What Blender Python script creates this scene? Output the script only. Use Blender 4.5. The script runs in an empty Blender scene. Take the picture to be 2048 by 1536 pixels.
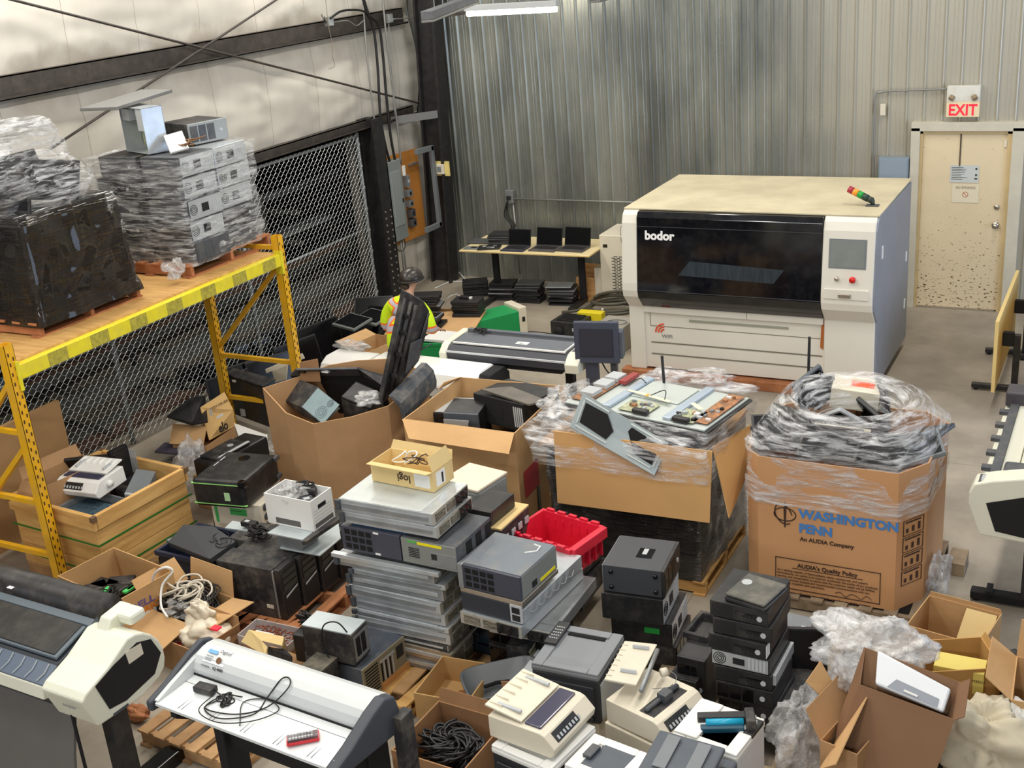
import bpy,math,random
from mathutils import Vector,Matrix,Euler,noise
random.seed(7)
PI=math.pi
SC=bpy.context.scene
COL=SC.collection
# ---------------------------------------------------------------- camera
FPX=2373.0; CX,CY,CAMH=1024.0,768.0,4.587
dn=Vector((536,6232,FPX)).normalized()
yy=Vector((1326,-1018,FPX)); yy=(yy - dn*yy.dot(dn)).normalized()
zz=-dn; xx=yy.cross(zz)          # world axes in image space (x right, y down, z forward)
def ray(u,v):
    q=Vector((u-CX,v-CY,FPX)); return Vector((xx.dot(q),yy.dot(q),zz.dot(q)))
def P(u,v,z=0.0):                   # where the sight line of a pixel meets the level z
    r=ray(u,v); t=(z-CAMH)/r.z; return Vector((r.x*t,r.y*t,z))
def PY(u,v,Y):
    r=ray(u,v); t=Y/r.y; return Vector((r.x*t,Y,CAMH+r.z*t))
def PX(u,v,X):
    r=ray(u,v); t=X/r.x; return Vector((X,r.y*t,CAMH+r.z*t))
cd=bpy.data.cameras.new('camera'); cam=bpy.data.objects.new('camera',cd); COL.objects.link(cam)
cx_=Vector((xx.x,yy.x,zz.x)); cy_=-Vector((xx.y,yy.y,zz.y)); cz_=-Vector((xx.z,yy.z,zz.z))
mw=Matrix(((cx_.x,cy_.x,cz_.x,0),(cx_.y,cy_.y,cz_.y,0),(cx_.z,cy_.z,cz_.z,CAMH),(0,0,0,1)))
cam.matrix_world=mw
cd.sensor_width=36; cd.lens=FPX/2048*36; cd.clip_start=.05; cd.clip_end=100
SC.camera=cam
# ---------------------------------------------------------------- light
w=bpy.data.worlds.new('world'); SC.world=w; w.use_nodes=True
bg=w.node_tree.nodes['Background']; bg.inputs[0].default_value=(1.0,.97,.92,1); bg.inputs[1].default_value=.24
def area(name,loc,rot,sx,sy,power,col=(1,.95,.87)):
    l=bpy.data.lights.new(name,'AREA'); l.shape='RECTANGLE'; l.size=sx; l.size_y=sy; l.energy=power; l.color=col
    o=bpy.data.objects.new(name,l); COL.objects.link(o); o.location=loc; o.rotation_euler=rot; return o
for i,(x,y) in enumerate([(-8.2,3.5),(-8.2,7.5),(-8.2,11.6),(-4.8,3.5),(-4.8,7.5),(-4.8,11.2),(-1.2,3.5),(-1.2,7.5),(-1.2,11.6)]):
    area('ceiling_tube_light',(x,y,5.6),(0,0,0),.3,2.6,78)
area('open_dock_daylight',(3.2,10.2,1.9),(0,PI/2,0),3.0,4.0,130,(.55,.72,1.0))
for x in (-6.5,-1.5,2.0): area('film_highlight_light',(x,-2.2,4.6),(math.radians(62),0,0),2.6,.35,75,(.93,.96,1.0))  # strip lamps added behind the camera for glossy streaks on the wrap
SC.view_settings.view_transform='Standard'; SC.view_settings.look='None'; SC.view_settings.gamma=1
SC.view_settings.use_curve_mapping=False
SC.view_settings.exposure=0.22
# ---------------------------------------------------------------- materials
def lin(c):
    c /=255.0; return c/12.92 if c <=.04045 else ((c+.055)/1.055)**2.4
def rgb(r,g=None,b=None):
    if g is None: g=b=r
    return (lin(r),lin(g),lin(b),1)
MATS={}
def mat(name,col,rough=.5,metal=0,var=.0,vs=6,col2=None,bump=0,bs=40,spec=.5,dust=0,coat=0,emit=0,stretch=(1,1,1)):
    """procedural: base colour broken up by noise, optional second colour, optional bump"""
    if name in MATS: return MATS[name]
    m=bpy.data.materials.new(name); m.use_nodes=True; nt=m.node_tree; N=nt.nodes; L=nt.links
    b=N['Principled BSDF']; b.inputs['Roughness'].default_value=rough; b.inputs['Metallic'].default_value=metal
    b.inputs['Specular IOR Level'].default_value=spec
    if coat: b.inputs['Coat Weight'].default_value=coat
    tc=N.new('ShaderNodeTexCoord'); mp=N.new('ShaderNodeMapping'); mp.inputs['Scale'].default_value=stretch
    L.new(tc.outputs['Object'],mp.inputs[0])
    nz=N.new('ShaderNodeTexNoise'); nz.inputs['Scale'].default_value=vs; nz.inputs['Detail'].default_value=6; nz.inputs['Roughness'].default_value=.6
    L.new(mp.outputs[0],nz.inputs[0])
    rp=N.new('ShaderNodeValToRGB'); rp.color_ramp.elements[0].position=.35; rp.color_ramp.elements[1].position=.68
    c2=col2 if col2 else tuple(max(0,c*(1-var)) for c in col[:3])+(1,)
    rp.color_ramp.elements[0].color=c2; rp.color_ramp.elements[1].color=col
    L.new(nz.outputs[0],rp.inputs[0]); out=rp.outputs[0]
    if dust:
        n2=N.new('ShaderNodeTexNoise'); n2.inputs['Scale'].default_value=9; n2.inputs['Detail'].default_value=8; n2.inputs['Roughness'].default_value=.7; L.new(tc.outputs['Object'],n2.inputs[0])
        r2=N.new('ShaderNodeMapRange'); r2.inputs[1].default_value=.45; r2.inputs[2].default_value=.75; r2.inputs[3].default_value=0; r2.inputs[4].default_value=dust; L.new(n2.outputs[0],r2.inputs[0])
        mx=N.new('ShaderNodeMix'); mx.data_type='RGBA'; mx.inputs[7].default_value=rgb(150,140,125); L.new(r2.outputs[0],mx.inputs[0]); L.new(out,mx.inputs[6]); out=mx.outputs[2]
    L.new(out,b.inputs['Base Color'])
    if bump:
        n3=N.new('ShaderNodeTexNoise'); n3.inputs['Scale'].default_value=bs; n3.inputs['Detail'].default_value=4; L.new(mp.outputs[0],n3.inputs[0])
        bp=N.new('ShaderNodeBump'); bp.inputs['Strength'].default_value=bump; bp.inputs['Distance'].default_value=.01; L.new(n3.outputs[0],bp.inputs['Height']); L.new(bp.outputs[0],b.inputs['Normal'])
    if emit:
        b.inputs['Emission Color'].default_value=col; b.inputs['Emission Strength'].default_value=emit
    MATS[name]=m; return m
CARD=mat('cardboard',rgb(204,164,116),.85,var=.12,vs=3,bump=.15,bs=30,spec=.2)
CARD_D=mat('cardboard_brown',rgb(182,144,104),.85,var=.15,vs=3,bump=.15,bs=30,spec=.2)
CARD_R=mat('cardboard_rough',rgb(166,126,90),.85,var=.2,vs=3,spec=.2)
CARD_L=mat('cardboard_light',rgb(222,196,140),.8,var=.06,vs=4,spec=.2)
BLK=mat('black_plastic',rgb(30,31,34),.42,var=.25,dust=.10)
BLK_D=mat('black_plastic_dusty',rgb(40,40,43),.6,var=.3,dust=.35)
BLK_G=mat('black_gloss',rgb(9,10,13),.12,spec=.6)
BLK_M=mat('black_matte',rgb(22,22,24),.8,var=.2)
HOLE=mat('hole_dark',rgb(6,6,7),.9)
DGR=mat('dark_grey_metal',rgb(78,82,88),.5,metal=.2,var=.15,dust=.3)
GRY=mat('grey_plastic',rgb(120,126,130),.5,var=.1,dust=.1)
LGR=mat('light_grey_plastic',rgb(182,186,188),.45,var=.05)
SLATE=mat('slate_grey_plastic',rgb(78,86,96),.5,var=.1,dust=.1)
ZINC=mat('galvanised_steel',rgb(206,212,216),.3,metal=.55,var=.18,vs=8,bump=.05)
ZINC_D=mat('steel_dull',rgb(160,164,166),.4,metal=.5,var=.25,vs=8)
NICK=mat('nickel_steel',rgb(200,190,175),.3,metal=.8,var=.15)
CREAM=mat('cream_plastic',rgb(222,214,194),.5,var=.05,vs=3,dust=.08)
WHT=mat('white_plastic',rgb(236,236,232),.45,var=.04,vs=3)
WHT2=mat('white_paper',rgb(228,228,224),.7)
YEL=mat('rack_yellow',rgb(238,180,22),.5,var=.12,vs=12,dust=.25)
YELB=mat('beam_yellow',rgb(236,220,40),.5,var=.12,vs=12,dust=.2)
WOOD=mat('pine_wood',rgb(214,172,106),.7,col2=rgb(188,142,82),vs=3,stretch=(1,6,6),bump=.1)
WOODX=mat('pallet_wood',rgb(196,156,108),.8,col2=rgb(150,112,74),vs=4,bump=.1)
WOODR=mat('pallet_wood_reddish',rgb(190,128,84),.8,col2=rgb(150,92,56),vs=4,bump=.1)
WOODG=mat('pallet_wood_weathered',rgb(164,146,120),.85,col2=rgb(116,98,78),vs=5,bump=.15)
# ---------------------------------------------------------------- mesh building
class MB:
    def __init__(s): s.v=[]; s.f=[]; s.m=[]
    def add(s,vs,fs,m=0,X=None):
        n=len(s.v)
        s.v +=[tuple(X @ Vector(p)) if X else tuple(p) for p in vs]
        s.f +=[tuple(i+n for i in f) for f in fs]; s.m +=[m]*len(fs); return s
    def box(s,x0,x1,y0,y1,z0,z1,m=0,X=None):
        return s.add([(x0,y0,z0),(x1,y0,z0),(x1,y1,z0),(x0,y1,z0),(x0,y0,z1),(x1,y0,z1),(x1,y1,z1),(x0,y1,z1)],
              [(3,2,1,0),(4,5,6,7),(0,1,5,4),(1,2,6,5),(2,3,7,6),(3,0,4,7)],m,X)
    def cbox(s,c,d,m=0,X=None):
        return s.box(c[0]-d[0]/2,c[0]+d[0]/2,c[1]-d[1]/2,c[1]+d[1]/2,c[2]-d[2]/2,c[2]+d[2]/2,m,X)
    def prism(s,pts,a0,a1,ax='z',m=0,X=None,inset=0):
        """extrude an outline. ax z: (x,y); ax x: (y,z); ax y: (x,z)"""
        def mk(p,a): return (p[0],p[1],a) if ax =='z' else ((a,p[0],p[1]) if ax =='x' else (p[0],a,p[1]))
        n=len(pts); vs=[mk(p,a0) for p in pts]+[mk(p,a1) for p in pts]
        ar=sum(pts[i][0]*pts[(i+1) % n][1]-pts[(i+1) % n][0]*pts[i][1] for i in range(n))
        if ax =='y': ar=-ar
        fs=[tuple(range(n-1,-1,-1)),tuple(range(n,2*n))]+[(i,(i+1) % n,n+(i+1) % n,n+i) for i in range(n)]
        if (ar < 0) !=(a1 < a0): fs=[tuple(reversed(f)) for f in fs]
        return s.add(vs,fs,m,X)
    def tube(s,pts,r,n=6,m=0,closed=False,X=None,cap=True):
        pts=[Vector(p) for p in pts]; k=len(pts); vs=[]; fs=[]
        for i,p in enumerate(pts):
            a=pts[(i-1) % k] if (closed or i > 0) else p; b=pts[(i+1) % k] if (closed or i < k-1) else p
            t=(b-a); t=t.normalized() if t.length > 1e-9 else Vector((0,0,1))
            if i ==0:
                u=t.orthogonal().normalized()
            else:
                u=(u - t*u.dot(t)); u=u.normalized() if u.length > 1e-6 else t.orthogonal().normalized()
            w_=t.cross(u); rr=r[i] if isinstance(r,(list,tuple)) else r
            for j in range(n):
                a_=2*PI*j/n; vs.append(p+(u*math.cos(a_)+w_*math.sin(a_))*rr)
        for i in range(k if closed else k-1):
            for j in range(n):
                i2=(i+1) % k; fs.append((i*n+j,i*n+(j+1) % n,i2*n+(j+1) % n,i2*n+j))
        if cap and not closed:
            fs.append(tuple(range(n-1,-1,-1))); fs.append(tuple((k-1)*n+j for j in range(n)))
        return s.add(vs,fs,m,X)
    def cyl(s,a,b,r,n=16,m=0,X=None,r2=None):
        return s.tube([a,b],[r,r if r2 is None else r2],n,m,False,X)
    def quad(s,a,b,c,d,m=0): return s.add([a,b,c,d],[(0,1,2,3)],m)
    def plate(s,corners,t,m=0):
        """solid thin plate: four (or more) corners, thickness t along the normal"""
        c=[Vector(p) for p in corners]; nn=(c[1]-c[0]).cross(c[-1]-c[0]).normalized()*t; n=len(c)
        fs=[tuple(range(n-1,-1,-1)),tuple(range(n,2*n))]+[(i,(i+1) % n,n+(i+1) % n,n+i) for i in range(n)]
        return s.add(c+[p+nn for p in c],fs,m)
    def build(s,name,mats,parent=None,bev=0,smooth=False,label=None,seg=2):
        me=bpy.data.meshes.new(name); me.from_pydata(s.v,[],s.f)
        mats=mats if isinstance(mats,(list,tuple)) else [mats]
        for q in mats: me.materials.append(q)
        me.polygons.foreach_set('material_index',s.m)
        if smooth: me.polygons.foreach_set('use_smooth',[True]*len(s.f))
        me.update(); o=bpy.data.objects.new(name,me); COL.objects.link(o)
        if parent: o.parent=parent
        if bev:
            bm=o.modifiers.new('bevel','BEVEL'); bm.width=bev; bm.segments=seg; bm.limit_method='ANGLE'; bm.angle_limit=math.radians(35); bm.harden_normals=False
        if label: o['label']=label
        return o
def B(x0,x1,y0,y1,z0,z1): return MB().box(x0,x1,y0,y1,z0,z1)
def tag(o,label,cat,group=None,kind=None):
    if label: o['label']=label
    if cat: o['category']=cat
    if group: o['group']=group
    if kind: o['kind']=kind
    return o
def thing(name,label,cat,loc=(0,0,0),rz=0,group=None,rot=None,kind=None):
    o=bpy.data.objects.new(name,None); o.empty_display_size=.1; COL.objects.link(o)
    o.location=loc; o.rotation_euler=rot if rot else (0,0,rz); return tag(o,label,cat,group,kind)
def struct(name,mb,m,bev=0,smooth=False,parent=None):
    o=mb.build(name,m,parent,bev,smooth)
    if not parent: o['kind']='structure'
    return o
CH={}
def kids(o): return [c for c in COL.objects if c.parent ==o]
def dup(root,loc,rot,label=None,group=None,scale=None):
    def cp(o,par):
        c=o.copy(); COL.objects.link(c); c.parent=par
        for g in [x for x in o.children]: cp(g,c)
        return c
    r=cp(root,None); r.location=loc; r.rotation_euler=rot if isinstance(rot,(tuple,list,Euler)) else (0,0,rot)
    if label: r['label']=label
    if group: r['group']=group
    if scale: r.scale=scale
    return r
def text(s,size,m,parent,loc,rot,name='lettering',depth=.0008,font_shear=0,bold=0,align='LEFT',sx=1):
    c=bpy.data.curves.new(name,'FONT'); c.body=s; c.size=size; c.extrude=depth; c.offset=bold; c.shear=font_shear; c.align_x=align
    c.resolution_u=3
    t=bpy.data.objects.new(name,c); COL.objects.link(t)
    dg=bpy.context.evaluated_depsgraph_get(); dg.update()
    me=bpy.data.meshes.new_from_object(t.evaluated_get(dg)); bpy.data.objects.remove(t); bpy.data.curves.remove(c)
    me.materials.clear(); me.materials.append(m); o=bpy.data.objects.new(name,me); COL.objects.link(o)
    o.parent=parent; o.location=loc; o.rotation_euler=rot; o.scale=(sx,1,1); return o
def fit(A,Bp,C,z1,z0=0.0):
    """footprint of a box whose top face at z1 shows corners A (near left), B (near right), C (far right)"""
    a,b,c=P(*A,z1),P(*Bp,z1),P(*C,z1)
    e=(b-a); w_=e.length; e.normalize(); n=Vector((-e.y,e.x,0)); d=abs((c-b).dot(n))
    ctr=(a+b)/2+n*d/2; ctr.z=z0
    return ctr,math.atan2(e.y,e.x),w_,d,z1-z0
# ================================================================ the hall
BW=14.3      # back wall
# floor: worn concrete with joints
fm=mat('concrete_floor',rgb(168,158,142),.6,col2=rgb(140,131,118),vs=1.6,bump=.08,bs=25,spec=.35)
nt=fm.node_tree; N=nt.nodes; L=nt.links
b=N['Principled BSDF']; src=b.inputs['Base Color'].links[0].from_socket
tc=N.new('ShaderNodeTexCoord'); nz=N.new('ShaderNodeTexNoise'); nz.inputs['Scale'].default_value=.6; nz.inputs['Detail'].default_value=9; nz.inputs['Roughness'].default_value=.7
L.new(tc.outputs['Object'],nz.inputs[0]); r2=N.new('ShaderNodeMapRange'); r2.inputs[1].default_value=.5; r2.inputs[2].default_value=.72; r2.inputs[4].default_value=.6; L.new(nz.outputs[0],r2.inputs[0])
mx=N.new('ShaderNodeMix'); mx.data_type='RGBA'; mx.inputs[7].default_value=rgb(120,112,100); L.new(r2.outputs[0],mx.inputs[0]); L.new(src,mx.inputs[6])
sx=N.new('ShaderNodeSeparateXYZ'); L.new(tc.outputs['Object'],sx.inputs[0]); out=mx.outputs[2]
for axn,per,off in (('X',12.2,5.4),('Y',4.6,3.9)):
    a=N.new('ShaderNodeMath'); a.operation='ADD'; a.inputs[1].default_value=off+46; L.new(sx.outputs[axn],a.inputs[0])
    mo=N.new('ShaderNodeMath'); mo.operation='MODULO'; mo.inputs[1].default_value=per; L.new(a.outputs[0],mo.inputs[0])
    lt=N.new('ShaderNodeMath'); lt.operation='LESS_THAN'; lt.inputs[1].default_value=.006; L.new(mo.outputs[0],lt.inputs[0])
    m2=N.new('ShaderNodeMix'); m2.data_type='RGBA'; m2.inputs[7].default_value=rgb(112,105,95); L.new(lt.outputs[0],m2.inputs[0]); L.new(out,m2.inputs[6]); out=m2.outputs[2]
L.new(out,b.inputs['Base Color'])
struct('floor',B(-16,6,-1,15,-.1,0),fm)
# corrugated back wall
mb=MB(); pts=[]; x=-9.3
k=0
while x < 4.5:
    pts +=[(x,0),(x+.006,.012),(x+.013,.021),(x+.022,.025),(x+.031,.021),(x+.038,.012),(x+.046,0),(x+.10,0),(x+.104,.004),(x+.112,.004),(x+.116,0),(x+.140,0),(x+.144,.004),(x+.152,.004),(x+.156,0)]
    x +=.1945
pts.append((x,0))
n=len(pts); zs=[0,6.2]
vs=[(p[0],BW-p[1],z) for z in zs for p in pts]; fs=[(i,i+1,n+i+1,n+i) for i in range(n-1)]
mb.add(vs,fs)
mb.box(-9.5,4.5,BW+.02,BW+.12,0,6.2)
wm=mat('corrugated_galvanised',rgb(174,176,166),.33,metal=.7,col2=rgb(124,128,124),vs=2.2,spec=.6,stretch=(1.0,1,.25),bump=.03)
nt=wm.node_tree; N=nt.nodes; L=nt.links; b=N['Principled BSDF']; src=b.inputs['Base Color'].links[0].from_socket
tc=N.new('ShaderNodeTexCoord'); nz=N.new('ShaderNodeTexNoise'); nz.inputs['Scale'].default_value=1.1; nz.inputs['Detail'].default_value=5; mp=N.new('ShaderNodeMapping'); mp.inputs['Scale'].default_value=(1.5,1,.5)
L.new(tc.outputs['Object'],mp.inputs[0]); L.new(mp.outputs[0],nz.inputs[0])
r2=N.new('ShaderNodeMapRange'); r2.inputs[1].default_value=.35; r2.inputs[2].default_value=.7; r2.inputs[3].default_value=.26; r2.inputs[4].default_value=.4; L.new(nz.outputs[0],r2.inputs[0]); L.new(r2.outputs[0],b.inputs['Roughness'])
# the panels right of about x=-3.4 fade to a paler, less metallic tone than those in the corner
sx=N.new('ShaderNodeSeparateXYZ'); L.new(tc.outputs['Object'],sx.inputs[0])
r3=N.new('ShaderNodeMapRange'); r3.inputs[1].default_value=-4.2; r3.inputs[2].default_value=-3.0; L.new(sx.outputs[0],r3.inputs[0])
mx=N.new('ShaderNodeMix'); mx.data_type='RGBA'; mx.inputs[7].default_value=rgb(182,178,164); L.new(r3.outputs[0],mx.inputs[0]); L.new(src,mx.inputs[6]); L.new(mx.outputs[2],b.inputs['Base Color'])
r4=N.new('ShaderNodeMapRange'); r4.inputs[1].default_value=-4.2; r4.inputs[2].default_value=-3.0; r4.inputs[3].default_value=.62; r4.inputs[4].default_value=.3; L.new(sx.outputs[0],r4.inputs[0]); L.new(r4.outputs[0],b.inputs['Metallic'])
struct('wall_back',mb,wm)
# left wall: sagging white insulation blanket between the girts
WX=-9.06
def bulge(y,z):
    if z > 3.66: t=(z-3.66)/2.2
    elif z > 2.4: t=(z-2.4)/1.26
    else: t=z/2.4
    t=min(1,max(0,t)); s=math.sin(PI*t)**.6
    k=math.sin(y*PI/.92)            # quilted in vertical bays
    return WX + .10*s*(.65+.35*abs(k)) + .012*noise.noise(Vector((y*2.5,z*7,0))) + .01*noise.noise(Vector((y*9,z*1.2,3)))
def sheet(y0,y1,z0,z1,ny,nz_):
    vs=[]; fs=[]
    for j in range(nz_+1):
        for i in range(ny+1):
            y=y0+(y1-y0)*i/ny; z=z0+(z1-z0)*j/nz_; vs.append((bulge(y,z),y,z))
    for j in range(nz_):
        for i in range(ny):
            a=j*(ny+1)+i; fs.append((a+1,a,a+ny+1,a+ny+2))
    return vs,fs
mb=MB(); mb.add(*sheet(5.0,14.25,2.38,6.0,200,90)); mb.add(*sheet(12.95,14.25,0,2.4,40,50)); mb.box(-9.4,-9.2,-1,14.3,2.5,6.2); mb.box(-9.4,-9.15,12.95,14.3,0,2.5)
ins=mat('insulation_vinyl',rgb(212,207,196),.5,var=.10,vs=1.5,bump=.25,bs=6,spec=.4,stretch=(1,1,.4))
nt=ins.node_tree; N=nt.nodes; L=nt.links; b=N['Principled BSDF']; src=b.inputs['Base Color'].links[0].from_socket
tc=N.new('ShaderNodeTexCoord'); sx=N.new('ShaderNodeSeparateXYZ'); L.new(tc.outputs['Object'],sx.inputs[0])
# grime settled on the blanket just below each girt
nz=N.new('ShaderNodeTexNoise'); nz.inputs['Scale'].default_value=2.2; nz.inputs['Detail'].default_value=7; L.new(tc.outputs['Object'],nz.inputs[0])
a=N.new('ShaderNodeMath'); a.operation='MULTIPLY_ADD'; a.inputs[1].default_value=.8; L.new(nz.outputs[0],a.inputs[0]); L.new(sx.outputs['Z'],a.inputs[2])
r3=N.new('ShaderNodeMapRange'); r3.inputs[1].default_value=3.75; r3.inputs[2].default_value=4.05; L.new(a.outputs[0],r3.inputs[0])
r4=N.new('ShaderNodeMapRange'); r4.inputs[1].default_value=4.15; r4.inputs[2].default_value=4.3; r4.inputs[3].default_value=1; r4.inputs[4].default_value=0; L.new(a.outputs[0],r4.inputs[0])
mu=N.new('ShaderNodeMath'); mu.operation='MULTIPLY'; L.new(r3.outputs[0],mu.inputs[0]); L.new(r4.outputs[0],mu.inputs[1])
mu2=N.new('ShaderNodeMath'); mu2.operation='MULTIPLY'; mu2.inputs[1].default_value=.55; L.new(mu.outputs[0],mu2.inputs[0])
mx=N.new('ShaderNodeMix'); mx.data_type='RGBA'; mx.inputs[7].default_value=rgb(150,138,122); L.new(mu2.outputs[0],mx.inputs[0]); L.new(src,mx.inputs[6])
# seams
a=N.new('ShaderNodeMath'); a.operation='MODULO'; a.inputs[1].default_value=.92; L.new(sx.outputs['Y'],a.inputs[0])
lt=N.new('ShaderNodeMath'); lt.operation='LESS_THAN'; lt.inputs[1].default_value=.008; L.new(a.outputs[0],lt.inputs[0])
m2=N.new('ShaderNodeMix'); m2.data_type='RGBA'; m2.inputs[7].default_value=rgb(168,158,144); L.new(lt.outputs[0],m2.inputs[0]); L.new(mx.outputs[2],m2.inputs[6]); L.new(m2.outputs[2],b.inputs['Base Color'])
struct('wall_left',mb,ins,smooth=True)
# storage bay beyond the fence; shade put into near-black walls and an added ceiling
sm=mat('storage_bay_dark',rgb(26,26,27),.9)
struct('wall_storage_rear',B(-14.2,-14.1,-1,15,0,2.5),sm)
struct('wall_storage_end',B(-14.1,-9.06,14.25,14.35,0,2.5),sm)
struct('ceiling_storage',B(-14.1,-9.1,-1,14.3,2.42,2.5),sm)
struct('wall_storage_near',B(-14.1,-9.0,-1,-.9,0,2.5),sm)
STL=mat('girt_steel',rgb(72,66,62),.5,metal=.3,var=.3,vs=10,dust=.15)
STD=mat('column_steel',rgb(48,47,48),.5,metal=.3,var=.3,vs=8,dust=.08)
def girt(z,y0,y1,n,hh=.2):
    mb=MB(); X=-8.93
    mb.box(X-.012,X,y0,y1,z-hh,z); mb.box(X-.16,X,y0,y1,z-.012,z); mb.box(X-.012,X+.07,y0,y1,z-hh,z-hh+.01); mb.box(X+.06,X+.07,y0,y1,z-hh,z-hh+.025)
    o=struct(n,mb,STL); return o
girt(3.77,-1,13.98,'trim_upper_girt'); girt(2.49,-1,13.98,'trim_lower_girt',.11)
# corner column (tapered I section) and the fence-side column with its bolt rows
mb=MB(); Y=14.02
mb.prism([(-8.89,0),(-8.6,0),(-8.42,4.6),(-8.68,4.6)],Y,Y+.012,'y'); mb.prism([(-8.6,0),(-8.57,0),(-8.37,4.6),(-8.42,4.6)],Y-.11,Y+.12,'y')
mb.prism([(-8.91,0),(-8.88,0),(-8.67,4.6),(-8.7,4.6)],Y-.08,Y+.08,'y')
o=mb.build('steel_column',STD); tag(o,'dark tapered steel column standing in the room corner','column')
mb=MB(); mb.box(-8.98,-8.80,12.82,12.84,0,2.5); mb.box(-8.80,-8.78,12.74,12.98,0,2.5); mb.box(-9.1,-8.98,12.74,12.98,0,2.5)
t=thing('steel_column','dark steel post with rows of bolt holes at the end of the chain-link fence','column')
mb.build('post_body',STD,t); hb=MB()
for i in range(14):
    for dy in (12.80,12.92): hb.cyl((-8.779,dy,.12+i*.09),(-8.772,dy,.12+i*.09),.013,8)
hb.build('bolt_row',mat('bolt_pale',rgb(176,172,164),.4,metal=.5),t)
# horizontal brace from girt to corner column
tag(MB().plate([(-8.93,13.4,2.33),(-8.5,13.95,2.33),(-8.5,13.95,2.43),(-8.93,13.4,2.43)],.02).build('girt_brace',mat('brace_grey',rgb(120,120,118),.5,metal=.3)),'short grey flange brace between the lower girt and the corner column','brace')
# cross bracing rods
RX=-8.86
for a,b_,lb in (((-60,-22),(852,210),'long steel bracing rod falling from upper left to the corner column'),((640,-58),(100,298),'steel bracing rod rising from lower left behind the pallet loads')):
    t=thing('bracing_rod',lb,'rod'); MB().cyl(PX(*a,RX),PX(*b_,RX),.013,8).build('rod',STL,t)
    if b_[0] > 800: MB().cyl(PX(838,206,RX),PX(862,213,RX),.03,8).build('end_nut',STL,t)
# conduits and cables on the left wall
GALV=mat('conduit_grey',rgb(150,150,146),.45,metal=.5)
CBL=mat('cable_black',rgb(20,20,20),.5)
def zz2(l,X): return [PX(600+a/2.926,b_/2.926,X) for a,b_ in l]
def spline(pts,n=6):
    pts=[Vector(p) for p in pts]; out=[]
    q=[2*pts[0]-pts[1]]+pts+[2*pts[-1]-pts[-2]]
    for i in range(1,len(q)-2):
        for k in range(n):
            t=k/n; p0,p1,p2,p3=q[i-1:i+3]
            out.append(.5*((2*p1)+(p2-p0)*t+(2*p0-5*p1+4*p2-p3)*t*t+(3*p1-p0-3*p2+p3)*t**3))
    out.append(pts[-1]); return out
def line(name,pts,r,m,lb,cat,group=None,n=6,sp=True):
    o=MB().tube(spline(pts) if sp else pts,r,n).build(name,m,None,smooth=True); return tag(o,lb,cat,group)
line('conduit',zz2([(362,-160),(378,150),(395,360),(425,620),(452,800),(500,965)],-8.83),.011,GALV,'thin grey conduit running down the left wall, nearest the fence','conduit')
line('conduit',zz2([(476,-160),(490,60),(515,300),(548,560),(572,760),(592,960)],-8.83),.013,GALV,'grey conduit dropping to the right edge of the breaker panel','conduit')
line('conduit',zz2([(684,-100),(700,150),(730,420),(762,640),(780,800),(798,950)],-8.75),.008,GALV,'thin conduit running down the face of the corner column','conduit')
line('conduit',zz2([(518,130),(532,300),(540,500),(556,680)],-8.83),.007,GALV,'slim pale conduit falling from the right junction box','conduit')
line('power_cable',zz2([(340,-120),(385,55),(430,170),(455,400),(470,680),(500,850),(525,945)],-8.8),.017,CBL,'thick black power cable, left of the pair entering the breaker panel','cable','black power cables above the breaker panel')
line('power_cable',zz2([(350,-100),(400,80),(460,150),(485,320),(505,560),(528,780),(556,940)],-8.8),.017,CBL,'thick black power cable, right of the pair entering the breaker panel','cable','black power cables above the breaker panel')
line('power_cable',zz2([(176,108),(240,66),(320,58),(372,66),(405,90)],-8.8),.014,CBL,'short black cable arching out of the left junction box','cable')
line('power_cable',zz2([(200,130),(280,122),(330,150),(372,120)],-8.82),.006,GALV,'thin grey wire looping between junction box and cables','cable')
line('power_cable',zz2([(545,112),(640,105),(760,92)],-8.8)+[PY(880,25,13.9),PY(950,5,13.5)],.007,GALV,'grey wire strung from the right junction box to the ceiling lights','cable')
line('hanging_string',zz2([(145,-60),(165,140),(185,240),(190,330),(202,385),(165,405)],-8.8),.004,mat('string',rgb(130,120,105),.9),'frayed string dangling below the upper girt','string')
for (u,v),lb in (((170,125),'left junction box with spread wires on the upper girt'),((520,108),'right junction box on the upper girt')):
    p=zz2([(u,v)],-8.84)[0]; t=thing('junction_box',lb,'electrical box',p)
    MB().cbox((0,0,0),(.06,.11,.11)).build('box_body',GALV,t,.004); MB().cbox((.032,0,0),(.004,.09,.09)).build('cover',ZINC,t)
    if u < 300:
        mb=MB()
        for i in range(7):
            a=PI*.6+i*.3; mb.tube([(0,-.05,0),(.02,-.1,.02*math.sin(a*3)),(.03,-.12-.07*abs(math.sin(i)),.1*math.cos(a*2))],.003,4)
        mb.build('loose_wires',CBL,t)
# plywood board, breaker panel, boxes
PLY=mat('plywood_orange',rgb(206,142,66),.65,col2=rgb(180,116,48),vs=2,stretch=(1,1,.3),bump=.05)
t=thing('plywood_backboard','orange plywood board behind the breaker panel on the left wall','board')
q=[(455,935),(520,1450),(732,1368),(676,866)]
mb=MB().plate([p for p in zz2(q,-8.92)],.02); mb.build('board',PLY,t)
t=thing('breaker_panel','tall grey electrical breaker panel on the orange plywood board','electrical panel')
def on(u,v,X): return PX(600+u/2.926,v/2.926,X)
a,b_=on(505,965,-8.78),on(638,1385,-8.78); ya,yb=a.y,b_.y
MB().box(-8.9,-8.78,ya,yb,b_.z,a.z+.02).build('cabinet',mat('panel_grey',rgb(128,136,136),.5,var=.06),t,.006)
MB().box(-8.785,-8.765,ya+.06,yb-.06,b_.z+.2,a.z-.12).build('panel_door',mat('panel_grey_door',rgb(138,146,146),.5,var=.05),t,.004)
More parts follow.
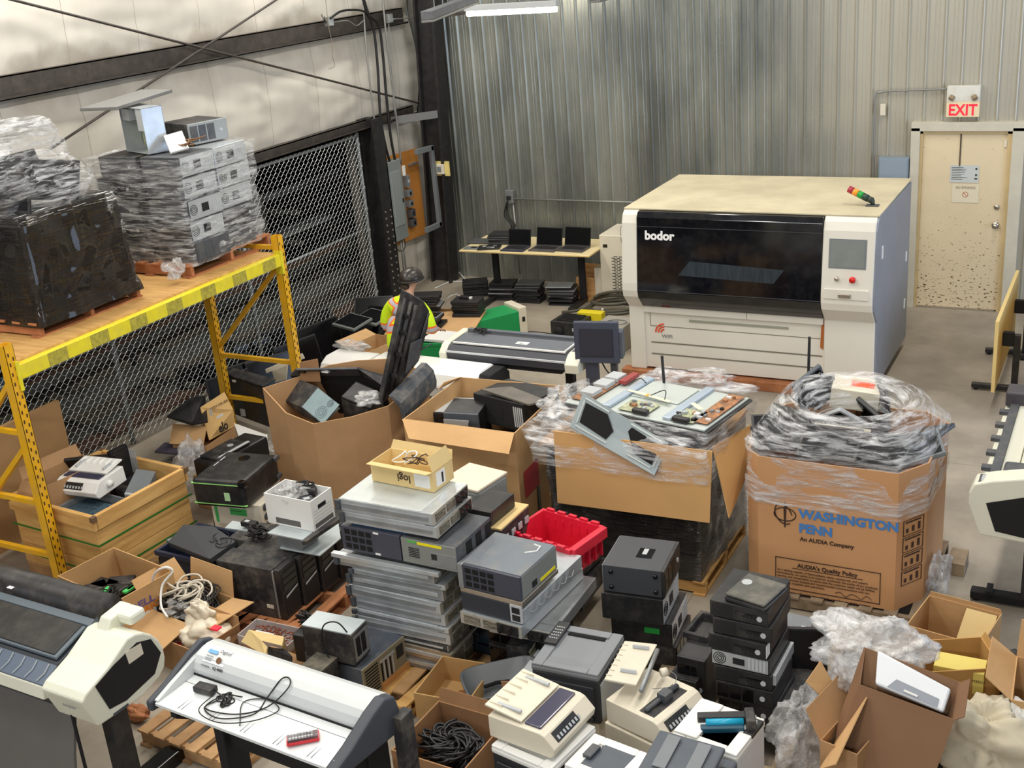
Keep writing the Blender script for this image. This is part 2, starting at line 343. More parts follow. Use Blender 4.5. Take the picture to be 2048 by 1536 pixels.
MB().box(-8.77,-8.755,yb-.08,yb-.05,(a.z+b_.z)/2-.03,(a.z+b_.z)/2+.02).build('latch',BLK,t,.003)
for i,(u,v,su,sv,lb) in enumerate([(622,1060,.055,.16,'uppermost grey switch box right of the breaker panel'),(632,1130,.1,.1,'grey switch box with knobs, second down beside the breaker panel'),(640,1190,.09,.09,'grey switch box, third down beside the breaker panel'),(650,1247,.1,.11,'dark switch box, fourth down beside the breaker panel'),(657,1302,.1,.11,'lowest switch box beside the breaker panel')]):
    p=on(u,v,-8.862); t=thing('switch_box',lb,'electrical box',p,group='switch boxes beside the breaker panel')
    MB().cbox((0,0,0),(.08,su*1.2,sv)).build('box_body',GRY if i < 3 else DGR,t,.006); MB().cbox((.045,0,0),(.015,.03,.04)).build('toggle',BLK_G if i else LGR,t,.003)
p=on(608,998,-8.76); tag(MB().cbox(p,(.02,.05,.13)).build('warning_card',WHT2),'small white card with red dot at the top of the breaker panel','card')
for du,lb in ((592,'left of the two short conduits leaving the breaker panel bottom'),(606,'right of the two short conduits leaving the breaker panel bottom')):
    a=on(du-6,1395,-8.84); c=on(du+12,1640,-8.9); line('conduit',[a,(a.x,a.y,.3)],.012,GALV,lb,'conduit',sp=False)
line('loose_cable',zz2([(540,1400),(552,1440),(590,1470),(615,1445),(612,1395)],-8.75),.006,CBL,'black wire looping below the breaker panel','cable')
p=on(660,958,-8.882); tag(MB().cbox(p,(.04,.2,.025)).build('metal_bracket',GALV),'small bent metal bracket on the plywood board','bracket')
# grey C-shaped channel frame
mb=MB(); g=[on(676,888,-8.64),on(758,866,-8.64),on(808,1312,-8.64),on(735,1345,-8.64)]
for a,b_ in zip(g[:-1],g[1:]):
    d=(b_-a).normalized(); s_=Vector((1,0,0)).cross(d)*.035
    mb.plate([a-s_-d*.03,b_-s_+d*.03,b_+s_+d*.03,a+s_-d*.03],.05)
tag(mb.build('channel_frame',mat('frame_bluegrey',rgb(126,132,136),.5,metal=.3),None,.004),'grey open three-sided metal frame beside the corner column','frame')
# thermostat box on yellow board
p=PY(879,337,13.95); t=thing('thermostat','beige thermostat on a small yellow board on the corner column','thermostat',p)
MB().cbox((.03,0,0),(.26,.02,.2)).build('backing_board',mat('yellow_board',rgb(226,208,130),.6),t); MB().cbox((0,-.035,0),(.19,.05,.14)).build('case',CREAM,t,.008)
MB().cbox((-.05,-.062,.02),(.05,.004,.03)).build('display',BLK_G,t); MB().cbox((.03,-.062,0),(.06,.004,.07)).cbox((-.05,-.062,-.03),(.04,.004,.02)).build('keypad',GRY,t)
# lights hanging near the back wall
TUBE=mat('tube_lit',(1,.93,.8,1),.5,emit=14)
def fixture(a,b_,lb,lit):
    a,b_=Vector(a),Vector(b_); d=b_-a; t=thing('tube_light_fixture',lb,'ceiling light',(a+b_)/2,math.atan2(d.y,d.x),'ceiling tube lights'); l=d.length/2
    MB().box(-l,l,-.05,.05,.03,.1).build('housing',LGR if lit else DGR,t,.005)
    if lit:
        MB().cyl((-l+.02,0,0),(l-.02,0,0),.035,10).build('tube',TUBE,t,smooth=True)
    else: MB().box(-l,l,-.05,.05,.01,.03).build('lens',mat('lens_grey',rgb(104,104,100),.4),t,.004)
    MB().cyl((-l*.7,0,.1),(-l*.7,0,1.8),.004,5).cyl((l*.7,0,.1),(l*.7,0,1.8),.004,5).build('hanger_wires',GALV,t)
    return t
fixture((-7.55,13.25,3.69),(-6.3,13.25,3.71),'lit tube light glowing against the corrugated wall',True)
fixture(P(855,48,3.95),P(948,10,3.95),'unlit tube light seen end-on beside the corner column',False)
fixture(P(1190,8,3.95),P(1245,-8,3.95),'unlit tube light at the top edge right of the lit one',False)
# beam running along the top of the back wall
tag(MB().plate([PY(860,33,14.0),PY(1130,-8,14.0),PY(1130,-2,14.0),PY(860,40,14.0)],.02).build('angle_strut',STL),'dark angle strut along the top of the corrugated wall','strut')
# ---------------------------------------------------------------- exit door
DM=mat('door_paint',rgb(226,208,172),.55,var=.07,vs=2,bump=.04)
nt=DM.node_tree; N=nt.nodes; L=nt.links; b=N['Principled BSDF']; src=b.inputs['Base Color'].links[0].from_socket
tc=N.new('ShaderNodeTexCoord'); mp=N.new('ShaderNodeMapping'); mp.inputs['Scale'].default_value=(26,1,70); mp.inputs['Rotation'].default_value=(0,.35,0); L.new(tc.outputs['Object'],mp.inputs[0])
nz=N.new('ShaderNodeTexNoise'); nz.inputs['Scale'].default_value=1; nz.inputs['Detail'].default_value=2; L.new(mp.outputs[0],nz.inputs[0])
sx=N.new('ShaderNodeSeparateXYZ'); L.new(tc.outputs['Object'],sx.inputs[0])
r2=N.new('ShaderNodeMapRange'); r2.inputs[1].default_value=.2; r2.inputs[2].default_value=1.35; r2.inputs[3].default_value=.62; r2.inputs[4].default_value=.74; L.new(sx.outputs['Z'],r2.inputs[0])
gt=N.new('ShaderNodeMath'); gt.operation='GREATER_THAN'; L.new(nz.outputs[0],gt.inputs[0]); L.new(r2.outputs[0],gt.inputs[1])
mx=N.new('ShaderNodeMix'); mx.data_type='RGBA'; mx.inputs[7].default_value=rgb(98,76,50); L.new(gt.outputs[0],mx.inputs[0]); L.new(src,mx.inputs[6]); L.new(mx.outputs[2],b.inputs['Base Color'])
FR=mat('door_frame_paint',rgb(206,200,182),.5,var=.08,dust=.1)
FRD=mat('door_jamb_stained',rgb(208,184,136),.6,var=.15)
YF=BW-.03
mb=MB(); mb.box(-2.39,-2.29,YF-.09,BW+.05,0,2.14); mb.box(-1.31,-1.18,YF-.09,BW+.05,0,2.14); mb.box(-2.39,-1.18,YF-.09,BW+.05,2.10,2.2)
d=struct('door_1',MB().box(-2.26,-1.36,YF-.03,YF+.01,.01,2.07),DM,.003)
mb.build('door_frame',FR,d,.004)
MB().box(-2.29,-2.26,YF-.06,YF+.02,0,2.1).box(-1.36,-1.31,YF-.06,YF+.02,0,2.1).box(-2.29,-1.31,YF-.06,YF+.02,2.07,2.1).build('door_stop',FRD,d)
for z,r_,nm in ((1.03,.036,'door_knob'),(1.24,.026,'deadbolt')):
    m_=MB().cyl((-1.43,YF-.035,z),(-1.43,YF-.045,z),r_*1.15,18)
    if nm =='door_knob': m_.cyl((-1.43,YF-.04,z),(-1.43,YF-.08,z),.014,12).cyl((-1.43,YF-.075,z),(-1.43,YF-.1,z),.024,16,r2=.03)
    m_.build(nm,NICK,d,smooth=True)
MB().box(-1.395,-1.365,YF-.045,YF-.03,1.92,2.0).build('hinge_plate',CREAM,d)
MB().cbox((-1.85,YF-.036,.012),(.92,.03,.02)).build('threshold',NICK,d)
tag(MB().box(-1.86,-1.845,YF-.04,YF-.03,1.7,2.07).build('door_chain',mat('rust_dark',rgb(84,72,56),.8)),'dark chain stain hanging down the top of the beige door','chain')
def sheetsign(x0,x1,z0,z1,lb,name,lines,col):
    t=thing(name,lb,'sign',((x0+x1)/2,YF-.034,(z0+z1)/2)); w_=(x1-x0)/2; h=(z1-z0)/2
    MB().box(-w_,w_,-.002,.001,-h,h).build('sheet',mat('paper_'+name,col,.6),t)
    return t
t=sheetsign(-1.95,-1.64,1.51,1.71,'grey printed notice sheet on the upper part of the beige door','notice_sheet',6,rgb(196,200,196))
INK=mat('ink_grey',rgb(110,118,128),.8); mb=MB()
for i in range(8):
    for s in range(2): mb.box(-.14,-.14+random.uniform(.10,.19),-.0035,-.002,.075-i*.019-.004,.075-i*.019+.001)
mb.build('printed_lines',INK,t); MB().cyl((.125,-.002,.06),(.125,-.004,.06),.012,12).cyl((.125,-.002,-.01),(.125,-.004,-.01),.012,12).box(.11,.14,-.004,-.002,-.06,-.045).build('printed_icons',mat('ink_dark',rgb(50,54,56),.8),t)
t=sheetsign(-1.92,-1.63,1.28,1.49,'faded no smoking notice below the grey sheet on the beige door','no_smoking_sign',2,rgb(222,212,184))
text('NO SMOKING',.042,mat('ink_brown',rgb(130,112,90),.8),t,(0,-.003,.055),(PI/2,0,0),align='CENTER',sx=.8)
ring=MB().tube([(.03*math.cos(a*PI/9),-.003,-.01+.03*math.sin(a*PI/9)) for a in range(18)],.003,4,closed=True).tube([(-.02,-.003,.01),(.02,-.003,-.03)],.003,4); ring.build('prohibition_ring',mat('ring_red',rgb(190,90,70),.7),t)
# exit sign
t=thing('exit_sign','white EXIT sign with red letters above the beige door','sign',(-1.845,BW-.07,2.43))
MB().box(-.175,.175,-.05,.05,-.17,.0).build('sign_face',mat('exit_panel',rgb(232,214,176),.5),t,.004)
MB().box(-.175,.175,-.05,.05,.0,.17).build('emergency_housing',mat('exit_house',rgb(218,218,208),.5,dust=.3),t,.004)
RED=mat('exit_red',rgb(232,36,60),.5,emit=.35); text('EXIT',.172,RED,t,(0,-.052,-.148),(PI/2,0,0),'exit_lettering',.001,0,.004,'CENTER',sx=.86)
for s in (-1,1): MB().cyl((s*.11,-.05,.06),(s*.13,-.075,.03),.03,10).build('lamp_head',mat('rust_lamp',rgb(146,128,100),.6),t)
line('conduit',[(-2.02,BW-.05,2.56),(-2.55,BW-.05,2.55),(-2.76,BW-.05,2.53),(-2.81,BW-.05,2.42),(-2.80,BW-.05,1.2)],.012,GALV,'grey conduit running from the EXIT sign and down the wall','conduit')
p=(-2.72,BW-.06,2.34); tag(MB().cbox(p,(.06,.04,.13)).build('light_switch',CREAM,None,.006),'small cream switch box beside the conduit near the EXIT sign','switch')
t=thing('wall_cabinet','flat blue-grey wall box behind the laser machine by the door','electrical box',(-2.57,BW-.08,1.62)); MB().box(-.17,.17,-.06,.06,-.2,.18).build('box_body',mat('bluegrey',rgb(132,146,158),.5),t,.005); MB().box(-.155,.155,-.066,-.058,-.185,.165).build('cover',mat('bluegrey2',rgb(142,156,168),.5),t,.003)
t=thing('wall_thermostat','white thermostat with grey display left of the door frame','thermostat',(-2.50,BW-.05,1.33)); MB().box(-.04,.04,-.02,.02,-.06,.06).build('case',WHT,t,.006); MB().box(-.028,.028,-.024,-.019,.01,.04).build('display',GRY,t)
tag(MB().box(-2.54,-2.43,BW-.1,BW-.03,0,1.2).build('door_side_trunking',mat('trunk_grey',rgb(146,154,156),.5)),'grey vertical trunking just left of the door frame','trunking')
# conduit and outlet left of the machine
line('conduit',[(-7.62,BW-.06,1.17),(-4.8,BW-.06,1.17)],.014,GALV,'horizontal grey conduit above the laptop table','conduit',sp=False)
line('conduit',[(-7.64,BW-.06,1.1),(-7.62,BW-.06,.1)],.014,GALV,'vertical grey conduit dropping behind the laptop table','conduit',sp=False)
t=thing('power_outlet','grey wall outlet with black plugs above the laptop table','outlet',(-7.68,BW-.06,1.2)); MB().box(-.06,.06,-.03,.03,-.09,.09).build('outlet_body',ZINC_D,t,.005); MB().box(-.03,.03,-.06,-.03,-.03,.02).build('plug',BLK,t,.005)
mb=MB()
for s in range(3): mb.tube(spline([(-7.7,BW-.1,1.17),(-7.76+.03*s,BW-.12,.95),(-7.66+.03*s,BW-.12,.8),(-7.74-.02*s,BW-.12,.62),(-7.68,BW-.11,.52),(-7.60,BW-.11,.62)]),.008,5)
tag(mb.build('plug_cables',CBL,smooth=True),'black cords hanging from the wall outlet to the laptop table','cable',kind=None)
# ================================================================ chain-link fence and what lies beyond
FX=-8.87
t=thing('chain_link_fence','galvanised chain-link fence running along the left side below the white wall','fence',(0,0,0))
mb=MB(); wy=.090; wz=.088; y0,y1=4.6,12.55; top=2.36
R=.0025
nst=int((y1-y0)/wy)
for i in range(nst):
    for s in (0,1):
        pts=[]; z=.02; k=0
        while z < top:
            yo=(wy/2 if (k+s) % 2 else 0)+s*wy/2
            pts.append((FX+(.003 if s else -.003),y0+i*wy+yo*(1 if s ==0 else 1),z)); z +=wz/2; k +=1
            # a short upright twist where two wires hook together gives the long hexagonal cells
            pts.append((pts[-1][0],pts[-1][1],min(top,z-wz*.36)))
        mb.tube(pts,R,3,cap=False)
mb.build('wire_mesh',mat('chain_wire',rgb(186,190,188),.45,metal=.4),t)
RAILM=mat('fence_rail',rgb(150,156,158),.4,metal=.5,var=.1)
MB().cyl((FX-.03,y0,2.33),(FX-.03,12.56,2.33),.021,10).build('top_rail',RAILM,t,smooth=True)
MB().cyl((FX-.05,y0,1.13),(FX-.05,10.5,1.13),.021,10).build('middle_rail',RAILM,t,smooth=True)
MB().cyl((FX-.05,10.5,1.13),(FX-.05,12.56,1.13),.018,10).build('middle_rail',RAILM,t,smooth=True)
for y in (6.15,7.98,10.12,12.56):
    MB().cyl((FX-.05,y,0),(FX-.05,y,2.36),.028,12).build('fence_post',RAILM,t,smooth=True)
    MB().cyl((FX-.05,y,2.36),(FX-.05,y,2.39),.032,12,r2=.012).build('post_cap',RAILM,t,smooth=True)
mb=MB()
for i in range(8): mb.cyl((FX-.05,12.56,.25+i*.28),(FX-.05,12.56,.28+i*.28),.034,10)
mb.box(FX-.012,FX+.008,12.49,12.5,.05,2.3); mb.build('tension_clips',ZINC,t)
# long steel stock in the dark bay
beam_g=mat('stock_beam_grey',rgb(104,106,100),.55,metal=.2,var=.2)
beam_r=mat('stock_plank_brown',rgb(88,64,50),.8,var=.3)
grn=mat('green_panel',rgb(10,80,56),.6)
def stock(name,x,y0,y1,z0,z1,w_,m,lb,cat='beam',tilt=0):
    o=MB().box(x-w_/2,x+w_/2,y0,y1,z0,z1).build(name,m); tag(o,lb,cat); return o
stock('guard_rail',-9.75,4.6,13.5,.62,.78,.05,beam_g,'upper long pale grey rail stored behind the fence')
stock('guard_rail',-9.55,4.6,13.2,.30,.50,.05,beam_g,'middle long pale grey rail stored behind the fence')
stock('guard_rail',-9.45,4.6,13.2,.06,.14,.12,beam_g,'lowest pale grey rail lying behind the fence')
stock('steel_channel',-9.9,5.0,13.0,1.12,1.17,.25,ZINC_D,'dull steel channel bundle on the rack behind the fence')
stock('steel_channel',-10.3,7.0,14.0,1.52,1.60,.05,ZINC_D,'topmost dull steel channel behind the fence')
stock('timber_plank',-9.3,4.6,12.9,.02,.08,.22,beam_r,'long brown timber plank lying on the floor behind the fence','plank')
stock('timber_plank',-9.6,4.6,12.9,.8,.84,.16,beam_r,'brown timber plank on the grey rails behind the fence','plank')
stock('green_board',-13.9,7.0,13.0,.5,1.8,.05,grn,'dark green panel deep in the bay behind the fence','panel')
for k in range(7):
    o=MB().cyl((-9.5-.03*k,5.2+.1*k,.92+.012*(k % 3)),(-9.5-.03*k,9.9-.2*k,.92+.012*(k % 3)),.008,5).build('thin_rod',mat('rod_blue',rgb(112,140,146),.4,metal=.5)); tag(o,'thin bluish rod in the bundle on the rails behind the fence','rod','thin rods on the rails behind the fence')
for i,y in enumerate((5.6,6.8,8.0,9.3,10.6,11.9)):
    t=thing('storage_trestle',['nearest','second nearest','third','fourth','second farthest','farthest'][i]+' grey trestle support carrying steel stock behind the fence','trestle',(-10.1,y,0),group='trestles behind the fence')
    MB().box(-.04,.04,-.03,.03,0,1.7).build('upright',beam_g,t); MB().plate([(.1,-.02,.1),(.9,-.02,.1),(.95,-.02,.16),(.1,-.02,.16)],.04).build('foot',beam_g,t)
    for z in (.5,1.1,1.5): MB().box(0,.6,-.03,.03,z-.05,z).build('arm',beam_g,t)
    MB().plate([(.05,.03,.16),(.5,.03,.45),(.5,.03,.5),(.05,.03,.21)],.02).build('knee_brace',beam_g,t)
# ================================================================ yellow pallet rack
def post(par,x,y,zt,name='upright'):
    o=MB()
    # U-section, perforated face towards the aisle
    o.box(x-.04,x-.037,y-.038,y+.038,0,zt); o.box(x-.04,x+.04,y-.04,y-.036,0,zt); o.box(x-.04,x+.04,y+.036,y+.04,0,zt); o.box(x+.037,x+.04,y-.04,y-.0,0,zt); o.box(x+.037,x+.04,y-.0,y+.04,0,zt)
    p_=o.build(name,YEL,par); h=MB(); z=.1; k=0
    while z < zt-.05:
        yy_=y-.018 if k % 2 else y+.018; h.box(x+.0395,x+.0415,yy_-.006,yy_+.006,z-.014,z+.014); z +=.0375; k +=1
    h.build('slot_holes',mat('slot_dark',rgb(70,46,14),.8),p_); MB().box(x-.06,x+.06,y-.06,y+.06,0,.008).build('foot_plate',YEL,p_)
    return p_
def bar(par,a,b_,w_,name,m=YEL):
    a,b_=Vector(a),Vector(b_); d=(b_-a).normalized(); u=Vector((0,1,0)); v=d.cross(u).normalized()
    mb=MB(); q=[a+u*w_/2+v*w_/2,a-u*w_/2+v*w_/2,a-u*w_/2-v*w_/2,a+u*w_/2-v*w_/2]; r_=[p+(b_-a) for p in q]
    mb.add(q+r_,[(3,2,1,0),(4,5,6,7),(0,1,5,4),(1,2,6,5),(2,3,7,6),(3,0,4,7)]); return mb.build(name,m,par)
RXF,RXB=-7.22,-8.2; RA,RB_=5.47,8.67; RT=2.09
t=thing('pallet_rack','yellow steel pallet rack holding two wrapped pallet loads','rack')
for y in (RA,RB_):
    post(t,RXF,y,RT); post(t,RXB,y,RT)
    bar(t,(RXF,y,.34),(RXB,y,.34),.04,'frame_brace'); bar(t,(RXF,y,.80),(RXB,y,.80),.04,'frame_brace'); bar(t,(RXF,y,1.97),(RXB,y,1.97),.04,'frame_brace'); bar(t,(RXB,y,.86),(RXF,y,1.82),.04,'frame_brace'); bar(t,(RXF,y,1.38),(RXB,y,1.38),.035,'frame_brace') if y ==RA else None
    if y ==RA: bar(t,(RXB,y,.40),(RXF,y,1.30),.04,'frame_brace')
for x,s in ((RXF,1),(RXB,-1)):
    bm_=MB().box(x-.025,x+.045,RA+.04,RB_-.04,1.80,1.915).build('load_beam',YELB,t,.006)
    n_=14
    for i in range(n_):
        if i % 2: yy_=RA+.1+(RB_-RA-.2)*i/n_; MB().box(x+.0455 if s > 0 else x-.03,x+.0465 if s > 0 else x-.029,yy_,yy_+.19,1.805,1.91).build('grimy_tape',mat('tape_grimy',rgb(190,178,66),.7,var=.4,vs=30),bm_)
    for y in (RA+.03,RB_-.03): MB().box(x-.03,x+.055,y-.015,y+.015,1.72,1.95).build('beam_connector',YELB,bm_,.003)
MB().box(RXB+.03,RXF-.02,RA+.05,RB_-.05,1.915,1.935).build('deck_board',WOOD,t)
# lower beam of the next bay, at the left edge of the picture
t=thing('pallet_rack','yellow beam of the neighbouring rack bay at the left edge, near the floor','rack')
MB().box(RXB-.03,RXB+.05,3.6,RA-.05,.42,.56).build('load_beam',YELB,t,.006)
# ================================================================ laser cutting machine
MW=mat('machine_white',rgb(226,222,210),.38,var=.04,vs=1.5)
MTOP=mat('machine_dusty_top',rgb(206,196,166),.75,col2=rgb(186,176,148),vs=2.5)
MSIDE=mat('machine_side_grey',rgb(136,142,154),.45,var=.1,vs=3)
GLS=mat('machine_dark_glass',rgb(10,12,18),.09,spec=.7,dust=.05)
x0,x1=-4.69,-2.13; yf,yb=10.98,12.78; T=1.845
LC=thing('laser_cutting_machine','large white laser cutting machine with dark front window','machine',((x0+x1)/2,yf,0))
hw=(x1-x0)/2
def prof(s=0):  # side outline (y,z)
    return [(.16+s,.1),(.16+s,.80-s),(.12+s,.84-s),(.02+s,.95),(0+s,1.02),(0+s,1.10),(.07+s,1.72),(.10+s,1.80-s),(.16+s,T-s)]
P0=prof(); back=[(1.8,T),(1.8,.1)]
MB().prism(P0+back,-hw,-hw+.17,'x').build('left_cheek',MW,LC,.012)
MB().prism(P0+back,hw-.50,hw-.012,'x').build('control_column',MW,LC,.012)
MB().prism([(.18,.12)]+[(y+.015,z) for y,z in P0[1:]]+[(1.79,T-.02),(1.79,.12)],hw-.012,hw+.004,'x').build('side_panel',MSIDE,LC)
MB().box(-hw+.0,hw,.15,1.82,T-.004,T+.012).build('top_cover',MTOP,LC,.004)
gl=[(.17,T-.005),(.10,T-.01),(.06,T-.06),(.055,T-.14),(.0,1.02),(.02,.94),(.13,.82),(.20,.82)]
MB().prism(gl,-hw+.172,hw-.502,'x').build('dark_window',GLS,LC,.004)
MB().prism([(.050,T-.148),(.046,T-.148),(.046,T-.153),(.05,T-.153)],-hw+.175,hw-.505,'x').prism([(-.004,1.035),(.01,1.035),(.01,1.03),(-.004,1.03)],-hw+.175,hw-.505,'x').build('window_edge_lines',mat('window_line',rgb(66,70,78),.3),LC)
def gy(z): return .0+(z-1.02)/(T-.14-1.02)*.055
def onglass(x,z,e=.003): return (x,gy(z)-e,z)
pw=[(-.66,1.21),(.32,1.18),(.42,1.32),(-.54,1.36)]
MB().plate([onglass(x,z,.002) for x,z in pw],.002).build('inspection_window',mat('inspection_glass',rgb(52,62,70),.25,var=.4,vs=12,stretch=(3,1,.3)),LC)
LOGOW=mat('logo_white',rgb(240,240,240),.5)
text('bodor',.125,LOGOW,LC,(-hw+.26,gy(1.58)-.004,1.565),(math.radians(85.5),0,0),'machine_logo',.001,0,.005)
text('D',.05,LOGOW,LC,(9,9,-9),(0,0,0)) if False else None
cy=lambda z: (z-1.10)/(1.72-1.10)*.07
ang=math.atan2(.07,.62)
MB().plate([(hw-.42,cy(1.38)-.004,1.38),(hw-.10,cy(1.38)-.004,1.38),(hw-.10,cy(1.63)-.004,1.63),(hw-.42,cy(1.63)-.004,1.63)],.004).build('touch_screen',mat('touch_screen_grey',rgb(128,134,130),.3,var=.12,vs=8),LC)
MB().plate([(hw-.435,cy(1.365)-.002,1.365),(hw-.085,cy(1.365)-.002,1.365),(hw-.085,cy(1.645)-.002,1.645),(hw-.435,cy(1.645)-.002,1.645)],.003).build('screen_bezel',GRY,LC)
MB().cyl((hw-.35,cy(1.27)+.01,1.27),(hw-.35,cy(1.27)-.03,1.27),.02,14).build('key_switch',NICK,LC,smooth=True)
MB().cyl((hw-.20,cy(1.27)+.01,1.27),(hw-.20,cy(1.27)-.02,1.27),.016,14).cyl((hw-.20,cy(1.27)-.02,1.27),(hw-.20,cy(1.27)-.04,1.27),.03,16).build('emergency_stop',mat('stop_red',rgb(214,40,30),.4),LC,smooth=True)
MB().box(hw-.47,hw-.05,-.012,.01,1.07,1.17).build('keyboard_drawer',MW,LC,.004)
MB().box(hw-.33,hw-.21,-.03,.0,1.09,1.13).build('drawer_handle',NICK,LC,.006)
lo=MB().box(-hw+.165,hw-.495,.19,.5,.12,.84); lo.build('lower_front',MW,LC,.004)
MB().box(-hw+.17,0.0,.15,.2,.745,.82).build('ledge_strip',MW,LC,.004); MB().box(0.005,hw-.51,.15,.2,.745,.82).build('ledge_strip',MW,LC,.004)
GAP=mat('panel_gap',rgb(120,116,104),.7)
MB().box(-hw+.23,hw-.54,.186,.192,.585,.591).box(-hw+.225,-hw+.23,.186,.192,.585,.745).build('drawer_outline',GAP,LC)
MB().box(-.62,.42,.175,.195,.665,.685).build('drawer_pull',mat('pull_grey',rgb(150,152,138),.5),LC,.004)
for z in (.40,.27): MB().box(-hw+.23,hw-.52,.184,.195,z,z+.012).build('louver_line',GAP,LC)
mb=MB();
for r_ in (.035,.065,.095): mb.tube([(-hw+.38-r_*math.cos(a),.186,.52+r_*math.sin(a)) for a in [i*PI/20 for i in range(0,11)]],.009,5)
mb.build('wifi_arcs',mat('wifi_orange',rgb(220,90,50),.5),LC); text('WIFI',.06,GRY,LC,(-hw+.35,.185,.46),(PI/2,0,0),'wifi_lettering')
MB().plate([(hw-.54,.183,.50),(hw-.51,.183,.48),(hw-.50,.183,.80),(hw-.53,.183,.72)],.004).build('rust_mark',mat('rust_brown',rgb(170,96,40),.8),LC)
for z,h in ((1.4,.12),(1.02,.1),(.5,.1)): MB().box(hw+.003,hw+.012,.3 if z > 1.2 else 1.6,.34 if z > 1.2 else 1.64,z,z+h).build('side_latch',WHT,LC)
MB().box(-hw+.1,hw-.03,.3,1.6,.1,.13).build('base_plate',DGR,LC)
# signal beacon lying over on the top
t=thing('signal_beacon','toppled red amber green signal light on the machine top','signal light',P(1745,412,T+.012),0)
tip=P(1712,388,T+.13)-P(1745,412,T+.03)
def lerp(a,b_,t_): return Vector(a)*(1-t_)+Vector(b_)*t_
o_,e_=Vector((0,0,.05)),Vector((-.24,.05,.15))
MB().cbox((0,0,.006),(.12,.08,.012)).build('base_plate',DGR,t,.003); MB().cyl((0,0,.01),(0,0,.06),.02,10).cyl((0,.0,.05),(-.05,.01,.07),.03,12).build('swivel_joint',mat('dark_green_joint',rgb(40,52,44),.4),t,smooth=True)
for i,(c,nm) in enumerate(((rgb(36,60,46),'socket'),(rgb(24,150,60),'green_lens'),(rgb(240,150,40),'amber_lens'),(rgb(160,40,60),'red_lens'))):
    MB().cyl(lerp(o_,e_,.2+i*.2),lerp(o_,e_,.39+i*.2),.034,16).build(nm,mat('beacon_'+nm,c,.3),t,smooth=True)
# timber skid under the machine
for yy_,lb in ((11.08,'front'),(12.6,'rear')):
    o=MB().box(-4.78,-2.2,yy_,yy_+.14,0,.1).build('timber_skid',WOODR,None,.006); tag(o,f'{lb} reddish timber skid carrying the laser machine','timber')
    MB().box(-4.0,-3.85,yy_-.002,yy_,.02,.08).build('chipped_patch',WOODX,o)
# ================================================================ laptops
GREYB=mat('laptop_grey',rgb(96,98,100),.45,metal=.3,var=.1)
SILV=mat('laptop_silver',rgb(172,176,180),.35,metal=.5,var=.05)
BLKL=mat('laptop_black',rgb(28,28,31),.5,var=.25,dust=.06)
def laptop_closed(name,lb,loc,rz,m,w_=.345,d=.245,h=.03,group=None,tilt=(0,0)):
    t=thing(name,lb,'laptop',loc,0,group,rot=(tilt[0],tilt[1],rz))
    MB().box(-w_/2,w_/2,-d/2,d/2,0,h*.58).build('base',BLKL,t,.006); MB().box(-w_/2,w_/2,-d/2,d/2,h*.62,h).build('lid',m,t,.005)
    MB().cyl((-w_*.3,d/2-.008,h*.6),(w_*.3,d/2-.008,h*.6),h*.28,8).build('hinge',BLK_M,t)
    return t
ORD=['bottom','second from the bottom','third from the bottom','fourth from the bottom','fifth from the bottom','sixth from the bottom','seventh from the bottom','eighth from the bottom','ninth from the bottom','tenth from the bottom','eleventh from the bottom','twelfth from the bottom']
CN={'laptop_black': 'black','laptop_grey': 'dark grey','laptop_silver': 'silver'}
def laptop_stack(pos,n,rz,mats,place,h=.03,jit=.018,group=None,w_=.345,d=.245,last=None):
    z=pos[2]; random.seed(int(pos[0]*-997))
    for i in range(n):
        m=mats[i % len(mats)] if not last or i < n-1 else last
        o_=ORD[i] if i < n-1 else 'topmost'
        laptop_closed('closed_laptop',f'{CN[m.name]} closed laptop, {o_} in {place}'.replace(' from the bottom',' up'),(pos[0]+random.uniform(-jit,jit),pos[1]+random.uniform(-jit,jit),z),rz+random.uniform(-.09,.09),m,w_,d,h,group or 'closed laptops in '+place)
        z +=h+.001
    return z
laptop_stack((-7.93,13.5,0),6,.5,[BLKL],'the leftmost floor stack under the table',.033)
laptop_stack((-7.47,13.45,0),7,.12,[BLKL,BLKL,SILV,BLKL,SILV,BLKL,BLKL],'the second floor stack under the table',.032)
laptop_stack((-7.05,13.42,0),8,.1,[BLKL,BLKL,BLKL,BLKL,BLKL,GREYB,GREYB],'the third floor stack under the table',.031,last=GREYB)
laptop_stack((-6.57,13.42,0),9,.15,[BLKL,GREYB,BLKL,SILV,BLKL,GREYB,SILV,BLKL],'the rightmost floor stack under the table',.027,last=SILV,jit=.03)
# table
TT=mat('table_laminate',rgb(232,214,166),.45,var=.05,vs=2)
TE=mat('table_edge',rgb(224,196,130),.6)
loc,rz,w_,d,h=fit((918,500),(1178,511),(1200,478),.75)
tb=thing('work_table','light wood table holding open laptops at the corrugated wall','table',loc,rz)
MB().box(-w_/2,w_/2,-d/2,d/2,.722,.75).build('tabletop',[TT],tb,.01)
MB().box(-w_/2-.002,w_/2+.002,-d/2-.002,d/2+.002,.726,.742).build('edge_band',TE,tb)
for s,lx in ((-1,-w_/2+.32),(1,w_/2-.28)):
    MB().box(lx-.04,lx+.04,-.03,.03,.05,.72).build('leg',BLK_M,tb,.004); f=MB().box(lx-.035,lx+.035,-d/2-.05,d/2-.05,.015,.06).build('foot_bar',BLK,tb,.006); MB().box(lx-.03,lx+.03,-d/2+.1,d/2-.1,.69,.722).build('top_bracket',BLK_M,tb)
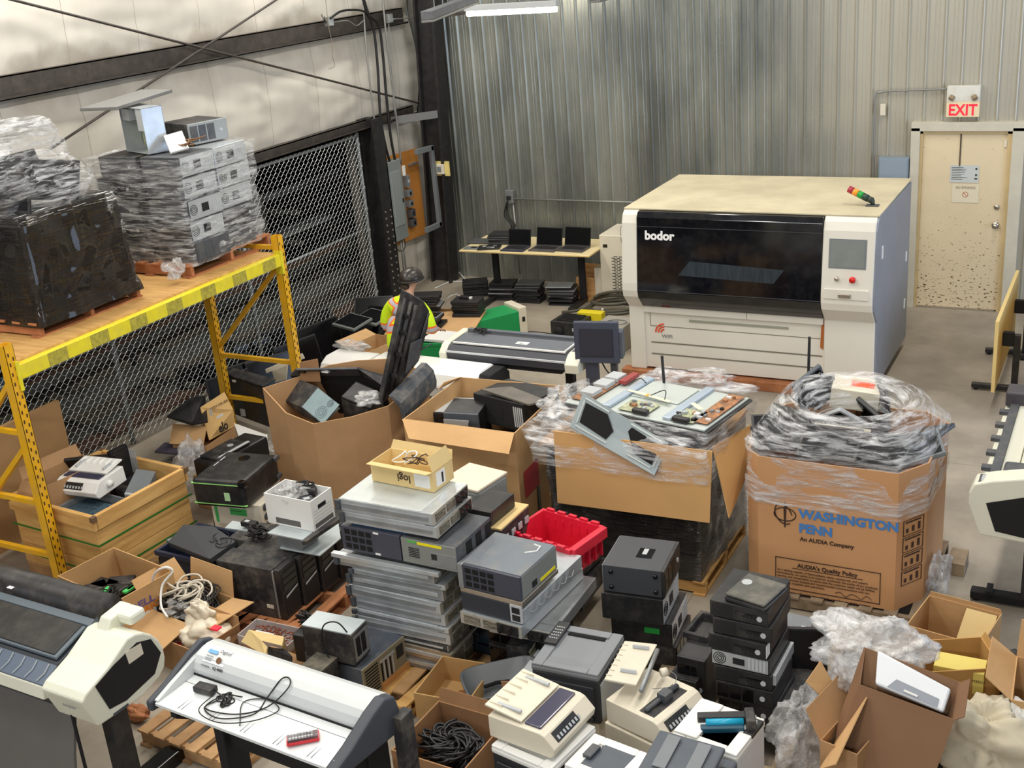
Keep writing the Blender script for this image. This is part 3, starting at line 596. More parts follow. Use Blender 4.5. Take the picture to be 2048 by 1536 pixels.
def laptop_open(lb,A,Bp,C,z,sh,mb_,lean=.22):
    loc,rz,w_,d,h=fit(A,Bp,C,z,z); t=thing('open_laptop',lb,'laptop',loc,rz,'open laptops on the table')
    w_=min(w_,.37); d=min(max(d,.2),.25)
    b_=MB().box(-w_/2,w_/2,-d/2,d/2,0,.018).build('base',mb_,t,.004); MB().box(-w_/2+.03,w_/2-.03,-d/2+.08,d/2-.03,.0185,.0195).build('keyboard',BLK_M,b_); MB().box(-.05,.05,-d/2+.015,-d/2+.07,.0185,.019).build('touchpad',DGR,b_)
    y=d/2; c,s=math.cos(lean),math.sin(lean)
    q=lambda x,v,o=0: (x,y+v*s-o*c,.018+v*c+o*s)
    MB().plate([q(-w_/2,0),q(w_/2,0),q(w_/2,sh),q(-w_/2,sh)],-.008).build('screen_lid',BLK,t); MB().plate([q(-w_/2+.01,.015,.001),q(w_/2-.01,.015,.001),q(w_/2-.01,sh-.01,.001),q(-w_/2+.01,sh-.01,.001)],.001).build('display',mat('screen_off',rgb(12,14,15),.15),t)
laptop_open('small navy open laptop, leftmost of the three on the table',(998,504),(1043,506),(1051,493),.75,.215,mat('navy_base',rgb(58,58,74),.5))
laptop_open('open grey laptop, middle of the three on the table',(1050,505),(1104,508),(1113,492),.75,.235,mat('brown_grey_base',rgb(88,82,80),.5))
laptop_open('open dark grey laptop, rightmost of the three on the table',(1107,506),(1159,509),(1172,492),.75,.24,mat('dark_base',rgb(70,68,68),.5))
laptop_stack((P(1007,485,.75).x,P(1007,485,.75).y,.75),5,.1,[GREYB],'the pile at the back of the table',.026,.008,last=BLKL)
p=P(966,484,.75); laptop_closed('closed_laptop','single flat grey laptop at the back left of the table',p,.1,GREYB,h=.02)
p=P(946,497,.75); t=thing('hard_drive','silver open drive lying at the left end of the table','drive',p,.1); MB().box(-.12,.12,-.07,.07,0,.012).build('tray',ZINC_D,t,.003); MB().box(-.02,.05,-.03,.03,.012,.02).build('chip',BLK,t)
p=P(979,496,.75); t=thing('laptop_bottom','opened laptop base showing black inner parts on the table','laptop base',p,.35); MB().box(-.15,.15,-.11,.11,0,.018).build('shell',BLK,t,.004)
for i,(a,c) in enumerate(((-.07,.03),(.0,-.04),(.07,.04),(.05,-.05))): MB().cbox((a,c,.02),(.05,.04,.006)).build('inner_component',[LGR,ZINC_D,GRY,LGR][i],t)
# chiller cabinet behind the machine, with blue hose coil
loc,rz=Vector((-5.62,13.78,0)),0
t=thing('chiller_cabinet','white vented chiller cabinet left of the laser machine','cabinet',loc)
MB().box(-.42,.3,-.3,.3,.03,.92).build('body',CREAM,t,.01); MB().box(-.56,-.425,-.2,.3,.03,.45).build('side_step',CREAM,t,.008)
mb=MB()
for j in range(26):
    for i in range(7): mb.box(-.26+i*.07+(j % 2)*.03,-.26+i*.07+(j % 2)*.03+.052,-.302,-.299,.14+j*.02,.14+j*.02+.009)
mb.build('vent_slots',HOLE,t); MB().box(-.37,-.31,-.304,-.3,.76,.80).build('display',BLK_G,t); t2=t
t=thing('hose_coil','blue hose coil lying on the white chiller cabinet','hose',loc+Vector((-.02,-.0,.92)))
BL=mat('hose_blue',rgb(36,66,170),.4); mb=MB(); pts=[]
for i in range(120):
    a=i*.33; r_=.11+.02*math.sin(a*.37); pts.append((r_*math.cos(a)*1.1,r_*math.sin(a),.03+.0011*i+.02*math.sin(a*.7)))
mb.tube(spline(pts,2),.012,6); mb.build('coil',BL,t,smooth=True); mb=MB().tube(spline([(-.08,-.1,.08),(-.12,-.22,.1),(-.1,-.3,-.02),(-.06,-.33,-.12)]),.005,5).tube(spline([(-.02,-.1,.08),(-.03,-.24,.08),(-.02,-.31,-.04),(.02,-.33,-.16)]),.005,5).build('wire_tails',ZINC_D,t)
# plywood off-cuts, big rubber hose coil, bottle, boxes by the machine
for (a,b_,c,dd,lb) in (((1150,600),(1200,604),(1200,575),.3,'grained plywood off-cut standing left of the hose coil'),((1165,580),(1236,588),(1236,565),.36,'grained plywood off-cut leaning behind the hose coil')):
    p,q=P(*a,0.0),P(*b_,0.0); tag(MB().plate([p,q,q+Vector((0,.08,dd)),p+Vector((0,.08,dd))],-.018).build('plywood_offcut',mat('plywood_grain',rgb(214,168,108),.6,col2=rgb(176,122,64),vs=4,stretch=(1,1,5)),None,.002),lb,'board')
HB=mat('hose_rubber',rgb(82,78,64),.5,var=.3)
t=thing('rubber_hose','thick dark rubber hose coiled on the floor left of the machine','hose',(-5.62,13.0,0)); pts=[]
for i in range(150):
    a=i*.19; r_=.42-.0008*i; pts.append((r_*math.cos(a),r_*.82*math.sin(a),.09+.03*math.sin(a*.31)+.0011*i+.02*math.cos(a)))
MB().tube(pts,.022,7).build('coil',HB,t,smooth=True); MB().tube(spline([(-.42,0,.1),(-.55,-.1,.08),(-.72,-.1,.05)]),.02,7).build('hose_end',HB,t,smooth=True)
MB().tube(spline([(.3,.3,.18),(.55,.1,.26),(.75,.35,.3)]),.024,7).build('hose_end',BLK_M,t,smooth=True)
p=P(1181,628,.12); t=thing('water_bottle','clear plastic water bottle standing inside the hose coil','bottle',(-5.66,12.62,.0))
CLR=mat('clear_plastic',rgb(225,228,228),.15); CLR.node_tree.nodes['Principled BSDF'].inputs['Transmission Weight'].default_value=.7
MB().tube([(0,0,0),(0,0,.01),(0,0,.16),(0,0,.2),(0,0,.215)],[.03,.035,.035,.015,.013],14).build('bottle_body',CLR,t,smooth=True); MB().cyl((0,0,.215),(0,0,.235),.015,12).build('cap',WHT,t); MB().cyl((0,0,.07),(0,0,.13),.0355,14).build('label',LGR,t)
def simple(name,lb,cat,A,Bp,C,z1,z0,m,bev=.01,group=None):
    loc,rz,w_,d,h=fit(A,Bp,C,z1,z0); t=thing(name,lb,cat,loc,rz,group); MB().box(-w_/2,w_/2,-d/2,d/2,0,h).build('body',m,t,bev); return t,w_,d,h
t,w_,d,h=simple('equipment_case','black rectangular power unit on the floor beside the machine','power supply',(1100,642),(1158,648),(1180,630),.22,0,BLK)
MB().cyl((-w_*.2,-d/2,.1),(-w_*.2,-d/2-.02,.1),.06,16).build('round_vent',BLK_M,t,smooth=True); MB().cbox((w_*.3,-d/2-.005,.14),(.03,.012,.04)).build('switch',LGR,t);
mb=MB()
for i in range(6): mb.box(-w_/2+.06,w_/2-.06,-d/2+.05+i*d*.13,-d/2+.07+i*d*.13,h,h+.012)
mb.build('top_ribs',BLK_M,t)
line('loose_cable',[(-6.7,11.98,.01),(-6.45,12.15,.03),(-6.15,12.1,.05),(-5.95,11.95,.08)],.006,BLK_M,'black cable trailing from the power unit on the floor','cable')
t,w_,d,h=simple('storage_bin','pale grey dusty bin beside the left side of the machine','bin',(1182,655),(1241,660),(1245,632),.3,0,mat('grey_dusty_bin',rgb(168,162,152),.6,var=.15))
MB().tube([(w_*.1+.12*math.cos(a*PI/10),.08*math.sin(a*PI/10),h+.006) for a in range(20)],.006,4,closed=True).build('moulded_ring',GRY,t)
tag(MB().box(-.16,.16,-.06,.06,0,.12).build('yellow_case',mat('yellow_plastic',rgb(232,210,30),.5),None,.01),'bright yellow item squeezed between power unit and grey bin','case'); bpy.data.objects['yellow_case'].location=(-5.72,12.42,.14)
# ================================================================ point of sale terminal on its stand
NAVY=mat('terminal_navy',rgb(66,72,88),.5,var=.08)
a,b_=PY(1152,722,9.4),PY(1240,735,9.48); c=PY(1152,645,9.4)
t=thing('point_of_sale_terminal','dark navy touch terminal on a stand in front of the machine','terminal',(a+b_)/2-Vector((0,0,(a.z+b_.z)/2)),math.atan2(b_.y-a.y,b_.x-a.x)); w_=(b_-a).length/2; z0,z1=.80,1.20
MB().box(-w_,w_,-.02,.03,z0,z1).build('screen_housing',NAVY,t,.006); MB().box(-w_+.05,w_-.05,-.024,-.018,z0+.06,z1-.06).build('screen_bezel',mat('navy_dark',rgb(46,50,62),.4),t,.002)
MB().box(-w_+.06,w_-.06,-.027,-.02,z0+.075,z1-.075).build('display',mat('navy_screen',rgb(50,54,66),.3),t)
MB().box(w_-.02,w_+.03,.0,.12,z0+.04,z1-.1).build('card_reader',SLATE,t,.006); MB().box(-w_+.08,-w_+.2,.03,.1,.04,z0+.1).build('stand_post',NAVY,t,.006); MB().box(-w_,w_-.1,-.06,.22,0,.04).build('stand_base',NAVY,t,.008)
MB().box(w_-.1,w_-.04,.04,.1,.0,z0).build('cable_post',DGR,t); MB().tube(spline([(w_-.2,.05,z0+.02),(w_-.1,-.02,z0-.1),(w_+.02,.0,z0-.18)]),.008,6).build('cable',CBL,t)
# ================================================================ wide format scanner
HPW=mat('printer_offwhite',rgb(226,226,208),.42,var=.04)
SG=mat('scanner_grey',rgb(104,108,116),.45,var=.08)
SGD=mat('scanner_dark',rgb(58,60,68),.5)
loc,rz,w_,d,h=fit((882,690),(1155,716),(1180,679),.86,.72)
t=thing('wide_format_scanner','wide grey scanner with white ends on a stand behind the boxes','scanner',Vector((loc.x,loc.y,0)),rz)
pr=[(-d/2,.72),(-d/2-.01,.80),(-d/2+.05,.845),(-d/2+.10,.86),(d*.22,.865),(d*.27,.84),(d*.33,.84),(d*.38,.87),(d/2,.86),(d/2+.02,.80),(d/2,.72)]
MB().prism(pr,-w_/2+.05,w_/2-.12,'x').build('body',SGD,t,.004)
MB().box(-w_/2+.09,w_/2-.18,-d/2+.10,d*.20,.862,.880).build('scan_lid',SG,t,.006)
MB().prism([(d*.37,.868),(d*.37,.885),(d*.5,.88),(d*.5+.02,.83)],-w_/2+.05,w_/2-.12,'x').build('rear_guide',SG,t)
MB().box(-w_/2+.09,w_/2-.16,-d/2+.075,-d/2+.095,.86,.878).box(w_/2-.18,w_/2-.165,-d/2+.08,d*.2,.862,.882).build('lid_trim',WHT,t,.003)
MB().box(-w_/2+.05,w_/2-.12,-d/2-.014,-d/2+.0,.795,.812).build('front_stripe',mat('stripe_silver',rgb(200,204,208),.4),t)
e=[(-d/2-.02,.70),(-d/2-.03,.79),(-d/2+.05,.855),(-d/2+.1,.87),(d*.45,.88),(d/2+.03,.82),(d/2+.02,.70)]
MB().prism(e,-w_/2-.02,-w_/2+.06,'x').build('end_cap',HPW,t,.008); MB().prism(e,w_/2-.13,w_/2+.01,'x').build('end_cap',HPW,t,.008)
MB().box(w_/2-.11,w_/2-.02,-d/2+.12,-d/2+.2,.872,.878).build('button_panel',SG,t); MB().box(-.0,.13,-d*.18,-d*.18+.07,.8805,.8815).build('logo_plate',WHT,t); text('hp',.05,SG,t,(.03,-d*.18+.015,.882),(0,0,0),'logo_lettering',.0003,.3)
MB().box(-w_/2+.1,w_/2-.2,-d/2+.05,d/2-.05,.66,.72).build('stand_rail',BLK_M,t)
for s in (-1,1): MB().box(s*w_*.36-.04,s*w_*.36+.04,-.04,.04,.05,.68).build('stand_leg',BLK_M,t,.005); MB().box(s*w_*.36-.04,s*w_*.36+.04,-.28,.28,0,.05).build('stand_foot',BLK_M,t,.005)
mb=MB(); random.seed(3)
pts=[(-w_*.33+random.uniform(-.09,.09),d*.2+random.uniform(-.07,.08),.895+random.uniform(0,.03)) for i in range(16)]
tag(MB().tube(spline(pts,5),.007,5).build('cord_bundle',CBL,None,smooth=True),'black cord bundled on the left end of the grey scanner','cable'); bpy.data.objects['cord_bundle'].matrix_world=Matrix.Translation((loc.x,loc.y,0)) @ Matrix.Rotation(rz,4,'Z')
# two white plotter covers in front of the worker
def plotter_cover(lb,A,Bp,C,z,endcap):
    loc,rz,w_,d,h=fit(A,Bp,C,z,0); t=thing('plotter_printer',lb,'large printer',loc,rz,'white plotters behind the cardboard boxes'); d=max(d,.45)
    pr=[(-d/2,z-.28),(-d/2-.02,z-.16),(-d/2+.04,z-.05),(-d/2+.14,z),(d/2-.1,z),(d/2,z-.08),(d/2,z-.28)]
    MB().prism(pr,-w_/2,w_/2-(.06 if endcap else 0),'x').build('cover',WHT,t,.02); MB().box(-w_/2+.1,w_/2-.1,-d/2-.022,-d/2-.018,z-.17,z-.165).build('seam_line',GRY,t)
    if endcap: MB().prism([(-d/2+.03,z-.28),(-d/2-.0,z-.15),(-d/2+.1,z-.02),(d/2-.08,z-.02),(d/2,z-.1),(d/2,z-.28)],w_/2-.07,w_/2+.06,'x').build('end_cap',BLK_M,t,.01)
    MB().box(-w_/2+.05,w_/2-.05,-d/2+.1,d/2-.05,z-.36,z-.28).build('chassis',DGR,t)
    for s in (-1,1): MB().box(s*w_*.35-.04,s*w_*.35+.04,-.05,.05,0,z-.35).build('stand_leg',BLK_M,t)
plotter_cover('white rounded plotter with black end, right one behind the cardboard boxes',(735,722),(964,750),(985,722),.74,True)
plotter_cover('white plotter cover at left behind the tall brown box',(640,716),(724,726),(760,702),.74,False)
# ================================================================ green bins with laptops on cardboard
GRN=mat('tote_green',rgb(18,150,80),.5,var=.1)
def open_tote(name,lb,A,Bp,C,z1,m,t_=.012,cat='tote',z0=0,fill=None):
    loc,rz,w_,d,h=fit(A,Bp,C,z1,z0); t=thing(name,lb,cat,loc,rz); a=w_/2; b=d/2; s=.9
    def ring(z,k,e=0): return [(-a*k+e,-b*k+e,z),(a*k-e,-b*k+e,z),(a*k-e,b*k-e,z),(-a*k+e,b*k-e,z)]
    V_=ring(0,s)+ring(h,1)+ring(h,1,t_)+ring(.02,s,t_)
    fs=[(3,2,1,0)]+[(i,(i+1) % 4,4+(i+1) % 4,4+i) for i in range(4)]+[(4+i,4+(i+1) % 4,8+(i+1) % 4,8+i) for i in range(4)]+[(8+i,8+(i+1) % 4,12+(i+1) % 4,12+i) for i in range(4)]+[(12,13,14,15)]
    MB().add(V_,fs).build('tub',m,t,.003)
    MB().box(-a-.015,a+.015,-b-.015,-b+.002,h-.04,h).box(-a-.015,a+.015,b-.002,b+.015,h-.04,h).box(-a-.015,-a+.002,-b,b,h-.04,h).box(a-.002,a+.015,-b,b,h-.04,h).build('rim',m,t,.003)
    return t,w_,d,h
def tote_at(name,lb,x,y,rz,w_,d,h,m,cat='tote'):
    t=thing(name,lb,cat,(x,y,0),rz); MB().box(-w_/2,w_/2,-d/2,d/2,0,.01).box(-w_/2,w_/2,-d/2,-d/2+.012,.01,h).box(-w_/2,w_/2,d/2-.012,d/2,.01,h).box(-w_/2,-w_/2+.012,-d/2,d/2,.01,h).box(w_/2-.012,w_/2,-d/2,d/2,.01,h).build('tub',m,t); MB().box(-w_/2-.012,w_/2+.012,-d/2-.012,-d/2,h-.03,h).box(-w_/2-.012,w_/2+.012,d/2,d/2+.012,h-.03,h).box(-w_/2-.012,-w_/2,-d/2,d/2,h-.03,h).box(w_/2,w_/2+.012,-d/2,d/2,h-.03,h).build('rim',m,t); return t
g1=tote_at('green_tote','green tote behind the left end of the grey scanner, holding papers',-6.92,10.95,.25,.5,.45,.33,GRN)
tag(MB().box(-.2,.2,-.16,.16,0,.03).build('paper_stack',WHT2),'white papers lying on the near green tote','papers'); bpy.data.objects['paper_stack'].location=(-6.88,10.9,.335)
g2=thing('green_carton','green and white carton angled beside the laptop piles','box',(-6.82,11.78,0),1.0)
MB().box(-.42,.36,-.18,.18,0,.34).build('carton_body',GRN,g2,.004); MB().box(.36,.47,-.18,.18,0,.38).build('white_end',CREAM,g2,.01); MB().box(.4,.44,-.183,-.18,.2,.26).build('barcode',BLK,g2); text('HP',.06,WHT,g2,(.25,-.182,.22),(PI/2,0,0),'lettering') if False else None
tag(MB().box(-.55,.5,-.42,.4,0,.012).build('cardboard_sheet',CARD),'flat cardboard sheet under the laptops behind the worker','cardboard'); o=bpy.data.objects['cardboard_sheet']; o.location=(-7.22,11.35,.345); o.rotation_euler=(0,0,.3)
for x,y in ((-7.35,11.3),(-7.2,11.75)):
    t=tote_at('support_carton','brown carton under the cardboard sheet behind the worker, '+('nearer' if y < 11.5 else 'farther')+' one',x,y,.3,.6,.4,.34,CARD_D,'box')
laptop_stack((-7.02,11.72,.36),5,.2,[BLKL],'the pile on the green carton',.036,.025)
laptop_stack((-7.28,11.2,.36),4,.15,[BLKL,SILV,BLKL,BLKL],'the low pile by the worker',.03,.03)
laptop_stack((-7.55,11.65,.36),6,.35,[BLKL,BLKL,SILV,BLKL],'the pile directly behind the worker',.036,.035)
p=(-7.25,11.2,.484); t=thing('tablet','black tablet with grey frame on top of the low laptop pile','tablet',p,.15); MB().box(-.15,.15,-.11,.11,0,.01).build('frame',GRY,t,.004); MB().box(-.13,.13,-.09,.09,.0095,.011).build('display',BLK_G,t)
t=thing('power_adapter','black charger with white plug on the laptop pile by the green carton','charger',(-7.05,11.72,.546)); MB().box(-.06,.06,-.03,.03,0,.03).build('brick',BLK,t,.006); MB().box(.07,.1,-.02,.02,.0,.025).build('plug',WHT,t,.003); MB().tube(spline([(-.06,0,.02),(-.14,.05,.03),(-.2,-.05,.01),(-.28,.0,-.1)]),.005,5).build('cord',LGR,t)
line('loose_cable',[P(870,578,0)+Vector((0,0,.01)),P(900,565,0)+Vector((0,0,.01)),P(930,562,0)+Vector((0,0,.01)),P(910,545,0)+Vector((0,0,.06))],.009,WHT,'white cable curling on the floor near the corner','cable')
tag(MB().box(-.1,.12,-.06,.06,0,.06).build('wood_block',WOOD,None,.004),'small pale wood piece behind the green carton','wood block'); bpy.data.objects['wood_block'].location=(P(1003,648,0).x,P(1003,648,0).y,0)
# ================================================================ folded tables at the right edge
def flip_table(lb,x,y0,y1,off):
    t=thing('folding_table',lb,'table',(x,(y0+y1)/2,0),0,'folded tables at the right'); l=(y1-y0)/2
    MB().box(-.015,.015,-l,l,.16,.86).build('tabletop',TT,t,.004); MB().box(-.016,.016,-l-.002,l+.002,.158,.862).build('edge_band',TE,t)
    for y in (-l+.45,l-.25):
        MB().box(.02,.12,y-.03,y+.03,.48,.62).build('hinge_bracket',BLK_M,t,.006); MB().box(.12,.18,y-.03,y+.03,.05,.6).build('leg',BLK,t,.005); MB().box(-.24,.38,y-.03,y+.03,.02,.07).build('foot',BLK,t,.008)
        for fx in (-.2,.34): MB().cyl((fx,y,0),(fx,y,.02),.02,8).build('glide',BLK_M,t)
flip_table('folded table with vertical pale top, left one at the right edge',-1.06,11.25,13.0,0)
flip_table('folded table with vertical pale top, rightmost at the picture edge',-.72,11.15,12.9,0)
# ================================================================ the worker
def skin(name,verts,edges,rad,m,parent,sub=2,root=0,off=0):
    me=bpy.data.meshes.new(name); me.from_pydata(verts,edges,[]); me.materials.append(m)
    o=bpy.data.objects.new(name,me); COL.objects.link(o); o.parent=parent
    s=o.modifiers.new('skin','SKIN'); s.use_smooth_shade=True; s.branch_smoothing=.4
    for i,r_ in enumerate(rad):
        q=me.skin_vertices[0].data[i]; q.radius=(r_,r_) if not isinstance(r_,tuple) else r_; q.use_root=(i ==root)
    u=o.modifiers.new('sub','SUBSURF'); u.levels=sub; u.render_levels=sub
    return o
W=thing('person','person in hi-vis yellow shirt and dark helmet, seen from behind, head bowed','person',(-6.37,9.32,0),-.05)
SKINM=mat('skin',rgb(196,150,124),.6); SHIRT=mat('hivis_shirt',rgb(206,240,20),.75,var=.06,vs=8,bump=.5,bs=14,emit=0)
JEAN=mat('jeans_blue',rgb(48,66,96),.8,var=.3,vs=14)
# local frame: x right, y away from camera (the way the person faces), z up
W.scale=(.94,.94,.94)
vs=[(0,.0,.90),(0,.03,1.08),(0,.09,1.26),(0,.14,1.37),(0,.20,1.44),(0,.25,1.50),(0,.28,1.56),# 0-6 spine, neck, head
      (-.18,.12,1.30),(-.27,.10,1.08),(-.23,.32,.95),# 7-9 left arm
      (.18,.12,1.33),(.27,.12,1.10),(.20,.34,.98),# 10-12 right arm
      (-.10,.0,.86),(-.11,.03,.48),(-.11,-.03,.08),(-.11,.10,.03),
      (.10,.0,.86),(.11,.03,.48),(.11,-.03,.08),(.11,.10,.03)]
ed=[(0,1),(1,2),(2,3),(3,4),(4,5),(5,6),(3,7),(7,8),(8,9),(3,10),(10,11),(11,12),(0,13),(13,14),(14,15),(15,16),(0,17),(17,18),(18,19),(19,20)]
rad=[.12,.10,.09,.06,.05,.075,.08,.055,.045,.03,.055,.045,.03,.085,.06,.045,.035,.085,.06,.045,.035]
n0=len(vs)
for s,wi in ((-1,9),(1,12)):      # palm, four fingers, thumb
    w0=Vector(vs[wi]); pi_=len(vs); palm=w0+Vector((-s*.01,.07,-.03)); vs.append(tuple(palm)); rad.append((.032,.018)); ed.append((wi,pi_))
    for k in range(4):
        b0=palm+Vector((s*(.026-.018*k),.035,-.01)); l=(.075,.085,.08,.062)[k]; i0=len(vs)
        vs +=[tuple(b0),tuple(b0+Vector((0,l*.45,-.012))),tuple(b0+Vector((0,l*.7,-.04)))]; rad +=[.010,.009,.007]; ed +=[(pi_,i0),(i0,i0+1),(i0+1,i0+2)]
    i0=len(vs); b0=palm+Vector((-s*.035,.0,-.005)); vs +=[tuple(b0),tuple(b0+Vector((-s*.02,.035,-.02)))]; rad +=[.012,.009]; ed +=[(pi_,i0),(i0,i0+1)]
body=skin('body',vs,ed,rad,SKINM,W)
for s in (-1,1): MB().tube([(s*.082,.27,1.53),(s*.098,.265,1.545),(s*.098,.27,1.565),(s*.085,.28,1.57)],.010,6).build('ear',SKINM,body,smooth=True)
# face (towards the floor in front of the worker)
MB().tube([(0,.36,1.545),(0,.385,1.515),(0,.365,1.505)],[.008,.016,.008],6).build('nose',SKINM,body,smooth=True)
for s in (-1,1): MB().cyl((s*.03,.345,1.555),(s*.03,.362,1.552),.011,8).build('eye',mat('eye_dark',rgb(50,40,34),.3),body)
MB().tube([(-.025,.352,1.48),(0,.36,1.477),(.025,.352,1.48)],.005,5).build('mouth',mat('lip',rgb(160,96,84),.5),body)
# shirt: torso shell with sleeves, cut at the hem
sv=[(0,.0,.80),(0,.0,.93),(0,.03,1.06),(0,.07,1.19),(0,.12,1.30),(0,.16,1.385),
      (-.14,.12,1.29),(-.235,.12,1.19),(-.285,.10,1.05),(-.25,.24,.98),
      (.14,.12,1.31),(.235,.13,1.21),(.285,.12,1.08),(.23,.26,1.00)]
se=[(0,1),(1,2),(2,3),(3,4),(4,5),(4,6),(6,7),(7,8),(8,9),(4,10),(10,11),(11,12),(12,13)]
sr=[(.205,.15),(.20,.15),(.205,.155),(.215,.16),(.19,.15),(.085,.08),(.115,.105),(.095,.095),(.075,.075),(.06,.06),(.115,.105),(.095,.095),(.075,.075),(.06,.06)]
sh=skin('shirt',sv,se,sr,SHIRT,W)
# reflective bands, worked in the shirt cloth
nt=SHIRT.node_tree; N=nt.nodes; L=nt.links; b=N['Principled BSDF']; src=b.inputs['Base Color'].links[0].from_socket
tc=N.new('ShaderNodeTexCoord'); sx=N.new('ShaderNodeSeparateXYZ'); L.new(tc.outputs['Object'],sx.inputs[0])
def mth(op,a,b_=None,c=None):
    m_=N.new('ShaderNodeMath'); m_.operation=op
    for i,q in enumerate((a,b_,c)):
        if q is None: continue
        if isinstance(q,(int,float)): m_.inputs[i].default_value=q
        else: L.new(q,m_.inputs[i])
    return m_.outputs[0]
ax=mth('ABSOLUTE',sx.outputs['X']); zc=1.31
lo_=mth('SUBTRACT',mth('MULTIPLY',mth('SUBTRACT',zc,sx.outputs['Z']),.62),mth('MULTIPLY',ax,.85)); up=mth('SUBTRACT',mth('MULTIPLY',mth('SUBTRACT',sx.outputs['Z'],zc-.0),1.4),mth('MULTIPLY',ax,.6))
d1=mth('MINIMUM',mth('ABSOLUTE',lo_),mth('ABSOLUTE',up)); hz=mth('ABSOLUTE',mth('SUBTRACT',sx.outputs['Z'],mth('MULTIPLY_ADD',ax,-.25,1.11)))
hz2=mth('ADD',hz,mth('MULTIPLY',mth('GREATER_THAN',ax,.225),1.0))
hz3=mth('ADD',mth('ABSOLUTE',mth('SUBTRACT',sx.outputs['Z'],1.045)),mth('MULTIPLY',mth('LESS_THAN',ax,.215),1.0))
d_=mth('MINIMUM',mth('MINIMUM',d1,hz2),hz3)
for wd,col in ((.047,rgb(255,110,40)),(.027,rgb(186,182,192))):
    lt=mth('LESS_THAN',d_,wd); mx=N.new('ShaderNodeMix'); mx.data_type='RGBA'; mx.inputs[7].default_value=col; L.new(lt,mx.inputs[0]); L.new(src,mx.inputs[6]); src=mx.outputs[2]
L.new(src,b.inputs['Base Color'])
jv=[(0,.0,.90),(-.10,.0,.80),(-.11,.03,.48),(-.11,-.03,.11),(.10,.0,.80),(.11,.03,.48),(.11,-.03,.11)]
skin('jeans',jv,[(0,1),(1,2),(2,3),(0,4),(4,5),(5,6)],[(.15,.12),.10,.08,.07,.10,.08,.07],JEAN,W)
for s in (-1,1): MB().box(s*.11-.05,s*.11+.05,-.1,.2,0,.1).build('boot',BLK_M,W,.03)
# helmet
mb=MB(); vs=[]; fs=[]; nu,nv=24,10
hc=Vector((0,.27,1.555))
for j in range(nv+1):
    th=PI/2*j/nv*1.12
    for i in range(nu):
        a=2*PI*i/nu; vs.append((hc.x+.125*math.sin(th)*math.cos(a),hc.y+.145*math.sin(th)*math.sin(a),hc.z+.11*math.cos(th)))
for j in range(nv):
    for i in range(nu): fs.append((j*nu+i,(j+1)*nu+i,(j+1)*nu+(i+1) % nu,j*nu+(i+1) % nu))
mb.add(vs,fs); hm=mb.build('helmet_shell',mat('helmet_dark',rgb(44,38,34),.3),W,smooth=True)
MB().tube([(hc.x+.128*math.cos(a*PI/12),hc.y+.15*math.sin(a*PI/12),hc.z-.015) for a in range(24)],.010,6,closed=True).build('helmet_brim',mat('helmet_brim',rgb(30,28,28),.4),W,smooth=True)
MB().box(-.05,.05,hc.y-.138,hc.y-.118,hc.z-.05,hc.z-.02).build('helmet_strap',BLK_M,W,.004)
mb=MB(); mb.tube([(-.03,.155,1.5),(0,.15,1.485),(.03,.155,1.5)],.03,8); mb.build('hair',mat('hair_brown',rgb(60,44,34),.9),W,smooth=True)
# ================================================================ shared builders
def film_mat(name,fac0,fac1,tint=(.93,.95,.97,1),rough=.1,scale=(3,3,14),bs=9,base=.35):
    m=bpy.data.materials.new(name); m.use_nodes=True; nt=m.node_tree; N=nt.nodes; L=nt.links
    b=N['Principled BSDF']; b.inputs['Base Color'].default_value=tuple(c*(base if base !=.35 else 1.0) for c in tint[:3])+(1,); b.inputs['Coat Weight'].default_value=.3; b.inputs['Coat Roughness'].default_value=.08; b.inputs['Roughness'].default_value=rough; b.inputs['Specular IOR Level'].default_value=1.0
    tr=N.new('ShaderNodeBsdfTransparent'); mx=N.new('ShaderNodeMixShader'); out=N['Material Output']
    tc=N.new('ShaderNodeTexCoord'); mp=N.new('ShaderNodeMapping'); mp.inputs['Scale'].default_value=scale; L.new(tc.outputs['Object'],mp.inputs[0])
    nz=N.new('ShaderNodeTexNoise'); nz.inputs['Scale'].default_value=bs; nz.inputs['Detail'].default_value=5; nz.inputs['Roughness'].default_value=.65; nz.inputs['Distortion'].default_value=.6; L.new(mp.outputs[0],nz.inputs[0])
    r_=N.new('ShaderNodeMapRange'); r_.inputs[1].default_value=.42; r_.inputs[2].default_value=.68; r_.inputs[3].default_value=fac0; r_.inputs[4].default_value=fac1; L.new(nz.outputs[0],r_.inputs[0])
    bp=N.new('ShaderNodeBump'); bp.inputs['Strength'].default_value=.7; bp.inputs['Distance'].default_value=.06; L.new(nz.outputs[0],bp.inputs['Height']); L.new(bp.outputs[0],b.inputs['Normal'])
    L.new(r_.outputs[0],mx.inputs[0]); L.new(tr.outputs[0],mx.inputs[1]); L.new(b.outputs[0],mx.inputs[2]); L.new(mx.outputs[0],out.inputs[0])
    return m
FILMZ=film_mat('stretch_film_streaky',.05,.66,scale=(1.2,1.2,9),bs=4)
FILMD=film_mat('stretch_film_crumpled',.04,.7,scale=(1.3,1.3,9),bs=4)
BAGM=film_mat('plastic_bag_milky',.18,.75,tint=(.95,.95,.95,1),rough=.2,scale=(3,3,3),bs=3,base=.8)
BWRAP=mat('black_wrap',rgb(14,14,17),.13,bump=1.0,bs=4,spec=.7,stretch=(1.6,1.6,13),coat=.6)
BWRAP.node_tree.nodes['Bump'].inputs['Distance'].default_value=.25
def P3(l): return [P(*q[:2],q[2]) for q in l]
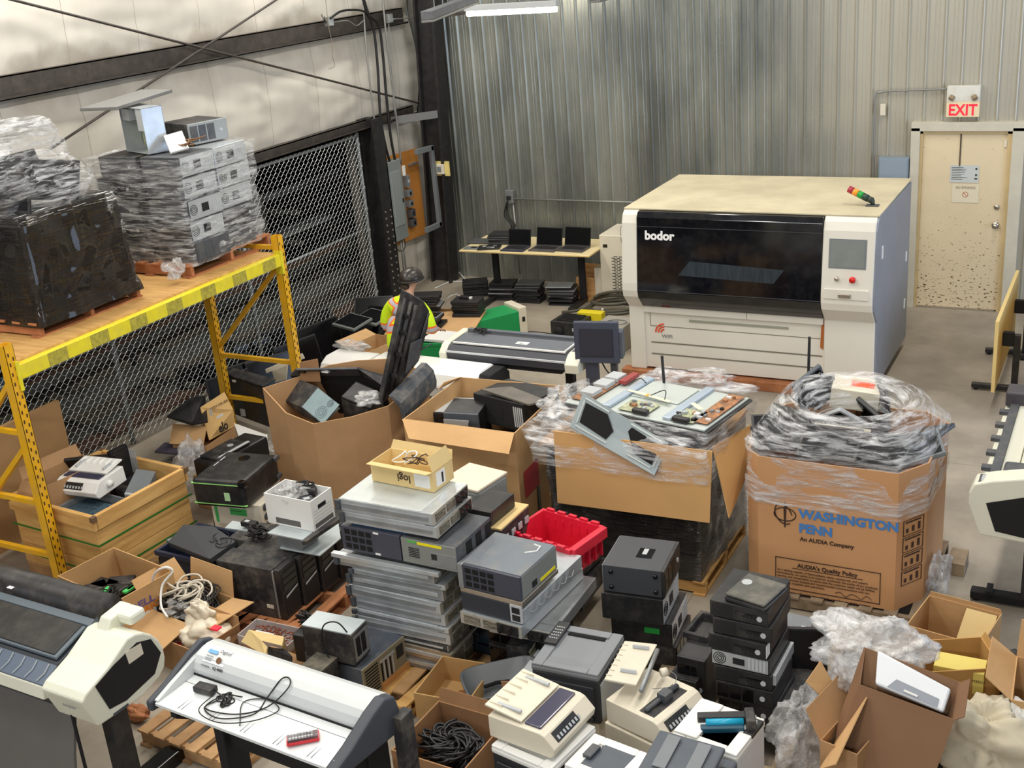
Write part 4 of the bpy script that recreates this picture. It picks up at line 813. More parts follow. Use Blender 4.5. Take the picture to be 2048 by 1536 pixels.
def carton_loop(rim,z0,t_,m,name,parent,shrink=.0,foot=None):
    """a carton wall following a rim of points (world), each at its own height; open on top"""
    c=sum((Vector(p) for p in rim),Vector())/len(rim); n=len(rim); base=[]
    for i,p in enumerate(rim):
        q=Vector(foot[i]) if foot else Vector(p)+(Vector((c.x,c.y,p[2]))-Vector(p))*shrink
        base.append(Vector((q.x,q.y,z0)))
    ins=[Vector(p)+(Vector((c.x,c.y,p[2]))-Vector(p)).normalized()*t_ for p in rim]; bin_=[p+(Vector((c.x,c.y,z0))-p).normalized()*t_+Vector((0,0,.006)) for p in base]
    V_=base+[Vector(p) for p in rim]+ins+bin_
    fs=[]
    for a in range(3): fs +=[(a*n+i,a*n+(i+1) % n,(a+1)*n+(i+1) % n,(a+1)*n+i) for i in range(n)]
    fs +=[tuple(range(n-1,-1,-1)),tuple(range(3*n,4*n))]
    o=parent; inv=Vector(o.location) if o else Vector()
    return MB().add([p-inv for p in V_],fs).build(name,m,parent)
def pallet(lb,loc,rz,w_=1.2,d=1.0,h=.12,m=WOODX,boards=6):
    t=thing('wooden_pallet',lb,'pallet',loc,rz)
    for s in (-1,0,1): MB().box(-w_/2,w_/2,s*(d/2-.045)-.02,s*(d/2-.045)+.02,.015,h-.018).build('stringer',m,t,.003)
    for i in range(boards):
        x=-w_/2+.05+(w_-.1)*i/(boards-1); MB().box(x-.045,x+.045,-d/2,d/2,h-.018,h).build('deck_board',m,t,.003)
    for i in range(3):
        x=-w_/2+.05+(w_-.1)*i/2; MB().box(x-.045,x+.045,-d/2,d/2,0,.015).build('bottom_board',m,t)
    return t
def euler_from(ex,ey,ez): return Matrix((ex,ey,ez)).transposed().to_euler()
def monitor(lb,loc,rot,w_=.5,h=.32,back=False,stand=False,m=BLK,group=None,scr=None):
    t=thing('flat_monitor',lb,'monitor',loc,group=group,rot=rot)
    hb=MB().box(-w_/2,w_/2,-.012,.02,0,h).build('housing',m,t,.006); MB().box(-w_/2+.018,w_/2-.018,-.0145,-.0115,.03,h-.018).build('screen',scr or mat('monitor_screen',rgb(14,15,18),.2),t)
    MB().box(-w_*.3,w_*.3,.02,.045,h*.2,h*.8).build('rear_bulge',m,t,.012)
    if stand: MB().box(-.05,.05,.03,.05,-.1,h*.5).build('stand_neck',m,t,.005); MB().box(-.12,.12,-.07,.13,-.115,-.1).build('stand_base',m,t,.01)
    else: MB().box(-.05,.05,.045,.049,h*.4,h*.4+.1).build('mount_plate',DGR,t)
    return t
def pc(name,lb,loc,rz,w_,d,h,body=BLK,front=BLK,face='sff',group=None,rot=None,cat='computer'):
    """a computer case; its front is the -y face, its rear the +y face"""
    t=thing(name,lb,cat,loc,rz,group,rot)
    MB().box(-w_/2,w_/2,-d/2+.02,d/2,0,h).build('case',body,t,.004)
    f=-d/2
    fb=MB().box(-w_/2,w_/2,f,f+.022,0,h).build('front_bezel',front,t,.005)
    if face =='sff':
        MB().box(w_*-.05,w_*.32,f-.002,f+.002,h*.5,h*.62).build('drive_slot',BLK_G,fb); MB().cyl((w_*.36,f+.002,h*.42),(w_*.36,f-.004,h*.42),min(.016,h*.16),16).build('power_button',LGR,fb)
        for k in range(4): MB().box(w_*.08+k*w_*.06,w_*.08+k*w_*.06+.011,f-.003,f,h*.36,h*.44).build('port',HOLE,fb)
        mb=MB()
        for k in range(9): mb.box(-w_/2+.012,w_*-.1,f-.0015,f,h*(.12+k*.09),h*(.15+k*.09))
        mb.build('vent_lines',BLK_M,fb)
    elif face =='tower':
        for k in range(3): MB().box(-w_/2+.012+k*w_*.22,-w_/2+.012+k*w_*.22+w_*.19,f-.003,f+.001,h*.12,h*.88).build('drive_bay_cover',BLK_G if front is BLK else DGR,fb,.002)
        MB().cyl((w_*.32,f+.002,h*.5),(w_*.32,f-.005,h*.5),.016,14).build('power_button',LGR,fb)
    # rear
    y=d/2
    MB().box(-w_/2+.006,w_/2-.006,y,y+.003,.006,h-.006).build('rear_panel',ZINC if face !='blackrear' else BLK_M,t)
    r_=min(h*.36,.045); rp=MB()
    for k in (1,.66,.33): rp.tube([(w_/2-.015-r_+r_*k*math.cos(a*PI/8),y+.004,h/2+r_*k*math.sin(a*PI/8)) for a in range(16)],.0025,4,closed=True)
    rp.build('fan_grille',HOLE,t)
    for k in range(5): MB().box(-w_/2+.02+k*.022,-w_/2+.034+k*.022,y+.002,y+.005,h*.14,h*.86).build('expansion_slot',LGR,t)
    MB().box(-w_*.08,w_*.12,y+.002,y+.006,h*.3,h*.7).build('port_cluster',BLK_M,t)
    return t
# ================================================================ big brown carton with television shells
rimA=P3([(525,776,1.16),(571,826,1.03),(626,848,1.0),(703,834,1.02),(777,812,1.06),(856,752,1.16),(800,716,1.18),(717,720,1.18),(656,730,1.17),(600,752,1.15)])
tA=thing('gaylord_carton','tall plain brown carton with bulging sides holding television shells','box',(-5.75,7.55,.12))
footA=[p*1 for p in rimA]; carton_loop(rimA,.12,.012,CARD_D,'carton_wall',tA,.03)
pallet('wooden pallet under the tall brown carton of television shells',(-5.8,7.6,0),.6)
MB().plate([rimA[9]-tA.location+Vector((0,0,-.05)),rimA[9]-tA.location+Vector((.18,.05,-.05)),rimA[9]-tA.location+Vector((.18,.05,.16)),rimA[9]-tA.location+Vector((.02,0,.13))],.006).build('torn_corner',CARD_R,tA)
# contents: leaning television back, its lower cover, monitor shell, power supply chassis, black appliance
a,b_,c,e=PY(811,585,7.75),PY(857,612,7.95),PY(846,700,7.85),PY(765,812,7.45)
t=thing('television_back_shell','tall black television back shell leaning upright out of the carton','television',(e+c)/2)
O_=t.location
q=[PY(763,812,7.42),PY(812,584,7.62),PY(848,603,7.80),PY(859,622,7.86),PY(856,655,7.88),PY(838,722,7.80),PY(800,770,7.62)]
MB().plate([p-O_ for p in reversed(q)],-.05).build('shell_panel',BLK_D,t,.006)
nn=(q[1]-q[0]).cross(q[5]-q[0]).normalized(); nn=nn if nn.y < 0 else -nn
def on_panel(s,u): return q[0]*(1-s)*(1-u)+q[1]*s*(1-u)+q[3]*s*u+q[5]*(1-s)*u-O_
for i,u in enumerate((.0,.22,.42,.97)):
    MB().tube([on_panel(.06,u*.8)+nn*.004,on_panel(.95,u)+nn*.004],.012 if i in (0,3) else .02,6).build('stiffening_rib',BLK if i in (0,3) else BLK_D,t,smooth=True)
for s in (.25,.45,.65,.8): MB().cbox(on_panel(s,.1)+nn*.01,(.10,.02,.035)).build('mount_clip',BLK,t,.004)
MB().plate([on_panel(.1,.55)+nn*.006,on_panel(.1,.95)+nn*.006,on_panel(.5,.9)+nn*.006,on_panel(.5,.5)+nn*.006],.012).build('inner_panel',DGR,t,.003)
MB().tube([on_panel(.3,.9)+nn*.03,on_panel(.22,1.25)+nn*.03],.006,5).build('loose_rod',BLK,t)
t=thing('television_lower_cover','long dusty black plastic cover lying along the right rim of the carton','television part',P(800,790,1.1))
a,b_=P(787,806,1.12),P(852,734,1.2); d_=(b_-a); O_=t.location; dn_=d_.normalized(); sd=Vector((dn_.y,-dn_.x,0))
prf=[(.0,.0),(.05,.0),(.11,-.06),(.13,-.16),(.12,-.22),(.10,-.22),(.09,-.1),(.03,-.03)]
vs=[a-O_+sd*(u-.04)+Vector((0,0,v+.06)) for u,v in prf]+[b_-O_+sd*(u-.04)+Vector((0,0,v+.04)) for u,v in prf]; n=len(prf)
MB().add(vs,[(i,(i+1) % n,n+(i+1) % n,n+i) for i in range(n)]+[tuple(range(n-1,-1,-1)),tuple(range(n,2*n))]).build('cover_shell',mat('shell_slate_dusty',rgb(62,70,80),.5,var=.3,dust=.6),t,.004)
t=thing('monitor_back_shell','large black monitor shell lying like a lid across the carton back','monitor',P(670,760,1.15)); O_=t.location
q=[P(580,748,1.12),P(722,748,1.14),P(764,768,1.1),P(716,734,1.24),P(664,733,1.26),P(592,736,1.24)]
MB().plate([p-O_ for p in (q[0],q[1],q[3],q[5])],.02).build('top_edge',DGR,t,.005); MB().plate([p-O_ for p in (q[1],q[2],q[2]+Vector((.02,.1,.03)),q[3])],.012).build('side_edge',BLK_D,t,.003)
dz=Vector((0,.12,-.42)); MB().plate([q[0]-O_+dz,q[1]-O_+dz,q[1]-O_,q[0]-O_],-.01).build('inner_face',BLK_M,t)
MB().plate([q[1]-O_+dz,q[2]-O_+dz*1.0,q[2]-O_,q[1]-O_],-.01).build('inner_side',BLK_M,t)
for u in (606,640): MB().cbox(P(u+(12 if u ==640 else 0),741,1.2)-O_,(.07,.05,.03)).build('input_label',WHT if u ==640 else BLK_G,t,.003)
# steel power chassis with fan grilles, tipped
t=thing('power_chassis','tipped galvanised chassis with two round fan grilles in the carton','computer part',(0,0,0))
f0,f1,f2,f3=P(602,814,1.0),P(646,850,.93),P(680,816,1.0),P(636,774,1.14)   # left, bottom, right, top of its end face
ex=(f1-f0); ez=(f3-f0); ey=ex.cross(ez).normalized(); ey=-ey if ey.y < 0 else ey
back_=Vector((-.34,.16,-.02))
V_=[f0,f1,f2,f3,f0+back_,f1+back_,f2+back_,f3+back_]
MB().add(V_,[(0,1,2,3),(7,6,5,4),(4,5,1,0),(5,6,2,1),(6,7,3,2),(7,4,0,3)]).build('case',BLK_D,t)
U=(f1-f0); Vv=(f3-f0); nf=-back_.normalized()*.004
def onf(u,v,e=1): return f0+U*u+Vv*v+nf*e
MB().plate([onf(.02,.03),onf(.98,.03),onf(.98,.97),onf(.02,.97)],.003).build('end_plate',mat('chassis_steel',rgb(150,172,178),.4,metal=.4,var=.15),t)
for (u,v,r_,nm) in ((.66,.30,.06,'large_fan_grille'),(.70,.80,.035,'small_fan_grille')):
    mb=MB(); un,vn=U.normalized(),Vv.normalized()
    for k in (1,.75,.5,.25): mb.tube([onf(u,v,2.2)+un*r_*k*math.cos(a*PI/10)+vn*r_*k*math.sin(a*PI/10) for a in range(20)],.0035,4,closed=True)
    mb.build(nm,HOLE,t)
for i in range(6):
    for j in range(3): MB().plate([onf(.06+j*.1,.12+i*.14,1.8),onf(.13+j*.1,.12+i*.14,1.8),onf(.13+j*.1,.22+i*.14,1.8),onf(.06+j*.1,.22+i*.14,1.8)],.002).build('grid_slot',mat('slot_pale',rgb(196,190,176),.6),t)
# black appliance with bag on it
t=thing('black_appliance','black rectangular appliance inside the carton under a clear bag','appliance',(0,0,0))
k=[P(683,798,1.02),P(742,822,.98),P(765,790,1.04),P(714,766,1.1)]
MB().plate([p for p in k],.03).build('lid',BLK,t,.012); dz=Vector((0,0,-.3)); MB().add([p*1 for p in k]+[p+dz for p in k],[(0,1,2,3),(7,6,5,4),(4,5,1,0),(5,6,2,1),(6,7,3,2),(7,4,0,3)]).build('body',BLK_D,t)
def blob(name,lb,cat,c,s,m,seed=0,amp=.25,fr=2.2,sub=24,flat=0,rz=0):
    """a crumpled bag: a squashed ball pushed in and out by folded noise"""
    vs=[]; fs=[]; nu,nv=sub*2,sub
    for j in range(nv+1):
        th=PI*j/nv
        for i in range(nu):
            a=2*PI*i/nu; d_=Vector((math.sin(th)*math.cos(a),math.sin(th)*math.sin(a),math.cos(th)))
            r_=1+amp*(noise.noise(d_*fr*.8+Vector((seed,0,0)))*1.4-abs(noise.noise(d_*fr*1.6+Vector((0,seed,0))))*.9-.35*abs(noise.noise(d_*fr*3.4+Vector((0,0,seed)))))
            p=d_*r_; z=p.z*s[2]
            if flat: z=max(z,-s[2]*flat)
            vs.append((p.x*s[0],p.y*s[1],z))
    for j in range(nv):
        for i in range(nu): fs.append((j*nu+i,(j+1)*nu+i,(j+1)*nu+(i+1) % nu,j*nu+(i+1) % nu))
    o=MB().add(vs,fs).build(name,m,None,smooth=True); o.location=c; o.rotation_euler=(0,0,rz); return tag(o,lb,cat) if lb else o
blob('plastic_bag','crumpled clear bag on the black appliance in the carton','plastic bag',P(733,797,1.1),(.13,.10,.05),BAGM,3,.5,flat=.5)
# filler under the top layer so that the carton reads as full
for i,(u,v,z) in enumerate(((600,790,.8),(700,800,.7),(790,790,.75),(650,800,.6))):
    monitor(f'black scrap monitor buried {["at the left", "in the middle", "at the right", "at the bottom"][i]} inside the tall brown carton',Vector((P(u,v,z).x,P(u,v,z).y+.1,.132)),(-.3+.1*i,.1*i,.5*i),.5,.32+.1*(i < 3))
# ================================================================ second carton
rB=P3([(806,838,1.1),(1030,866,1.1),(1130,772,1.1),(921,754,1.14)])
tB=thing('gaylord_carton','open brown carton with folded front flap holding black computer cases','box',(-4.5,7.6,.12)); c=tB.location
carton_loop(rB,.12,.012,CARD,'carton_wall',tB,.01)
fl=[P(806,838,1.1)+Vector((0,-.01,0)),P(1030,866,1.1)+Vector((0,-.01,0)),PY(1018,909,6.95),PY(818,878,6.96)]
MB().plate([p-c for p in reversed(fl)],.006).build('front_flap',CARD,tB)
fl=[P(876,778,1.12),P(921,754,1.14),P(922,753,1.17),P(912,756,1.18),P(888,764,1.17)]; MB().plate([p-c for p in fl],.008).build('left_flap',CARD,tB)
# red sticker on its right side
def side_plate(a_,b_,rim0,rim1,z0,z1,out=.006):
    d_=(rim1-rim0); p=rim0+d_*a_; q_=rim0+d_*b_; n_=Vector((d_.y,-d_.x,0)).normalized()*out; return [Vector((p.x,p.y,z0))+n_,Vector((q_.x,q_.y,z0))+n_,Vector((q_.x,q_.y,z1))+n_,Vector((p.x,p.y,z1))+n_]
MB().plate([p-c for p in side_plate(.08,.35,rB[1],rB[2],.52,.74)],.002).build('red_sticker',mat('sticker_red',rgb(176,44,52),.6),tB)
MB().plate([p-c for p in side_plate(.72,.9,rB[1],rB[2],.62,.8)],.002).build('worn_label',mat('label_worn',rgb(150,108,90),.7),tB)
pallet('wooden pallet under the second open carton',(-4.55,7.65,0),.0)
fb_=fit((957,783),(1059,814),(1092,802),1.12); pc('computer_tower','black open computer tower with fan and slots facing out of the second carton',Vector((fb_[0].x,fb_[0].y+.1,.88)),0,fb_[2],.40,.24,BLK,BLK,'blackrear',rot=(.0,.05,fb_[1]+PI))
o=pc('computer_tower','black and silver computer tower standing at the back of the second carton',Vector((P(935,808,1.04).x,P(935,808,1.04).y,.62)),0,.3,.26,.42,BLK,SLATE,'tower',rot=(.1,.0,.15)); MB().plate([(-.14,-.16,.12),(.05,-.16,.26),(.08,-.16,.38),(-.14,-.16,.38)],.003).build('silver_panel',LGR,o)
pc('desktop_computer','grey and dark desktop unit lying at the front left of the second carton',P(878,840,.9)+Vector((.05,.1,0)),.2,.42,.34,.1,LGR,BLK,'sff')
tp=[P(962,781,1.135),P(1058,812,1.135),P(1092,803,1.14),P(1022,776,1.15)]; tag(MB().plate(tp,.015).build('loose_cover',mat('dusty_panel',rgb(112,106,98),.7,var=.35)),'dusty loose computer side panel lying on the cases in the second carton','panel')
for i in range(3): pc('computer_tower',f'black computer tower buried {["left", "middle", "right"][i]} at the bottom of the second carton',(-4.85+.34*i,7.65,.14),.1*i,.3,.5,.6,BLK_D,BLK,'tower')
# ================================================================ third load: black wrapped base with cardboard lid and television chassis
F1,F2,F3=Vector((-3.71,7.12,0)),Vector((-2.53,7.10,0)),Vector((-2.50,8.1,0)); F0=F1+F3-F2
pallet('wooden pallet under the black wrapped load',(-3.11,7.62,0),0,1.22,1.04,.12,WOOD)
tC=thing('wrapped_pallet_load','black stretch-wrapped load with orange-brown cardboard lid and cuffs','pallet load',(-3.1,7.6,.12)); c=tC.location
mb=MB(); n=40; vs=[]; ring=[]
def loop(pts,n):
    L_=[(pts[(i+1) % len(pts)]-pts[i]).length for i in range(len(pts))]; tot=sum(L_); out=[]; per=tot/n; acc=0; i=0
    for k in range(n):
        s=k*per
        while s > acc+L_[i]: acc +=L_[i]; i +=1
        out.append(pts[i].lerp(pts[(i+1) % len(pts)],(s-acc)/L_[i]))
    return out
def skirt(levels,n,m,name,parent,org,amp=.012,top=False,fr=9,seed=0,smooth=True):
    """levels: list of (outline points, z). A cloth-like wall through all of them"""
    vs=[]; fs=[]
    for (pts,z) in levels:
        for i,p in enumerate(loop(pts,n)):
            c0=sum(pts,Vector())/len(pts); o_=Vector((p.x-c0.x,p.y-c0.y,0)).normalized(); zz_=p.z if z is None else z
            q_=Vector((p.x,p.y,zz_)); k=amp*(noise.noise(q_*fr+Vector((seed,0,0)))*1.2+.7*noise.noise(Vector((q_.x*2.5,q_.y*2.5,q_.z*fr*3)))); vs.append(q_+o_*k-org)
    for j in range(len(levels)-1):
        for i in range(n): fs.append((j*n+i,j*n+(i+1) % n,(j+1)*n+(i+1) % n,(j+1)*n+i))
    if top: fs.append(tuple((len(levels)-1)*n+i for i in range(n)))
    return MB().add(vs,fs).build(name,m,parent,smooth=smooth)
sq=[F1,F2,F3,F0]
skirt([(sq,.12+.93*k/14) for k in range(15)],96,BWRAP,'black_wrap',tC,c,.014,True)
LD=mat('lid_cardboard',rgb(216,170,112),.8,var=.06,vs=2,bump=.12,bs=14,spec=.2)
yl=7.06
fl=[PY(1107,862,yl),PY(1424,903,yl),PY(1419,1046,yl),PY(1115,1006,yl)]
MB().plate([p-c for p in reversed(fl)],-.008).build('front_cuff',LD,tC)
fr_=[PX(1424,893,-2.46),PX(1500,850,-2.40),PX(1495,944,-2.36),PX(1457,1036,-2.33)]; MB().plate([p-c for p in reversed(fr_)],.008).build('right_cuff',LD,tC)
fL=[PX(1106,872,-3.75),PX(1103,900,-3.75),PX(1100,990,-3.75),PX(1108,1000,-3.74)]; MB().plate([p-c for p in fL],.008).build('left_cuff',CARD_D,tC)
MB().plate([Vector((-3.74,7.07,1.06))-c,Vector((-2.48,7.07,1.06))-c,Vector((-2.48,8.1,1.06))-c,Vector((-3.74,8.1,1.06))-c],.02).build('lid_top',CARD_D,tC)
# the stripped television lying on top
loc,rz,w_,d,h=fit((1122,803),(1411,862),(1499,792),1.30,1.26)
t=thing('television_chassis','stripped television lying face down showing its metal back and circuit boards','television',loc,rz)
MB().box(-w_/2,w_/2,-d/2,d/2,0,.02).build('black_rim',BLK,t,.006)
CS=mat('chassis_pale',rgb(196,204,200),.45,metal=.3,var=.06,vs=3)
MB().box(-w_/2+.02,w_/2-.02,-d/2+.02,d/2-.02,.02,.035).build('metal_back',CS,t,.003)
for x in (-w_*.2,w_*.22): MB().box(x-.035,x+.035,-d/2+.05,d/2-.01,.035,.06).build('bracket_rail',mat('rail_bluegrey',rgb(176,190,204),.4,metal=.4),t,.008)
MB().box(-.2,.2,-.02,d/2-.06,.036,.046).build('raised_panel',CS,t,.004)
PCB=mat('circuit_board',rgb(120,134,96),.5,col2=rgb(190,190,160),vs=26); PCO=mat('copper_board',rgb(190,130,84),.5,col2=rgb(110,84,64),vs=24)
random.seed(5)
for (cx,cy_,sx_,sy_,m_,nm) in ((-w_/2+.12,.0,.17,d*.78,PCO,'power_board'),(w_/2-.1,.02,.13,d*.8,PCO,'driver_board'),(-.02,-d*.28,.24,.2,PCB,'main_board'),(w_*.3,-d*.26,.22,.22,PCB,'signal_board')):
    bb=MB().cbox((cx,cy_,.048),(sx_,sy_,.004)).build(nm,m_,t)
    for k in range(9):
        a_=random.uniform(-sx_*.4,sx_*.4); b2=random.uniform(-sy_*.42,sy_*.42); MB().cbox((cx+a_,cy_+b2,.056),(random.uniform(.012,.04),random.uniform(.012,.04),random.uniform(.01,.025))).build('component',random.choice([BLK,LGR,GRY,PCO,WHT2]),bb)
for i,y in enumerate((-.14,.04,.2)): MB().cbox((-w_/2+.13,y,.068),(.12,.13,.035)).build('silver_module',LGR,t,.004)
MB().cbox((-w_/2+.24,.22,.066),(.06,.2,.03)).build('red_module',mat('module_red',rgb(150,60,56),.5),t,.003)
MB().plate([(-.25,.0,.062),(-.1,-.02,.066),(-.1,.012,.066),(-.25,.032,.062)],.001).plate([(-.1,-.02,.066),(.15,-.07,.064),(.15,-.03,.064),(-.1,.012,.066)],.001).build('ribbon_cable',mat('ribbon_cream',rgb(226,218,190),.5),t); MB().plate([(.3,-.02,.066),(.42,-.1,.068),(.44,-.07,.068),(.32,.01,.066)],.001).build('ribbon_cable',MATS['ribbon_cream'],t)
MB().cbox((-.06,-.02,.068),(.02,.045,.003)).build('orange_tape',mat('tape_orange',rgb(226,160,40),.5),t)
for x in (.05,.38): MB().cbox((x,-d/2+.06,.06),(.13,.05,.04)).build('speaker',BLK,t,.012)
MB().tube(spline([(-.3,.1,.06),(-.26,.2,.09),(-.2,.2,.06)]),.004,5).tube(spline([(-.05,-.02,.06),(.05,.05,.1),(.1,-.04,.06)]),.004,5).build('wire',BLK,t)
# metal bracket plate with two dark windows leaning over the front
p1,p2,p3=PY(1166,785,7.16),PY(1139,854,7.0),PY(1309,952,7.0); p4=PY(1338,886,7.12)
t=thing('metal_back_plate','silver metal plate with two black openings leaning over the lid front','metal plate',p2); O_=p2
qd=[p-O_ for p in (p2,p3,p4,p1)]; BR=mat('plate_silver',rgb(150,160,162),.35,metal=.5,var=.1)
MB().plate(qd,-.014).build('plate_body',BR,t,.003)
def bil(u,v,e=-.006):
    n_=(qd[1]-qd[0]).cross(qd[3]-qd[0]).normalized(); n_=n_ if n_.y < 0 else -n_
    return qd[0]*(1-u)*(1-v)+qd[1]*u*(1-v)+qd[2]*u*v+qd[3]*(1-u)*v+n_*abs(e)
MB().plate([bil(.08,.25),bil(.40,.2),bil(.44,.5),bil(.32,.82),bil(.07,.80)],.003).build('dark_opening',HOLE,t); MB().plate([bil(.72,.25),bil(.93,.22),bil(.93,.8),bil(.60,.85),bil(.58,.7)],.003).build('dark_opening',HOLE,t)
for (a_,b2) in (((.05,.12),(.42,.12)),((.05,.90),(.33,.90)),((.66,.14),(.93,.14)),((.58,.92),(.95,.92)),((.055,.2),(.05,.85)),((.955,.2),(.955,.85))): MB().tube([bil(*a_),bil(*b2)],.007,5).build('pressed_ridge',CS,t)
# black antenna rod sticking up behind, film
t=MB().cyl(P(1328,765,1.3),PY(1324,712,P(1328,765,1.3).y),.012,8).build('antenna_rod',BLK); tag(t,'short black rod standing up behind the stripped television','rod')
tvc=[(-w_/2-.02,-d/2-.02),(w_/2+.02,-d/2-.02),(w_/2+.02,d/2+.02),(-w_/2-.02,d/2+.02)]
rot_=Matrix.Rotation(rz,3,'Z'); out4=[loc+rot_ @ Vector((a_,b2,0)) for a_,b2 in tvc]
lidp=[Vector((-3.79,7.03,0)),Vector((-2.43,7.03,0)),Vector((-2.42,8.12,0)),Vector((-3.78,8.15,0))]
mid=[Vector((-3.92,7.15,0)),Vector((-2.44,6.98,0)),Vector((-2.36,8.0,0)),Vector((-3.7,8.3,0))]
def mixp(a_,b2,t__): return [p.lerp(q_,t__) for p,q_ in zip(a_,b2)]
sf=thing('stretch_film','clear stretch film wound around the stripped television and lid','plastic film',(-3.1,7.6,1.1)); c=sf.location
skirt([(lidp,.93),(lidp,.98),(lidp,1.04),(mixp(lidp,mid,.5),1.1),(mid,1.16),(mixp(mid,out4,.6),1.23),(out4,1.29)],120,FILMZ,'film_skirt',sf,c,.022,False,7)
bk=[loc+rot_ @ Vector((-w_/2-.15,.0,-.08)),loc+rot_ @ Vector((-w_/2+.0,-.1,.0)),loc+rot_ @ Vector((-w_/2+.02,d/2,.05)),loc+rot_ @ Vector((-w_/2-.1,d/2,-.02))]
blob('crumpled_film','crumpled clear film bunched at the left end of the stripped television','plastic film',(-3.72,7.55,1.2),(.2,.34,.13),FILMD,8,.4)
blob('crumpled_film','crumpled clear film behind the stripped television with red scrap','plastic film',(-2.95,8.15,1.22),(.5,.18,.10),FILMD,12,.4)
t=MB().cyl(P(1073,828,1.08),P(1140,848,1.08),.018,8).build('film_core_edge',mat('edge_brown',rgb(60,44,40),.3)); tag(t,'dark rounded panel edge poking out left of the stripped television','panel edge')
blob('crumpled_film','bluish clear film hanging down beside the right cuff','plastic film',(-2.38,7.95,.45),(.09,.22,.42),FILMD,15,.35)
monitor('black flat monitor lying under the stripped television, seen through film',(-3.05,7.12,1.085),(-PI/2,0,.05),.95,.6)
# ================================================================ fourth load: printed octagonal carton
cx,cy_=-1.63,7.72; hx,hy,k=.60,.545,.17
oc=[Vector((cx+a_,cy_+b2,0)) for a_,b2 in ((-hx+k*.6,-hy),(hx-k,-hy),(hx-.02,-hy+k*1.3),(hx,hy-k),(hx-k,hy),(-hx+k,hy),(-hx,hy-k),(-hx,-hy+k*.6))]
pallet('weathered wooden pallet under the printed octagonal carton',(cx,cy_-.02,0),0,1.25,1.15,.12,WOODG,8)
tD=thing('gaylord_carton','octagonal printed cardboard carton filled with scrap screens under clear film','box',(cx,cy_,.12)); c=tD.location
WPM=mat('cardboard_orange_brown',rgb(204,154,108),.75,var=.08,vs=2,bump=.08,bs=12,spec=.3)
carton_loop([p+Vector((0,0,1.14)) for p in oc],.12,.012,WPM,'carton_wall',tD,.0)
yf=cy_-hy-.004-c.y
BLU=mat('print_blue',rgb(72,130,196),.6); PRB=mat('print_dark',rgb(62,42,32),.7)
def wx(u): return PY(u,1000,cy_-hy).x-c.x
def wz(u,v): return PY(u,v,cy_-hy).z-c.z
x0_=wx(1600)
text('WASHINGTON',.09,BLU,tD,(PY(1598,1040,cy_-hy).x-c.x,yf,wz(1598,1040)+.022),(PI/2,0,0),'blue_lettering',.001,0,.004,sx=1.06)
text('PENN',.09,BLU,tD,(PY(1598,1066,cy_-hy).x-c.x,yf,wz(1598,1066)+.012),(PI/2,0,0),'blue_lettering',.001,0,.004,sx=.98)
text('An AUDIA Company',.042,PRB,tD,(PY(1600,1070,cy_-hy).x-c.x,yf,wz(1600,1080)-.002),(PI/2,0,0),'company_lettering',.001,0,.001)
lx,lz=PY(1570,1028,cy_-hy).x-c.x,wz(1570,1028)
mb=MB().tube([(lx-.0+.075*math.cos(a*PI/12),yf,lz+.05*math.sin(a*PI/12)) for a in range(24)],.004,4,closed=True).tube([(lx-.01+.06*math.cos(a*PI/12+.3),yf,lz+.075*math.sin(a*PI/12)) for a in range(21)],.004,4).prism([(lx-.004,lz-.1),(lx+.004,lz-.1),(lx+.009,lz+.03),(lx,lz+.1),(lx-.009,lz+.03)],yf-.001,yf+.003,'y'); mb.build('ring_emblem',PRB,tD)
fx0,fx1,fz0,fz1=PY(1551,1178,cy_-hy).x-c.x,PY(1760,1200,cy_-hy).x-c.x,wz(1551,1172),wz(1553,1112)
mb=MB(); w4=.005
for (a_,b2,e_,f_) in ((fx0,fx1,fz0,fz0+w4),(fx0,fx1,fz1-w4,fz1),(fx0,fx0+w4,fz0,fz1),(fx1-w4,fx1,fz0,fz1)): mb.box(a_,b2,yf-.001,yf+.002,e_,f_)
mb.build('policy_frame',PRB,tD)
text("AUDIA's Quality Policy",.043,PRB,tD,((fx0+fx1)/2,yf,fz1-.06),(PI/2,0,0),'policy_heading',.001,0,.001,'CENTER')
MB().box((fx0+fx1)/2-.24,(fx0+fx1)/2+.24,yf,yf+.002,fz1-.075,fz1-.071).build('heading_rule',PRB,tD)
for i,s in enumerate(('As a leading supplier of thermoplastic resins, compounds, and custom','formulations, our policy is to improve continually the quality of our products,','service, and components to assure that the customer needs will be fulfilled.','We will maintain systems and recommended communications with our','customers, suppliers, and coworkers.')):
    text(s,.0235,PRB,tD,(fx0+.015,yf,fz1-.105-i*.024),(PI/2,0,0),'policy_text',.0008,0,0,sx=.93)
text('The Company will not be responsible for secondary use of this container.',.021,PRB,tD,(fx0+.03,yf,fz0-.035),(PI/2,0,0),'policy_text',.0008,0,.0006)
MB().tube(spline([(fx1-.3+.035*i,yf,fz0+.03+.016*math.sin(i*2.3)) for i in range(8)]),.0022,4).build('signature',PRB,tD)
